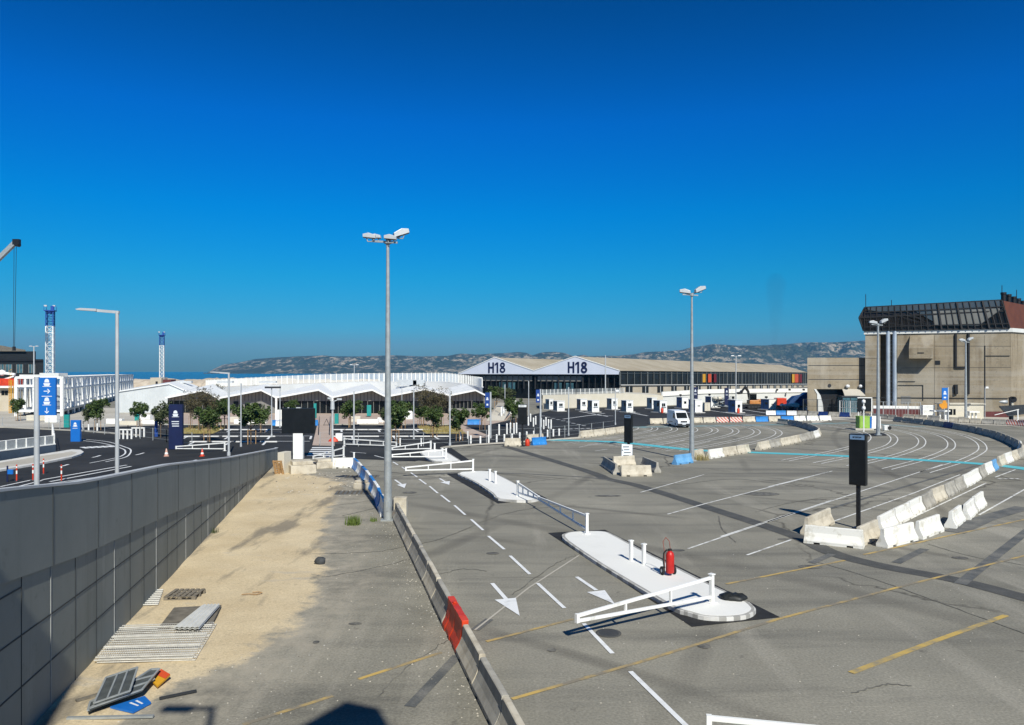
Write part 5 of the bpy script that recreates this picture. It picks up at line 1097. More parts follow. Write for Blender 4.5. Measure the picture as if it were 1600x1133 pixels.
# ------------------------------------------------------------------ traffic islands, height gates, bollards
def island(px, label, zt=.15, blocks=()):
    P = [G(*p, zt) for p in px]; t = thing('traffic_island', label, 'traffic island', group='pale traffic islands'); m = MB(); m.prism(P, 0, zt-.004); m.build('kerb', M_KERB, t); cx = sum(p[0] for p in P)/len(P); cy = sum(p[1] for p in P)/len(P)
    d = offset(P+[P[0]], -.13 if sum(P[i][0]*P[(i+1) % len(P)][1]-P[(i+1) % len(P)][0]*P[i][1] for i in range(len(P))) < 0 else .13)[:-1]
    m = MB(); m.prism(d, .05, zt+.004); m.build('paving', M_ISL, t)
    n = len(P); ring = []
    for i in range(n):
        a, b = Vector(P[i]), Vector(P[(i+1) % n]); k = max(1, int((b-a).length/.45)); ring += [a+(b-a)*(j/k) for j in range(k)]
    sg = 1 if sum(P[i][0]*P[(i+1) % n][1]-P[(i+1) % n][0]*P[i][1] for i in range(n)) > 0 else -1
    ro = offset([tuple(q) for q in ring]+[tuple(ring[0])], -.02*sg)[:-1]; k = len(ro); rim = MB()
    rim.add([(x,y,.0) for x,y in ro]+[(x,y,zt-.01) for x,y in ro]+[(x,y,zt+.001) for x,y in offset(ro+[ro[0]], .05*sg)[:-1]], [(i,(i+1) % k,(i+1) % k+k,i+k) for i in range(k)]+[(i+k,(i+1) % k+k,(i+1) % k+2*k,i+2*k) for i in range(k)])
    rim.m = [1 if (i % k) % 2 and (i % k) % 5 else 0 for i in range(2*k)]; rim.build('kerb_stones', [M_KERBW, M_KERB], t, recalc=True); return t
def smooth(px, k=3): return [tuple(v) for v in catmull([Vector(p) for p in px]+[Vector(px[0])], k)[:-1]]
island(smooth([(879,835),(890,831),(915,829.5),(944,830),(960,836),(1000,857.5),(1055,885),(1115,915),(1162,936),(1177.5,947.5),(1179,954),(1165,961),(1135,964),(1100,962.5),(1075,956),(1055,950),(1015,927.5),(940,882.5),(885,845)]), 'large pale traffic island with rounded end in the foreground carrying the fire extinguisher')
island(smooth([(716,739.5),(725,736.5),(763,736),(774,739.5),(808,756.5),(839,774),(841,779),(821,782),(779,779),(768,770),(742,753),(718,742)]), 'middle pale traffic island beyond the crossed height gate arms')
island(smooth([(657,708),(665,703),(690,703),(714,716),(716,720),(679,720.5),(663,713)]), 'smallest and farthest pale traffic island behind the white gates')
def gate(post, zb, hp_, tip, zt1, zt0, label, n=2, mat=None, zlow=.22):
    x, Y = G(post[0], post[1], zb) if len(post) == 2 else post[:2]; tx, ty = tip; d = Vector((tx-x, ty-Y)); L = d.length; t = thing('height_gate', label, 'swing gate', (x,Y,zb), math.atan2(d.y,d.x), 'white swing gates'); mt = mat or M_WPAINT
    m = MB(); m.box((0,0,hp_/2),(.13,.13,hp_)); m.box((0,0,.015),(.3,.3,.03)); m.box((0,0,hp_+.02),(.19,.19,.04)); m.build('post', mt, t, bevel=.008)
    m = MB(); m.bar((.07,0,hp_-.1),(L,0,zt1-zb),.09,.10); m.build('top_rail', mt, t, bevel=.006); m = MB(); m.bar((.07,0,zlow),(L-.11,0,zt0-zb),.09,.09); m.build('bottom_rail', mt, t, bevel=.006)
    m = MB(); m.bar((L-.05,0,zt0-zb-.05),(L-.05,0,zt1-zb+.06),.11); m.build('end_piece', mt, t)
    for k in range(1, n+1):
        f = k/(n+1)*1.0; zt_ = hp_-.1+(zt1-zb-hp_+.1)*f; zz0 = zlow+(zt0-zb-zlow)*f
        if zt_-.05 > zz0+.05: m = MB(); m.bar((L*f,0,zz0+.045),(L*f,0,zt_-.05),.07); m.build('strut', mt, t)
    return t
gate((1112,942),.15,.98,(1.93,23.2),.82,.66,'large white swing gate casting its shadow in the foreground')
gate((917,834),.15,.98,(1.55,45.7),.75,.62,'long white gate arm swung back from the foreground island towards the middle one',3)
gate((809,775),.15,.95,(1.62,45.9),.72,.58,'short white gate arm hinged on the middle island meeting the long arm',3)
gate((739,737),.15,.98,(-8.35,60),.72,.5,'white swing gate hinged at the far tip of the middle island'); gate((697,717),.15,.95,(-10.9,69.6),.68,.5,'white swing gate hinged on the farthest island and passing behind the mast'); gate((673,704),0,.98,(-11.9,76),.70,.5,'white swing gate just beyond the farthest island')
gate((538,697),0,.9,(-12.3,82),.68,.3,'white swing gate left of the mast with its arm dropping to the right',3); gate((537,714.5),0,1.0,(-18.0,69.5),.55,.35,'white swing gate at the end of the pink walkway near the screen'); gate((351,704.5),0,.92,(-33.3,76),.8,.6,'white swing gate in front of the navy totem sign')
gate((9.0,15.3,0),0,.92,(4.08,16.1),.95,.55,'white swing gate cut off by the bottom right edge')
bo = thing('island_bollard', 'x', 'bollard', group='white bollards on the islands'); m = MB(); m.box((0,0,.42),(.13,.13,.84)); m.build('post', M_WPAINT, bo, bevel=.01); m = MB(); m.box((0,0,.85),(.20,.16,.05)); m.build('cap', M_WPAINT, bo); BO = Proto(bo)
for px, py, z, lb in ((986,876,.15,'white bollard left of the pair on the foreground island'),(1006,882,.15,'white bollard right of the pair, nearest the fire extinguisher'),(765,751.5,.15,'white bollard left of the pair on the middle island'),(774,755,.15,'white bollard right of the pair on the middle island'),(679,706,.15,'white bollard on the farthest island'),(691,715,.15,'white bollard beside the gate post on the farthest island'),(625,697,0,'white bollard right of the tall mast on the black asphalt'),(658,697,0,'white bollard between the white gates beyond the mast'),(553,722,0,'white bollard behind the white barrier at the blue row')): BO.put((*G(px,py,z),z), .5, lb)
bo = thing('kerb_bollard', 'x', 'bollard', group='pale bollards along the car park kerb'); m = MB(); m.cyl((0,0,0),(0,0,.82),.11,.11,12); m.build('post', M_WPAINT, bo); m = MB(); m.lathe([(.12,.82),(.12,.86),(.05,.92),(0,.92)],(0,0,0),12); m.build('cap', M_WPAINT, bo); BK = Proto(bo)
row = [(719,686.5),(731,685.5),(735.6,693),(750.5,694),(763.5,692),(776,691),(788,690.5),(800,689.5),(812,687.5),(823,686),(834,684.8),(845,684),(855.5,683),(864.5,682),(873.5,681)]
for i, p in enumerate(row): BK.put((*G(*p),0), 0, f'pale bollard, {ORD[i]} from the left along the kerb between car park and old asphalt', scale=(1,1,1.0))
row = [(825.5,665),(829,659),(833.5,666.5),(837,663.5),(845.5,667),(849.5,670.5),(853,665.5),(857,669.5),(861,670)]
for i, p in enumerate(row): BK.put((*G(*p),0), 0, f'tall pale bollard, {ORD[i]} from the left in the cluster below the left H18 gable', 'pale bollards below the hangar', (1,1,1.45))
row = [(764,682),(779.8,680),(792,678.5),(797.5,677),(803,678),(807,677)]
for i, p in enumerate(row): BK.put((*G(*p),0), 0, f'tall white bollard, {ORD[i]} from the left behind the cream barrier near the white-headed sign', 'white bollards behind the sign', (1,1,1.55))
row = [(130,674),(138.5,674),(152,673),(65,655)]
for i, p in enumerate(row): BK.put((*G(*p),0), 0, f'pale bollard, {ORD[i]} from the left behind the short blue totem', 'pale bollards on the left road', (1,1,1.1))
# hoop barriers on the left road
for px, py, lb in ((196,686,'white hoop barrier right of the tall street lamp'),(216,683,'white hoop barrier in front of the narrow blue totem')):
    t = thing('hoop_barrier', lb, 'hoop barrier', (*G(px,py),0), 0, 'white hoop barriers'); m = MB()
    for k in range(4): m.bar((-.75+k*.5,0,0),(-.75+k*.5,0,1.1),.16)
    m.bar((-.83,0,1.15),(.83,0,1.15),.16,.14); m.build('frame', M_WPAINT, t)
# wire fence along the car park kerb
wf = thing('wire_fence', 'thin grey wire fence with slender posts around the car park', 'fence'); m = MB(); m2 = MB()
fp = [G(500,697), G(560,697.5), G(620,698), G(703,696.5), G(760,692), G(835,688), G(905,682), G(960,674)]
for a, b in zip(fp, fp[1:]):
    a, b = Vector((*a,0)), Vector((*b,0)); k = max(1, int((b-a).length/2.6))
    for j in range(k): q = a+(b-a)*j/k; m.bar(q, q+Vector((0,0,1.5)), .06)
    for z in (.35,.8,1.45): m2.bar(a+Vector((0,0,z)), b+Vector((0,0,z)), .018)
split_build(m, 'fence_post', M_FENCE, wf); m2.build('wires', M_FENCE, wf)
m = MB(); kp = [G(690,701), G(703,698.5), G(760,694.5), G(835,690), G(905,684.5), G(960,676.5)]; 
for a, b in zip(kp, kp[1:]): m.bar((*a,.07),(*b,.07),.3,.14)
struct(m.build('car_park_kerb', M_PALEC))
wf = thing('wire_fence', 'thin grey wire fence along the left road behind the ramp', 'fence'); m = MB(); fp = [G(4,668), G(60,668), G(130,675), G(200,683), G(260,691), G(300,697)]
for a, b in zip(fp, fp[1:]):
    a, b = Vector((*a,0)), Vector((*b,0)); k = max(1, int((b-a).length/3))
    for j in range(k+1): q = a+(b-a)*j/k; m.bar(q, q+Vector((0,0,1.5)), .06)
    for z in (.3,.9,1.45): m.bar(a+Vector((0,0,z)), b+Vector((0,0,z)), .02)
split_build(m, 'fence_post', M_FENCE, wf)
m = MB()
for a, b in ((G(0,668), G(130,674)), (G(130,674), G(215,681)), (G(270,664), G(484,664)), (G(526,664), G(700,664))): m.bar((*a,.08),(*b,.08),.35,.16)
struct(m.build('plaza_kerb', M_PALEC))
# wheel stops
ws = MB(); ws.box((0,0,.07),(2.0,.28,.14),0,0,(.97,.6)); w0 = ws.build('wheel_stop', M_COPE, bevel=.02); used = False; cnt = 0
for py, xs_ in ((672,[310,335,362,388,412,530,548,566,585,620,640,660,680]),(682.5,[300,330,360,392,418,532,556,580,618,642,666,690]),(691,[310,345,382,420])):
    for i, px in enumerate(xs_):
        o = w0 if not used else w0.copy()
        if used: COL.objects.link(o)
        used = True; o.location = (*G(px,py),0); tag(o, f'pale concrete wheel stop, {ORD[i]} from the left {"back" if py == 672 else "middle" if py == 682.5 else "front"} row of car park bays', 'wheel stop', 'wheel stops in the car park')

# ------------------------------------------------------------------ kiosks
def kiosk_proto(dark, kind):
    t = thing('ticket_kiosk', 'x', 'kiosk', group='ticket kiosks on the lanes'); w_, d_, h_ = 1.55, 1.7, 2.5
    m = MB(); m.box((0,0,h_/2+.08),(w_,d_,h_-.16)); m.box((0,0,h_+.04),(w_+.16,d_+.16,.10)); m.build('cabin', M_WPAINT, t, bevel=.02); m = MB(); m.box((0,0,.04),(w_+.5,d_+.9,.14)); m.build('plinth', M_KERBW, t)
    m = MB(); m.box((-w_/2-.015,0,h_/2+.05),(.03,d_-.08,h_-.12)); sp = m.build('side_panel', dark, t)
    if kind == 'window':
        m = MB(); m.box((-w_/2-.035,.3,1.2),(.02,.75,2.0)); m.build('door', dark, sp); m = MB(); m.box((-w_/2-.037,-.4,1.75),(.02,.5,.8)); m.build('side_window', M_GLASS, sp)
        m = MB(); m.box((-.02,-d_/2-.015,1.62),(.82,.03,.78)); f_ = m.build('window_frame', M_SIGNW, t); m = MB(); m.box((-.21,-d_/2-.034,1.62),(.34,.012,.66)); m.box((.17,-d_/2-.034,1.62),(.34,.012,.66)); split_build(m, 'pane', M_GLASS, f_)
        m = MB(); m.bar((-.5,-d_/2-.1,1.16),(.5,-d_/2-.1,1.16),.2,.05); m.build('counter', M_LAMP, t)
    else:
        m = MB(); m.box((0,-d_/2-.012,1.35),(.55,.024,.16 if kind == 'slot' else .55)); m.build('slot' if kind == 'slot' else 'window', M_GLASS, t); m = MB(); m.cyl((-w_*.3,0,h_+.09),(-w_*.3,0,h_+.35),.05); m.box((-w_*.3,0,h_+.5),(.32,.32,.42)); m.build('roof_camera', M_DARK, t)
        m = MB(); m.box((-w_/2-.035,.2,h_*.5),(.02,.06,h_-.4)); m.box((-w_/2-.035,-.35,h_*.62),(.02,.5,.5)); m.build('panel_seams', M_PLASTIC, sp)
    return Proto(t)
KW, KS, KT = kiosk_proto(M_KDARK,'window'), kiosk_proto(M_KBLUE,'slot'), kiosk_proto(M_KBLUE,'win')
def kio(P, xa, xm, xb, yt, yb, lb):
    Y = G(0, yb)[1]; x = PX((xa+xb)/2+.2, Y); hh = (yb-yt)*Y/F/2.62; wv = (xb-xm)*Y/F; dd = (xm-xa)*Y/F; va = math.atan2(x, Y); al = math.atan2(dd/1.7, wv/1.55); P.put((x,Y,0), al-va, lb, None, (wv/math.cos(al)/1.55, dd/max(.2,math.sin(al))/1.7, hh))
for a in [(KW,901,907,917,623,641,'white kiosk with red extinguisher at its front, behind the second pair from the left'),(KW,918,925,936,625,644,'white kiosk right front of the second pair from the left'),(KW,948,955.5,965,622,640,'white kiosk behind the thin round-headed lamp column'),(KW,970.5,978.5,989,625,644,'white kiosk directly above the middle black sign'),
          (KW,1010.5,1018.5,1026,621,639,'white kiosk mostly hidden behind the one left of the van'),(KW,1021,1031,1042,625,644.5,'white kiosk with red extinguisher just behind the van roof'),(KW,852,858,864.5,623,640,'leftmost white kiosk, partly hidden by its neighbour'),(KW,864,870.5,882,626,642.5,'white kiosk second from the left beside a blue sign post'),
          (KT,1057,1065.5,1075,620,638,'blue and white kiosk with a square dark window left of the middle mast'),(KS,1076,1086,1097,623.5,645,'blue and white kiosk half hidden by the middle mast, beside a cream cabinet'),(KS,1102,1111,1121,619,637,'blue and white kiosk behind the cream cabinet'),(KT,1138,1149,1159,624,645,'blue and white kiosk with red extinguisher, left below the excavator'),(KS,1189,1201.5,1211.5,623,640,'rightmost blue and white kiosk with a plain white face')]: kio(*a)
Yc = G(0,642)[1]; t = thing('cream_cabinet', 'plain cream cabinet between two blue and white kiosks', 'cabinet', (PX(1104,Yc),Yc,0), .25); m = MB(); m.box((0,0,.85),(1.3,.8,1.7)); m.build('body', M_CREAMW, t, bevel=.03); m = MB(); m.box((0,-.41,.85),(.02,.02,1.5)); m.box((0,-.41,1.1),(.12,.04,.2)); m.build('door_gap', M_BEIGE, t); m = MB(); m.box((0,0,1.72),(1.4,.9,.06)); m.build('lid', M_CREAMW, t)
fx = thing('small_extinguisher', 'x', 'fire extinguisher', group='red extinguishers at the kiosks'); m = MB(); m.lathe([(0,0),(.13,0),(.14,.05),(.14,.55),(.09,.66),(.04,.7),(.04,.78),(0,.78)],(0,0,0),14); m.build('cylinder', M_REDP, fx); m = MB(); m.box((0,-.03,.8),(.1,.16,.06)); m.tube([(.05,0,.76),(.17,-.05,.6),(.16,-.05,.2)],.02,6); m.build('hose', M_DARK, fx); FX = Proto(fx)
for px, py, lb in ((910,640.5,'red extinguisher in front of a kiosk in the second pair'),(1034.5,645.5,'red extinguisher at the kiosk behind the van'),(1153.5,646,'red extinguisher at the kiosk below the excavator')): FX.put((*G(px,py),0), 0, lb, None, (1.8,1.8,1.5))
# ------------------------------------------------------------------ van
x, Y = G(1068.5,668.7); vn = thing('panel_van', 'white high-roofed panel van facing the camera on the curved lanes', 'van', (x,Y,0), math.atan2(.08,.997)); wv, hv, lv = 1.98, 2.45, 5.6
side = [(0,.32),(0,.95),(.08,1.12),(.75,1.32),(1.55,2.22),(1.95,2.42),(lv-.15,2.45),(lv,2.3),(lv,.35),(4.75,.35),(4.7,.62),(4.4,.75),(4.1,.62),(4.05,.35),(1.35,.3),(1.3,.62),(1.0,.75),(.7,.62),(.62,.3)]
m = MB(); n = len(side); vs = []
def inset(z): return max(0, (z-1.1))*.10
for s in (-1, 1):
    for y_, z_ in side: vs.append((s*(wv/2-inset(z_)-(.12 if y_ < .1 else 0)), y_, z_))
m.add(vs, [tuple(range(n)), tuple(reversed(range(n,2*n)))]+[(i, i+n, (i+1) % n+n, (i+1) % n) for i in range(n)]); m.build('body', M_VAN, vn, bevel=.035)
def vw(y_, z_, s, off=.012): return (s*(wv/2-inset(z_)+off), y_, z_)
m = MB(); m.add([(-.80,.80,1.345),(.80,.80,1.345),(.76,1.50,2.13),(-.76,1.50,2.13)], [(0,1,2,3)]); v0 = m.v; m.v = [(a,b-.035,c+.03) for a,b,c in v0]; m.build('windscreen', M_GLASS, vn)
for s in (-1, 1):
    m = MB(); q = [(1.02,1.36),(1.62,2.08),(2.35,2.08),(2.35,1.36)]; m.add([vw(a,b,s) for a,b in q], [(0,1,2,3)]); m.build('side_window', M_GLASS, vn)
    m = MB(); m.box((s*(wv/2+.13),1.0,1.52),(.20,.12,.34)); m.build('wing_mirror', M_PLASTIC, vn, bevel=.03)
    m = MB(); m.add([(s*.52,-.012,1.02),(s*.86,-.012,.98),(s*.88,.1,1.14),(s*.80,.14,1.2),(s*.55,.06,1.12)], [(0,1,2,3,4)]); m.build('headlight', M_LENS, vn)
    m = MB(); m.bar(vw(2.42,.75,s,.004), vw(4.0,.75,s,.004), .03, .10); m.bar(vw(2.42,.5,s,.0), vw(2.42,2.1,s,.0), .02, .03); m.bar(vw(3.7,.5,s,0), vw(3.7,2.15,s,0), .02, .03); m.build('side_trim', M_PLASTIC, vn)
    for yy in (1.0, 4.4):
        m = MB(); m.cyl((s*.70,yy,.34),(s*.96,yy,.34),.34,n=22); wh = m.build('wheel', M_TYRE, vn); m = MB(); m.cyl((s*.955,yy,.34),(s*.975,yy,.34),.2,n=16); m.build('rim', M_LAMP, wh)
m = MB(); m.box((0,-.03,.46),(1.85,.16,.34)); m.build('bumper', M_PLASTIC, vn, bevel=.04); m = MB(); m.box((0,-.02,.92),(.95,.06,.22)); m.cyl((0,-.06,.95),(0,-.02,.95),.1,n=14); m.build('grille', M_PLASTIC, vn); m = MB(); m.box((0,-.12,.55),(.52,.02,.11)); m.build('number_plate', M_SIGNW, vn)
# ------------------------------------------------------------------ excavator
x, Y = G(1178,633); Y = 172; x = PX(1178,Y); ex = thing('excavator', 'orange excavator with folded dark boom and bucket in front of the white road wall', 'excavator', (x,Y,0))
for s in (-1, 1):
    m = MB(); m.extr([(-1.9,.35),(-1.6,.05),(1.6,.05),(1.9,.35),(1.9,.6),(1.6,.85),(-1.6,.85),(-1.9,.6)], (0,s*1.05-.3,0), (1,0,0), (0,0,1), (0,.6,0)); tr = m.build('track', M_TYRE, ex); m = MB()
    for k in range(5): m.cyl((-1.4+.7*k,s*1.05-.32,.4),(-1.4+.7*k,s*1.05+.32,.4),.26,n=10)
    split_build(m, 'roller', M_PLASTIC, tr)
m = MB(); m.box((.35,0,1.45),(3.3,2.4,.9)); m.box((1.3,0,1.75),(1.4,2.4,.6)); m.build('body', M_ORANGE, ex, bevel=.15); m = MB(); m.box((-.5,-.55,2.5),(1.5,1.1,1.5)); m.build('cab', M_GLASS, ex, bevel=.12); m = MB()
for a in (-1.2,.2): m.bar((a,-1.1,1.8),(a,-1.1,3.25),.1)
m.bar((-1.25,-1.1,3.25),(.25,-1.1,3.25),.1); m.build('cab_frame', M_DARK, ex)
e = lambda px, py: (PX(px,Y)-x, .1, PZ(py,Y)); m = MB(); m.bar(e(1171,624),e(1169,611),.4,.55); m.bar(e(1169,611),e(1164,605),.36,.5); m.build('boom', M_DARK, ex); m = MB(); m.bar(e(1164.5,605),e(1158,613),.32,.42); m.bar(e(1166,607),e(1159,611),.12); m.build('stick', M_DARK, ex); m = MB(); m.extr([(0,.5),(.3,.2),(.1,-.35),(-.7,-.45),(-1.1,-.25),(-1.0,0),(-.3,.1)], Vector(e(1158.5,613))+Vector((0,-.5,0)), (1,0,0), (0,0,1), (0,1,0)); m.build('bucket', M_DARK, ex, bevel=.05)
m = MB(); m.box((-2.6,0,.6),(1.5,2.2,.5)); m.build('dozer_blade', M_DARK, ex)
# grey machine/rubble left of the excavator and blue tipper
x, Y = G(1129,642); hp2 = thing('rubble_heap', 'grey and rusty scrap heap behind the tall kiosks left of the excavator', 'scrap heap', (PX(1129,175),175,0)); m = MB(); random.seed(3)
for k in range(40): m.bar((random.uniform(-2.5,2.5),random.uniform(-1,1),random.uniform(.1,2.2)),(random.uniform(-2.5,2.5),random.uniform(-1,1),random.uniform(.2,2.6)),random.uniform(.08,.5),random.uniform(.05,.3))
m.build('metal_scrap', M_GALV, hp2); m = MB(); m.lathe([(.9,-.4),(1.25,-.2),(1.25,.2),(.9,.4)],(-1.4,-.3,2.2),18); m.build('cable_drum', M_CREAMW, hp2)
Yt = 178; t = thing('tipper_truck', 'dark blue tipper truck with red cab front of the concrete tunnel block', 'truck', (PX(1245,Yt),Yt,0)); f_ = lambda px, py: (PX(px,Yt)-PX(1245,Yt), 0, PZ(py,Yt))
m = MB(); a = [f_(1227,634),f_(1232,626),f_(1240,619),f_(1252,617),f_(1258,613),f_(1263,613),f_(1263,634)]; m.extr([(p[0],p[2]) for p in a], (0,-1.2,0), (1,0,0), (0,0,1), (0,2.4,0)); m.build('tipper_body', M_KBLUE, t, bevel=.05); m = MB(); m.box((f_(1219,0)[0],0,1.3),(2.2,2.3,1.7)); c = m.build('cab', M_REDP, t, bevel=.12); m = MB(); m.box((f_(1213,0)[0]-.2,0,1.7),(.1,1.9,.6)); m.build('windscreen', M_GLASS, c)
for px in (1219,1238,1254): m = MB(); q = f_(px,0)[0]; m.cyl((q,-1.22,.5),(q,1.22,.5),.5,n=16); m.build('wheel', M_TYRE, t)
t = thing('white_boat_trailer', 'small white tapered trailer in front of the blue tipper truck', 'trailer', (PX(1234,166),166,0)); m = MB(); m.extr([(-2.1,.9),(1.8,.55),(1.9,1.25),(1.3,1.5),(-1.9,1.1)], (0,-.6,0), (1,0,0), (0,0,1), (0,1.2,0)); m.build('hull', M_WPAINT, t, bevel=.08); m = MB(); m.bar((-1,0,.4),(1.6,0,.4),.1); m.bar((-1.6,0,0),(-1.6,0,.9),.16); m.bar((1.7,0,0),(1.7,0,.6),.16); m.build('frame', M_LAMP, t)
for s in (-.65,.65): m = MB(); m.cyl((.3,s-.08,.3),(.3,s+.08,.3),.3,n=12); m.build('wheel', M_TYRE, t)
# ------------------------------------------------------------------ things before the bunker
Yk = G(0,672)[1]; t = thing('green_cabinet', 'lime green cabinet with blue door edge and white back half beside the mast', 'cabinet', (PX(1351,Yk),Yk,0), .0); m = MB(); w1 = 16*Yk/F; m.box((0,.6,1.05),(w1,1.3,1.6)); m.box((0,.6,1.9),(w1+.1,1.4,.1)); b = m.build('body', M_LIME, t, bevel=.04); m = MB(); m.box((-.15,-.07,1.05),(w1*.6,.04,1.3)); m.build('door', M_LIME, b); m = MB(); m.box((w1/2+.12,.6,1.05),(.22,1.3,1.62)); m.build('blue_edge', M_BLUE, t); m = MB(); m.box((w1/2+.95,.75,1.05),(1.35,1.5,1.75),0,0,(.9,.9)); m.build('white_half', M_WPAINT, t, bevel=.05); m = MB(); m.box((-.2,.3,.12),(2.6,1.6,.26)); m.build('concrete_base', M_PALEC, t, bevel=.02)
m = MB(); m.box((-1.3,.5,1.0),(.7,.5,.1)); m.build('shelf', M_DARK, t)
t = thing('ventilator_unit', 'small white unit with round fan right of the green cabinet', 'fan unit', (*G(1384,673),0)); m = MB(); m.box((0,0,.4),(.7,.5,.7)); m.build('casing', M_WPAINT, t, bevel=.03); m = MB(); m.cyl((.4,-.3,.4),(.4,-.24,.4),.26,n=18); m.build('fan', M_DARK, t)
for k in range(3): m = MB(); m.bar((-.3+.22*k,-.27,.1),(-.3+.22*k,-.27,.7),.05); m.build('grille_bar', M_LAMP, t)
t = thing('camera_pole', 'white pole with two round devices above the green cabinet', 'pole', (PX(1349.5,105),105,0)); zt4 = PZ(624,105); m = MB(); m.cyl((0,0,0),(0,0,zt4),.08,n=10); m.build('pole', M_WPAINT, t)
for z in (zt4-.3,zt4-1.2): m = MB(); m.lathe([(0,.25),(.22,.2),(.25,-.1),(.12,-.28),(0,-.3)],(0,0,z),12); m.build('device', M_LENS, t)
Yd = 130; t = thing('dark_billboard', 'big dark panel with white frame behind the camera pole', 'panel', (PX(1350.5,Yd),Yd,0)); m = MB(); m.box((0,0,PZ(632.5,Yd)),(2.3,.15,2.3)); m.build('panel', M_SCREEN, t); m = MB(); z0, z1 = PZ(643.5,Yd), PZ(621.5,Yd); m.bar((-1.2,-.05,z1),(1.3,-.05,z1),.14); m.bar((1.22,-.05,z0),(1.22,-.05,z1),.14); m.bar((-1,.05,0),(-1,.05,z1),.1); m.bar((1.22,.05,0),(1.22,.05,z1),.12); m.build('frame', M_WPAINT, t)
def railfence(name, pts, h, label, mat, step=2.2, bars=.35, posts=.07):
    t = thing(name, label, 'fence'); m = MB(); m2 = MB()
    for a, b in zip(pts, pts[1:]):
        a, b = Vector((*a,0)), Vector((*b,0)); L = (b-a).length; k = max(1, int(L/step))
        for j in range(k+1): q = a+(b-a)*j/k; m.bar(q, q+Vector((0,0,h)), posts)
        for z in (.12,h*.55,h-.05): m2.bar(a+Vector((0,0,z)), b+Vector((0,0,z)), .05)
        k = int(L/bars)
        for j in range(k): q = a+(b-a)*(j+.5)/k; m2.bar(q+Vector((0,0,.12)), q+Vector((0,0,h-.05)), .028)
    split_build(m, 'fence_post', mat, t); m2.build('fence_bars', mat, t); return t
railfence('security_fence', [W(1255,147), W(1300,145), W(1340,141)], 3.0, 'dark security fence in front of the tunnel mouth', M_DFENCE, 2.4, .22, .14)
railfence('white_fence', [W(1312,142), W(1345,138)], 2.9, 'white barred gate left of the dark panel', M_WPAINT, 1.6, .4, .09); railfence('white_fence', [W(1362,138), W(1438,134)], 2.9, 'white wire fence in front of the maroon plinth of the bunker', M_FENCE, 1.75, .5, .09)
t = thing('guard_shelter', 'dark glazed shelter under the pale canopy at the tunnel block', 'shelter', (PX(1325,146.6),146.6,0)); m = MB(); m.box((0,0,1.7),(3.0,2.2,3.4)); m.build('glass_walls', M_GLASSB, t); m = MB(); m.box((0,0,3.5),(3.4,2.6,.2))
for x in (-1.5,0,1.5): m.bar((x,-1.12,0),(x,-1.12,3.4),.1)
m.build('frame', M_DFENCE, t)
t = thing('plinth_wall', 'maroon and white plinth wall along the foot of the bunker', 'wall'); a, b = Vector((*W(1364,141),0)), Vector((*W(1442,138.5),0)); m = MB(); m.bar(a+Vector((0,0,.75)), b+Vector((0,0,.75)), .3, 1.5); m.build('maroon_part', M_MAROON, t); m = MB(); m.bar(a+Vector((0,0,1.75)), b+Vector((0,0,1.75)), .34, .5); m.build('pale_coping', M_WPAINT, t)
t = thing('white_cabinets', 'row of white louvred cabinets right of the white fence', 'cabinet', (PX(1449.5,136),136,0)); m = MB(); m.box((0,0,1.15),(2.1,.8,2.3)); b = m.build('body', M_WPAINT, t, bevel=.03); m = MB()
for k in range(9): m.box((0,-.41,.35+k*.22),(1.8,.03,.05))
m.build('louvres', M_LAMP, b)
Ys2 = 133; t = thing('cream_shed', 'low cream flat-roofed shed in front of the bunker behind the far mast', 'shed'); x0, x1 = PX(1479,Ys2), PX(1537,Ys2); zz = PZ(632,Ys2); m = MB(); m.box(((x0+x1)/2,Ys2+1.5,zz/2),(x1-x0,3,zz)); m.build('wall', M_CREAMW, t); m = MB(); m.box(((x0+x1)/2,Ys2+1.5,zz+.08),(x1-x0+.5,3.5,.16)); m.build('roof', M_CREAMW, t)
for a, b in ((1482,1488),(1489.5,1493)): m = MB(); m.box((PX((a+b)/2,Ys2),Ys2-.02,1.25),((b-a)*Ys2/F,.06,1.0)); split_build(m, 'window', M_GLASS, t)
def canopy(pa, pb, Yq, y0, label):
    t = thing('white_canopy', label, 'canopy', (PX((pa+pb)/2,Yq),Yq,0), 0, 'white canopies'); wd = (pb-pa)*Yq/F; zz = PZ(y0,Yq); m = MB(); m.box((0,0,zz),(wd,1.5,.22)); m.build('roof', M_WPAINT, t)
    for x in (-wd*.35,0,wd*.35): m = MB(); m.bar((x,0,0),(x,0,zz-.1),.22); m.build('post', M_WPAINT, t)
canopy(1456,1481,131,642,'white flat canopy on posts left of the cream shed'); canopy(1511,1527,131,643.5,'white flat canopy on posts in front of the cream shed')
t = thing('antenna_post', 'dark post with a blue-white pod and a round drum at the corner of the bunker', 'post', (PX(1578,128),128,0)); zz = PZ(621,128); m = MB(); m.cyl((0,0,0),(0,0,zz),.16,n=10); m.bar((-.2,0,zz-.1),(.7,0,zz-.1),.2); m.build('post', M_DARK, t); m = MB(); m.lathe([(0,-.9),(.22,-.5),(.32,0),(.3,.5),(0,.6)],(0,0,0),12); o = m.build('pod', M_FENCE, t, (-1.0,0,zz-.75)); o.rotation_euler = (0,R(90),0); m = MB(); m.cyl((.6,-.1,zz-.35),(.6,.5,zz-.35),.5,n=16); m.build('drum', M_DARK, t); m = MB(); m.cyl((.5,.2,0),(.5,.2,zz-.8),.2,n=8); m.build('prop', M_CREAMW, t)
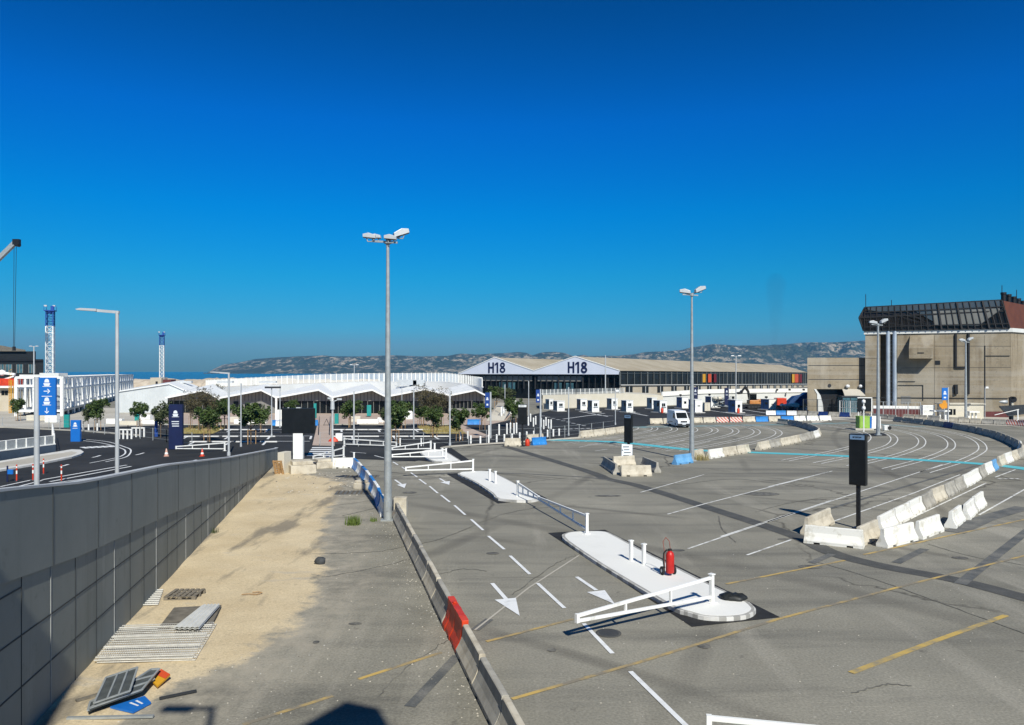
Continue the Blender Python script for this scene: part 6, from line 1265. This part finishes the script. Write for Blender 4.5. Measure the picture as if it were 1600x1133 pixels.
t = thing('dark_carport', 'low dark sloping roof with a white boom at the right edge before the bunker', 'carport', (PX(1600,124),124,0)); m = MB(); m.add([(-3.2,-1,1.2),(6,-1,2.5),(6,4,2.9),(-1.5,4,2.5),(-3.2,-1,1.05),(6,-1,2.3),(6,4,2.7),(-1.5,4,2.3)],[(0,1,2,3),(7,6,5,4),(0,4,5,1),(0,3,7,4)]); m.build('roof', M_DFENCE, t); m = MB(); m.bar((-5.5,-1.2,1.3),(-1.6,-1.2,2.2),.08); m.bar((-1.8,-1.2,0),(-1.8,-1.2,2.1),.14); m.build('boom', M_WPAINT, t); m = MB()
for x in (-2,2,5.5): m.bar((x,0,0),(x,0,1.6),.15)
m.build('post', M_DARK, t)
# ------------------------------------------------------------------ plaza clutter and car park things
random.seed(5)
for i, (px, py, wd, h_, lb) in enumerate([(618,661,2.6,.9,'pale stone bench block left of the dry-leaved trees'),(600,660,2.0,.8,'white block right behind the tall mast on the plaza'),(575,662,3.4,.7,'long low pale planter box right of the teal panels'),(556,659,1.6,.9,'cream block behind the round tree right of the walkway'),(638,655,1.5,1.4,'white humped machine on the plaza left of the dry-leaved trees'),(392,662,5.0,.7,'long white planter box left of the blue plastic barriers'),(372,660,2.5,.9,'white planter block left of the small white vehicle front'),(437,656,1.3,1.7,'white cabinet by the left edge of the big black screen'),(180,662,2.4,.8,'pale block under the trees before the gangway'),(200,664,3.0,.6,'low pale planter before the white shed'),(238,662,3.2,.6,'low white planter right of the white shed trees'),(228,656,2.0,.9,'cream planter block at the white shed wall'),(60,657,3.5,.9,'pale block behind the blue sign panel'),(82,660,2.0,1.4,'small grey generator before the gangway')]):
    t = thing('planter_box', lb, 'planter box', (*G(px,py),0), random.uniform(-.1,.1)); m = MB(); m.box((0,0,h_/2),(wd,1.0,h_)); m.build('box', M_WPAINT if i % 3 else M_CREAMW, t, bevel=.06); m = MB(); m.box((0,0,h_+.01),(wd*.8,.7,.06)); m.build('top', M_PALEC, t)
t = thing('sandwich_board', 'small brown folding frame on the pink walkway', 'folding sign', (*G(510,665),0)); m = MB(); m.bar((-.45,0,0),(0,.1,1.0),.06); m.bar((.45,0,0),(0,.1,1.0),.06); m.bar((-.4,.02,.1),(.4,.02,.1),.05); m.build('frame', M_DARK, t)
for px, lb in ((499,'dark railing at the left of the pink walkway'),(516,'dark railing at the right of the pink walkway')):
    t = thing('hand_railing', lb, 'railing', (0,0,0), 0, 'railings of the walkway'); a, b = Vector((*G(px-1,680),0)), Vector((*G(px,660),0)); m = MB(); m.bar(a+Vector((0,0,.95)), b+Vector((0,0,.95)), .07)
    for k in range(5): q = a+(b-a)*k/4; m.bar(q, q+Vector((0,0,.95)), .06)
    m.build('rail', M_DARK, t)
t = thing('red_barrier_bag', 'red crumpled plastic sheet at the foot of the camera column', 'plastic sheet', (*G(521,690),0)); m = MB(); m.lathe([(0,.5),(.28,.40),(.42,.2),(.5,0)],(0,0,0),10); 
for i, v in enumerate(m.v): m.v[i] = (v[0]*(1.25+.3*noise.noise((v[0]*3,v[1]*3,1))), v[1]*.6, v[2]*(1+.6*noise.noise((v[0]*4,v[1]*4,5))))
m.build('sheet', M_REDP, t); t = thing('white_block', 'small white block right of the red plastic sheet', 'block', (*G(530,689),0)); m = MB(); m.box((0,0,.45),(.8,.5,.9)); m.build('block', M_WPAINT, t, bevel=.06)
co = thing('traffic_cone', 'x', 'traffic cone', group='traffic cones'); m = MB(); m.lathe([(.20,.05),(.04,.75),(0,.76)],(0,0,0),16); m.box((0,0,.025),(.46,.46,.05)); m.build('cone', M_REDP, co); m = MB(); m.lathe([(.165,.22),(.125,.38)],(0,0,0),16); m.lathe([(.10,.48),(.07,.62)],(0,0,0),16); m.build('white_band', M_WPAINT, co); CO = Proto(co)
CO.put((*G(316,713),0), 0, 'bright red and white traffic cone below the height gate near the navy totem', None, (.9,.9,1.0)); c2 = CO.put((*G(260,713),0), .4, 'paler traffic cone left of the navy totem', None, (1.0,1.0,1.0))
c2.children[0].data = c2.children[0].data.copy(); c2.children[0].data.materials[0] = M('faded_pink_plastic', (.50,.26,.20), .7, col2=(.58,.38,.31), scale=4)
# ------------------------------------------------------------------ foreground objects
zi = .154; x, Y = G(1046,899,zi); fe = thing('wheeled_extinguisher', 'red wheeled fire extinguisher with tall handle standing on the foreground island', 'fire extinguisher', (x,Y,zi), .25)
m = MB(); m.lathe([(0,.10),(.13,.10),(.165,.15),(.165,.80),(.14,.90),(.07,.97),(.05,.99),(0,.99)],(0,-.05,0),20); c = m.build('cylinder', M('signal_red_paint', (.40,.012,.010), .4, col2=(.50,.022,.016), scale=3), fe); m = MB(); m.add([(-.06+.16,-.19,.45),(.165,-.10,.45),(.165,-.10,.68),(.10,-.19,.68)],[(0,1,2,3)]); m.lathe([(.168,.42),(.168,.70)],(0,-.05,0),20); m.v = m.v[4:]; m.f = [[i-4 for i in f] for f in m.f[1:]][:6]; m.m = m.m[1:7]; m.sm = m.sm[1:7]; m.build('paper_label', M_SIGNW, c)
m = MB(); m.tube([(-.17,.06,.1),(-.17,.10,.95),(-.17,.22,1.30),(-.02,.28,1.44),(.10,.22,1.30),(.10,.10,.9)],.016,8); m.build('handle', M_STAKE if False else M('red_brown_tube', (.20,.06,.04), .5, var=.2), fe); m = MB(); m.tube([(-.02,-.05,1.0),(-.14,-.04,1.02),(-.24,.0,.9),(-.26,.02,.6),(-.22,.03,.35),(-.15,.1,.3)],.028,8); m.box((0,-.05,1.02),(.12,.1,.08)); m.build('hose', M_TYRE, fe)
for s in (-.25,.25): m = MB(); m.cyl((s-.035,.12,.17),(s+.035,.12,.17),.17,n=20); w_ = m.build('wheel', M_TYRE, fe); m = MB(); m.cyl((s-.04,.12,.17),(s+.04,.12,.17),.07,n=12); m.build('hub', M_LAMP, w_)
x, Y = G(1146,936,.154); t = thing('black_bag', 'crumpled black rubber bag lying at the rounded end of the foreground island', 'bag', (x,Y,.154), -.4); m = MB(); m.lathe([(.40,.0),(.46,.05),(.44,.12),(.30,.19),(0,.20)],(0,0,0),22)
for i, v in enumerate(m.v): k = 1+.22*noise.noise((v[0]*4,v[1]*4,v[2]*6)); m.v[i] = (v[0]*1.05*k, v[1]*.72*k, v[2]*(1+.5*noise.noise((v[0]*7,v[1]*7,2))))
m.build('bag', M_RUBBER, t)
x, Y = G(824,697); FX.put((x,Y,0), 0, 'red extinguisher standing between the white-headed sign and the blue plastic barrier', 'red extinguishers', (1.8,1.8,1.15))
for a, b, z, lb in (((615,809),(635,809),1.12,'upright cream concrete block behind the foot of the tall mast'),((437,742),(449,739),1.75,'tall cream concrete block at the end of the long grey wall')):
    p, q = Vector(G(*a)), Vector(G(*b)); d = q-p; t = thing('concrete_block', lb, 'concrete block', ((p.x+q.x)/2,(p.y+q.y)/2+.25,0), math.atan2(d.y,d.x)); m = MB(); m.box((0,0,z/2),(d.length,.55,z)); m.build('block', M_CREAMW if z > 1.5 else M_CREAM, t, bevel=.03)
for a, b, z, dpt, lb in (((449,742),(485,740),1.0,1.6,'wide sandy concrete block under the big black screen'),((489,733),(520,731),.75,1.4,'sandy concrete block right of the screen plinth'),((560,766),(569,764),.6,.8,'small grey block with dark side at the blue and white barriers')):
    p, q = Vector(G(*a)), Vector(G(*b)); d = q-p; t = thing('concrete_block', lb, 'concrete block', ((p.x+q.x)/2,(p.y+q.y)/2+dpt/2,0), math.atan2(d.y,d.x)); m = MB(); m.box((0,0,z*.35),(d.length+.2,dpt+.2,z*.7)); m.box((0,.1,z*.85),(d.length*.9,dpt*.9,z*.3)); m.build('block', M_CREAM, t, bevel=.05)
t = thing('dark_crate', 'small dark crate on the sandy blocks right of the screen', 'crate', (*G(489,733),0)); m = MB(); m.box((0,-.3,.3),(.65,.5,.5)); m.build('body', M_PLASTIC, t, bevel=.03); m = MB(); m.box((0,-.3,.57),(.7,.55,.05)); m.build('lid', M_DARK, t)
def pallet(label, loc, rz, tilt=None, mat=None, L=1.2, Wd=.8, n=6):
    t = thing('wooden_pallet', label, 'pallet', loc, rz); mt = mat or M_WOOD; m = MB()
    for k in range(n): m.box((-L/2+L*(k+.5)/n,0,.135),(L/n*.68,Wd,.024))
    m.build('top_boards', mt, t, bevel=.003); m = MB()
    for y in (-Wd/2+.07,0,Wd/2-.07): m.box((0,y,.108),(L,.10,.022)); m.box((0,y,.012),(L,.10,.022))
    m.build('stringers', mt, t); m = MB()
    for x_ in (-L/2+.08,0,L/2-.08):
        for y in (-Wd/2+.07,0,Wd/2-.07): m.box((x_,y,.06),(.14,.10,.074))
    m.build('blocks', mt, t)
    if tilt: t.rotation_euler = (tilt[0], tilt[1], rz)
    return t
pallet('weathered grey wooden pallet lying on the sand near the long wall', (*G(289,934),.05), .02, None, None, 1.15, 1.0, 6)
pallet('light wooden pallet leaning against the end of the long grey wall', (*G(434,742),.55), R(75), (0,R(72)), M_WOODP)
# welded mesh panels stack
P = [G(193,984), G(338,979), G(305,1035), G(151,1039)]; ctr = Vector((sum(p[0] for p in P)/4, sum(p[1] for p in P)/4)); t = thing('mesh_panel_stack', 'stack of galvanised wire mesh fence panels lying on the sand', 'mesh panels', (ctr.x,ctr.y,.05)); v = [Vector(p)-ctr for p in P]
def bil(a, b): q = (v[3]*(1-a)+v[2]*a)*(1-b)+(v[0]*(1-a)+v[1]*a)*b; return q
for L_ in range(2):
    m = MB(); z = .02+L_*.07; dx = Vector((random.uniform(-.06,.06), random.uniform(-.05,.05)))
    for k in range(17): a, b = bil(0,k/16)+dx, bil(1,k/16)+dx; m.bar((*a,z),(*b,z),.026)
    for k in range(44): a, b = bil(k/43,0)+dx, bil(k/43,1)+dx; m.bar((*a,z+.012),(*b,z+.012),.010)
    for f_ in (.05,.33,.62,.9):
        for dd in (0,): a, b = bil(0,f_+dd)+dx, bil(1,f_+dd)+dx; m.bar((*a,z+.03),(*b,z+.03),.03)
    m.build('panel_mesh', M_MESHG, t)
# corrugated sheets on plywood
P = [G(272,956), G(346,952), G(330,985), G(247,989)]; ctr = Vector((sum(p[0] for p in P)/4, sum(p[1] for p in P)/4)); t = thing('plywood_board', 'dirty brown board under the white corrugated sheets', 'board', (ctr.x,ctr.y,.09)); m = MB(); m.prism([tuple(Vector(p)-ctr) for p in P], 0, .06); m.build('board', M_PLY, t)
P = [G(316,944,.3), G(343,943,.3), G(311,979,.3), G(271,979,.3)]; ctr = Vector((sum(p[0] for p in P)/4, sum(p[1] for p in P)/4)); t = thing('corrugated_sheets', 'pile of pale corrugated sheets on the dirty board', 'sheets', (ctr.x,ctr.y,.155)); v = [Vector(p)-ctr for p in P]
for L_ in range(3):
    m = MB(); n = 40; dx = Vector((random.uniform(-.05,.05), random.uniform(-.08,.08))); top, bot = [], []
    for k in range(n+1): zz = .03+.055*L_+(.022 if (k//4) % 2 else 0); top.append((*(v[0]*(1-k/n)+v[1]*k/n+dx), zz)); bot.append((*(v[3]*(1-k/n)+v[2]*k/n+dx), zz))
    m.add(top+bot, [(k, k+1, n+2+k, n+1+k) for k in range(n)]); o = m.build('sheet', M_PALESHEET, t); md = o.modifiers.new('s', 'SOLIDIFY'); md.thickness = .01
P = [G(228,926), G(255,925), G(247,948), G(220,949)]; t = thing('grid_sheet', 'single pale mesh panel on the sand against the wall', 'mesh panel'); m = MB()
for k in range(9): f_ = k/8; a, b = Vector(P[0])*(1-f_)+Vector(P[3])*f_, Vector(P[1])*(1-f_)+Vector(P[2])*f_; m.bar((*a,.09),(*b,.09),.035)
for k in range(12): f_ = k/11; a, b = Vector(P[0])*(1-f_)+Vector(P[1])*f_, Vector(P[3])*(1-f_)+Vector(P[2])*f_; m.bar((*a,.08),(*b,.08),.012)
m.build('wires', M_PALESHEET, t)
# discarded sign panels
def slab(px, z, dz, mat, label, name='discarded_sign', rim=None, tilt=0, extra=None):
    P = [G(*p, z) for p in px]; ctr = Vector((sum(p[0] for p in P)/4, sum(p[1] for p in P)/4)); t = thing(name, label, 'sign panel', (ctr.x,ctr.y,z-.03), 0, 'discarded sign panels'); Q = [Vector(p)-ctr for p in P]; m = MB(); zt = [dz[i] for i in range(4)]
    vs = [(q.x,q.y,zt[i]) for i, q in enumerate(Q)]; vs += [(a,b,c+.045) for a,b,c in vs]; m.add(vs, [(3,2,1,0),(4,5,6,7),(0,1,5,4),(1,2,6,5),(2,3,7,6),(3,0,4,7)]); b = m.build('panel', mat, t)
    if rim:
        m = MB()
        for i in range(4): m.bar(Vector(vs[4+i])+Vector((0,0,.012)), Vector(vs[4+(i+1) % 4])+Vector((0,0,.012)), .045, .03)
        for f_ in (.36,.68): a1, a2 = Vector(vs[4]).lerp(Vector(vs[5]), f_), Vector(vs[7]).lerp(Vector(vs[6]), f_); m.bar(a1+Vector((0,0,.014)), a2+Vector((0,0,.014)), .04, .03)
        m.build('frame_rails', rim, b)
    if extra: extra(b, vs)
    return t
def stripes(b, vs):
    o = MB(); P4 = [Vector(q)+Vector((0,0,.008)) for q in vs[4:]]
    def pt(u, w_): return P4[0].lerp(P4[1], u).lerp(P4[3].lerp(P4[2], u), w_)
    for u0, u1 in ((.42,.5),(.62,.7)): o.add([pt(u0,.25),pt(u1,.25),pt(u1,.8),pt(u0,.8)], [(0,1,2,3)])
    o.build('white_bars', M_SIGNW, b, recalc=False)
slab([(172,1105),(226,1088),(236,1098),(208,1113)], .06, (0,0,0,0), M_BLUE, 'discarded blue sign with white bars under the pile of grey sign panels', extra=stripes)
slab([(234,1061),(252,1049),(266,1055),(246,1070)], .17, (0,.04,.0,-.05), M_ORANGE if False else M_OCHRE, 'discarded yellow and red sign sticking out at the right of the pile', extra=lambda b, vs: (lambda o: (o.add([Vector(vs[4]).lerp(Vector(vs[5]),.45)+Vector((0,0,.01)), Vector(vs[5])+Vector((0,0,.01)), Vector(vs[6])+Vector((0,0,.01)), Vector(vs[7]).lerp(Vector(vs[6]),.6)+Vector((0,0,.01))], [(0,1,2,3)]), o.build('red_half', M_ORED, b, recalc=False)))(MB()))
slab([(141,1098),(229,1062),(241,1066),(137,1112)], .16, (0,.06,.06,0), M_SBACK, 'long grey framed sign panel at the bottom of the pile', rim=M_GALV)
slab([(140,1105),(236,1052),(249,1050),(222,1079)], .26, (-.05,.08,.06,0), M_SBACK, 'grey framed sign panel in the middle of the pile', rim=M_GALV)
slab([(166,1063),(215,1050),(203,1081),(147,1095)], .36, (.05,.10,.0,-.08), M_SBACK, 'topmost grey framed sign panel on the pile', rim=M_GALV)
for a, b, w_, mt, lb in (((105,1126),(240,1123),.09,M_GALV,'long grey plank lying at the bottom left in the shade'),((249,1095),(307,1083),.06,M_PLASTIC,'thin dark bar on the ground right of the sign pile'),((119,1099),(170,1084),.12,M_PLY,'short dark plank left of the sign pile')):
    t = thing('loose_plank', lb, 'plank', (0,0,0), 0, 'loose planks'); m = MB(); m.bar((*G(*a),.06),(*G(*b),.06),w_,.05); m.build('plank', mt, t)
x, Y = G(501,881); t = thing('dark_stone', 'dark grey lump lying at the edge of the sand', 'stone', (x,Y,0)); m = MB(); m.lathe([(.18,0),(.24,.1),(.20,.22),(.10,.29),(0,.30)],(0,0,0),12)
for i, v in enumerate(m.v): k = 1+.35*noise.noise((v[0]*5,v[1]*5,v[2]*5)); m.v[i] = (v[0]*k, v[1]*k, v[2]*k)
m.build('stone', M('dark_stone_mat', (.05,.055,.06), .8, var=.4, scale=5), t)
x, Y = G(394,931); t = thing('wire_loop', 'bent brown wire loop lying on the sand', 'wire', (x,Y,.06)); m = MB(); m.tube([(-.35,-.1,.02),(-.1,-.06,.03),(.2,-.1,.02),(.35,.05,.05),(.15,.2,.03),(-.05,.18,.02)],.018,6); m.build('wire', M_STAKE, t)
# gravel, crumbs of rubble: uncountable
random.seed(11); m = MB()
def crumb(x, y, r):
    pts = [(x+r*random.uniform(.6,1.1)*math.cos(k*1.57+.4), y+r*random.uniform(.6,1.1)*math.sin(k*1.57+.4), .004) for k in range(4)]; m.add(pts+[(x, y, r*random.uniform(.5,.9))], [(0,1,4),(1,2,4),(2,3,4),(3,0,4)], random.choice((0,0,1,2)))
for k in range(420):
    Y = random.uniform(18,45); x = lineA(Y)[0]-random.expovariate(1.6)-.3; crumb(x, Y, random.uniform(.015,.045))
for k in range(500): px, py = random.uniform(140,560), random.uniform(760,1130); crumb(*G(px,py), random.uniform(.012,.04))
for k in range(160): px, py = random.uniform(430,560), random.uniform(730,775); crumb(*G(px,py), random.uniform(.04,.12))
for k in range(200): px, py = random.uniform(900,1600), random.uniform(830,1130); crumb(*G(px,py), random.uniform(.012,.035))
o = m.build('gravel', [M_PALEC, M_PLY, M_KERB]); tag(o, 'scattered gravel and crumbs of rubble on sand and asphalt', 'gravel', None, 'stuff')
for px, py, s, lb in ((617,812,.5,'rust-orange rag at the foot of the upright cream block'),(1095,719,.6,'green and rusty weeds at the foot of the right-hand mast')):
    pass
def tuft(px, py, n, h, spread, mat, label):
    t = thing('grass_tuft', label, 'grass tuft', (*G(px,py),0)); m = MB(); random.seed(int(px))
    for k in range(n):
        a = random.uniform(0,6.28); r_ = spread*random.random()**.7; x0, y0 = r_*math.cos(a), r_*math.sin(a); b = random.uniform(0,6.28); l = h*random.uniform(.5,1.1); q = random.uniform(.1,.5)*l; w_ = .012; dx, dy = math.cos(b), math.sin(b)
        m.add([(x0-dy*w_,y0+dx*w_,0),(x0+dy*w_,y0-dx*w_,0),(x0+dx*q*.4+dy*w_*.7,y0+dy*q*.4-dx*w_*.7,l*.6),(x0+dx*q*.4-dy*w_*.7,y0+dy*q*.4+dx*w_*.7,l*.6),(x0+dx*q,y0+dy*q,l)], [(0,1,2,3),(3,2,4)])
    m.build('blades', mat, t, recalc=False)
tuft(552,820,260,.55,.42,M_TUFT,'large green grass tuft growing in the asphalt left of the tall mast'); tuft(584,815,50,.3,.2,M_TUFT,'small green grass tuft right beside the tall mast foot'); tuft(1095,719,160,.8,.8,M_STRAW,'dry weeds at the foot of the mast behind the blue barrier'); tuft(361,791,60,.35,.3,M_LEAFO,'weeds growing at the foot of the long wall'); tuft(334,833,40,.3,.25,M_LEAFO,'weeds at the wall foot nearer than the other wall weeds'); tuft(618,811,60,.45,.25,M_STAKE,'dry rusty weeds at the foot of the upright cream block')
# ------------------------------------------------------------------ trees
def tree_proto(name, label, h, cr, leafn, mat, seed, trunk=.07, crown0=.42, ls=.22, stakes=True, twig=False, flat=1.0):
    random.seed(seed); t = thing(name, label, 'tree'); m = MB(); m.cyl((0,0,0),(0.03,0,h*.5),trunk,trunk*.7,8); ends = []
    for k in range(9):
        a = k*2.4; z0 = h*random.uniform(crown0-.08,.62); rr = cr*random.uniform(.5,.95); p = (rr*math.cos(a), rr*math.sin(a), z0+(h-z0)*random.uniform(.25,.85)); q = (p[0]*.45, p[1]*.45, (z0+p[2])/2+.1); m.cyl((0,0,z0),q,trunk*.5,trunk*.3,6); m.cyl(q,p,trunk*.3,trunk*.1,5); ends += [p, q]
    m.cyl((0.03,0,h*.5),(0,0,h*.9),trunk*.7,trunk*.15,6); ends += [(0,0,h*.9),(0,0,h*.75)]
    m.build('trunk', M_BARK if not twig else M_LEAFB, t); m = MB(); cl = []
    for e in ends:
        for k in range(3): cl.append((e[0]+random.gauss(0,cr*.16), e[1]+random.gauss(0,cr*.16), e[2]+random.gauss(0,cr*.14), cr*random.uniform(.16,.34)))
    for k in range(leafn):
        c = random.choice(cl); d = Vector((random.gauss(0,1),random.gauss(0,1),random.gauss(0,1))).normalized()*c[3]*random.random()**.45; p = Vector(c[:3])+Vector((d.x,d.y,d.z*flat)); p.z = max(p.z, h*crown0-.1); u = Vector((random.gauss(0,1),random.gauss(0,1),random.gauss(0,.5))).normalized(); v_ = u.cross(Vector((random.gauss(0,1),random.gauss(0,1),random.gauss(0,1)))).normalized(); s = ls*random.uniform(.5,1.1)
        m.add([p-u*s*.5, p+v_*s*.25, p+u*s*.5, p-v_*s*.25], [(0,1,2,3)])
    m.build('crown', mat, t, recalc=False)
    if stakes:
        m = MB()
        for x_, y in ((-.45,-.3),(.45,-.3),(0,.5)): m.cyl((x_,y,0),(x_,y,h*.36),.045,.045,6)
        m.bar((-.45,-.3,h*.34),(.45,-.3,h*.34),.05); m.bar((-.45,-.3,h*.34),(0,.5,h*.34),.05); m.bar((.45,-.3,h*.34),(0,.5,h*.34),.05); m.build('stake_frame', M_STAKE, t)
    return Proto(t)
T1 = [tree_proto('young_tree','x',4.6,1.6,3600,M_LEAF,21+i,.08,.35,.38) for i in range(3)]; TN = [tree_proto('young_tree','x',4.6,1.55,2600,M_LEAFO,31+i,.08,.33,.36,False) for i in range(2)]; TD = [tree_proto('dry_tree','x',8.5,2.6,1900,M_DRYLEAF,41+i,.14,.34,.34,True,True) for i in range(3)]
tl = [(28,658,622,1.0,0,'young tree farthest left, before the white gangway'),(152,672,622,1.0,0,'round young tree left of the tall single-arm street lamp'),(138,671,630,.8,3,'lower young tree leaning left beside the round one at the tall street lamp'),(218,671,627,.9,1,'young tree in front of the white shed'),(251,684,625,.9,3,'young tree just left of the navy totem sign'),(266,668,633,.8,2,'small tree partly hidden by the navy totem sign'),(325,690,634,1.0,2,'round dark tree right of the navy totem in the car park'),(340,672,627,1.0,0,'round tree behind the white single-arm lamp'),(351,670,622,1.0,1,'tree right behind the white single-arm lamp against the gable'),(392,694,628,1.1,1,'round young tree between the two slim lamp columns'),(409,676,632,1.0,2,'young tree right behind the one between the slim lamp columns'),(455,660,624,1.0,0,'tree rising behind the big black screen'),(548,668,624,1.15,2,'round tree right of the pink walkway'),(618,692,632,1.05,0,'dark round tree touching the tall mast in the car park'),(628,670,625,1.1,1,'tree behind the dark round one right of the tall mast'),(600,668,634,.9,3,'tree hidden partly by the tall mast on its left side'),(656,668,633,1.0,1,'round tree below the left part of the dry-leaved trees'),(677,683,633,1.1,2,'dark round tree below the middle of the dry-leaved trees'),(718,689,637,1.1,0,'small round tree with orange stakes right of the dry-leaved trees'),(753,672,629,1.05,1,'round tree left of the blue sign at the terminal end'),(801,668,620,1.0,2,'green tree behind the black sign with the white header'),(776,640,603,1.2,1,'tree under the dark glazing of the left hangar gable'),(793,650,606,1.1,4,'loose tree in the planting between terminal and hangar')]
for px, py, yt, wsc, ki, lb in tl:
    x, Y = G(px, py); hgt = PZ(yt, Y); s = hgt/4.75; P = (T1+TN)[ki]; P.put((x,Y,0), random.uniform(0,6), lb, 'young trees of the plaza', (s*wsc*.95,s*wsc*.95,s))
for px, py, yt, wsc, ki, lb in [(312,674,606,.9,0,'tall dry brown-leaved tree left of the white single-arm lamp'),(298,672,611,.8,1,'dry brown-leaved tree beside the navy totem, left of the tallest'),(327,673,607,.8,2,'dry brown-leaved tree nearest the white single-arm lamp'),(662,668,601,1.0,0,'tallest dry-leaved tree of the group right of the tall mast'),(677,669,605,1.0,1,'middle dry-leaved tree of the group right of the tall mast'),(690,669,607,.9,2,'rightmost dry-leaved tree of the group right of the tall mast'),(341,640,597,.9,1,'dark tree rising behind the terminal gable at left'),(397,628,595,.6,2,'dark treetop between the gables in front of the viaduct')]:
    x, Y = G(px, py); hgt = PZ(yt, Y); s = hgt/8.6; TD[ki].put((x,Y,0), random.uniform(0,6), lb, 'dry-leaved trees', (s*wsc,s*wsc,s))
for px, lb in ((313,'strip of dry yellow grass under the dry trees at left'),(690,'strip of dry yellow grass under the dry trees right of the mast')):
    m = MB(); Y = G(0,673)[1]; random.seed(px)
    for k in range(2600):
        x, y = random.uniform(-2.6,2.6), random.uniform(-5,7); x += PX(px,Y)-y*.22; y += Y; h = random.uniform(.1,.4); a = random.uniform(0,3.14); m.add([(x-.05*math.cos(a),y-.05*math.sin(a),0),(x+.05*math.cos(a),y+.05*math.sin(a),0),(x+random.uniform(-.1,.1),y+random.uniform(-.1,.1),h)], [(0,1,2)])
    m.add([(PX(px,Y)-2.7+1.1,Y-5.2,.013),(PX(px,Y)+2.7+1.1,Y-5.2,.013),(PX(px,Y)+2.7-1.6,Y+7.2,.013),(PX(px,Y)-2.7-1.6,Y+7.2,.013)], [(0,1,2,3)])
    tag(m.build('dry_grass', M_STRAW, recalc=False), lb, 'dry grass', None, 'stuff')
# ramp road planting / terminal end stairs
t = thing('entrance_steps', 'pale flight of steps between the terminal end and the hangar trees', 'steps'); m = MB(); x0, Y0 = W(767,128)
for k in range(14): m.box((PX(774,128)+.1*k, 128+k*1.2+10, .12+.11*k), (2.9, 21, .14))
m.build('steps', M_PALEC, t)
railfence('white_fence', [W(783,132), W(800,150), W(806,165)], 2.2, 'white slatted fence between the steps and the hangar road', M_WPAINT, 1.2, .5, .12)
# ------------------------------------------------------------------ behind the viewer: added block and tower shaped for lower-edge shadows, deck, lamp
t = thing('shadow_shaping_block', 'unseen block and gabled tower behind the viewpoint, shaped for the lower-edge shadows', 'building'); m = MB()
m.box((-9.2,-8,10.4),(10.1,10,20.8)); m.extr([(-1.7,0),(.95,0),(.89,18.0),(.78,18.85),(0,19.2),(-1.7,17.5)], (2.72,-5.2,0), (1,0,0), (0,0,1), (0,2.5,0)); m.build('wall', M_BEIGE, t)
m = MB(); m.box((0,-2.5,6.2),(40,7,.6)); m.build('deck', M_PALEC, t)
lamp('street_lamp',0,0,0,'single-armed street lamp on the deck behind the viewpoint','arm',-.9,6.5,.5,.07) if False else None
t = thing('deck_lamp', 'single-armed lamp on the deck behind the viewpoint', 'street lamp', (-.85,-1.8,6.5)); m = MB(); m.cyl((0,0,0),(0,0,11.6),.09,.08,10); m.build('pole', M_LAMP, t); m = MB(); m.bar((0,0,11.5),(-.5,0,11.55),.1); m.build('arm', M_LAMP, t); m = MB(); m.box((-.85,0,11.5),(.75,.3,.14)); m.build('lamp_head', M_LAMP, t)
# ------------------------------------------------------------------ air
m = MB(); m.box((2500,3000,133),(14000,7400,274)); hz = m.build('haze', M_PALEC); hz.data.materials.clear(); hm = bpy.data.materials.new('thin_haze'); hm.use_nodes = True; n = hm.node_tree; n.nodes.clear(); o_ = n.nodes.new('ShaderNodeOutputMaterial'); pv = n.nodes.new('ShaderNodeVolumePrincipled'); pv.inputs['Color'].default_value = (.06,.50,1.0,1); pv.inputs['Density'].default_value = .00006; pv.inputs['Anisotropy'].default_value = .0; n.links.new(pv.outputs[0], o_.inputs['Volume']); hz.data.materials.append(hm); hz['kind'] = 'stuff'

m = MB(); pr_ = [(14,150),(20,190),(30,250),(36,320),(46,400),(52,470),(30,520)]; m.lathe(pr_, (PX(1210,4000),4000,0), 20)
for i, v in enumerate(m.v): m.v[i] = (v[0]+14*noise.noise((v[2]*.012, 1, 0))+.02*(v[2]-150)+10*noise.noise((v[0]*.03, v[2]*.02, 4)), v[1], v[2])
n_ = len(pr_)*20; m.f.append(list(range(19,-1,-1))); m.f.append(list(range(n_-20, n_))); m.m += [0,0]; m.sm += [False,False]
sk_ = m.build('smoke', M_PALEC); sm = bpy.data.materials.new('thin_smoke'); sm.use_nodes = True; n = sm.node_tree; n.nodes.clear(); o_ = n.nodes.new('ShaderNodeOutputMaterial'); pv = n.nodes.new('ShaderNodeVolumePrincipled'); pv.inputs['Color'].default_value = (.12,.13,.15,1); pv.inputs['Density'].default_value = .0013; n.links.new(pv.outputs[0], o_.inputs['Volume']); sk_.data.materials.clear(); sk_.data.materials.append(sm); tag(sk_, 'faint column of dark smoke rising above the hills left of the bunker', 'smoke', None, 'stuff')
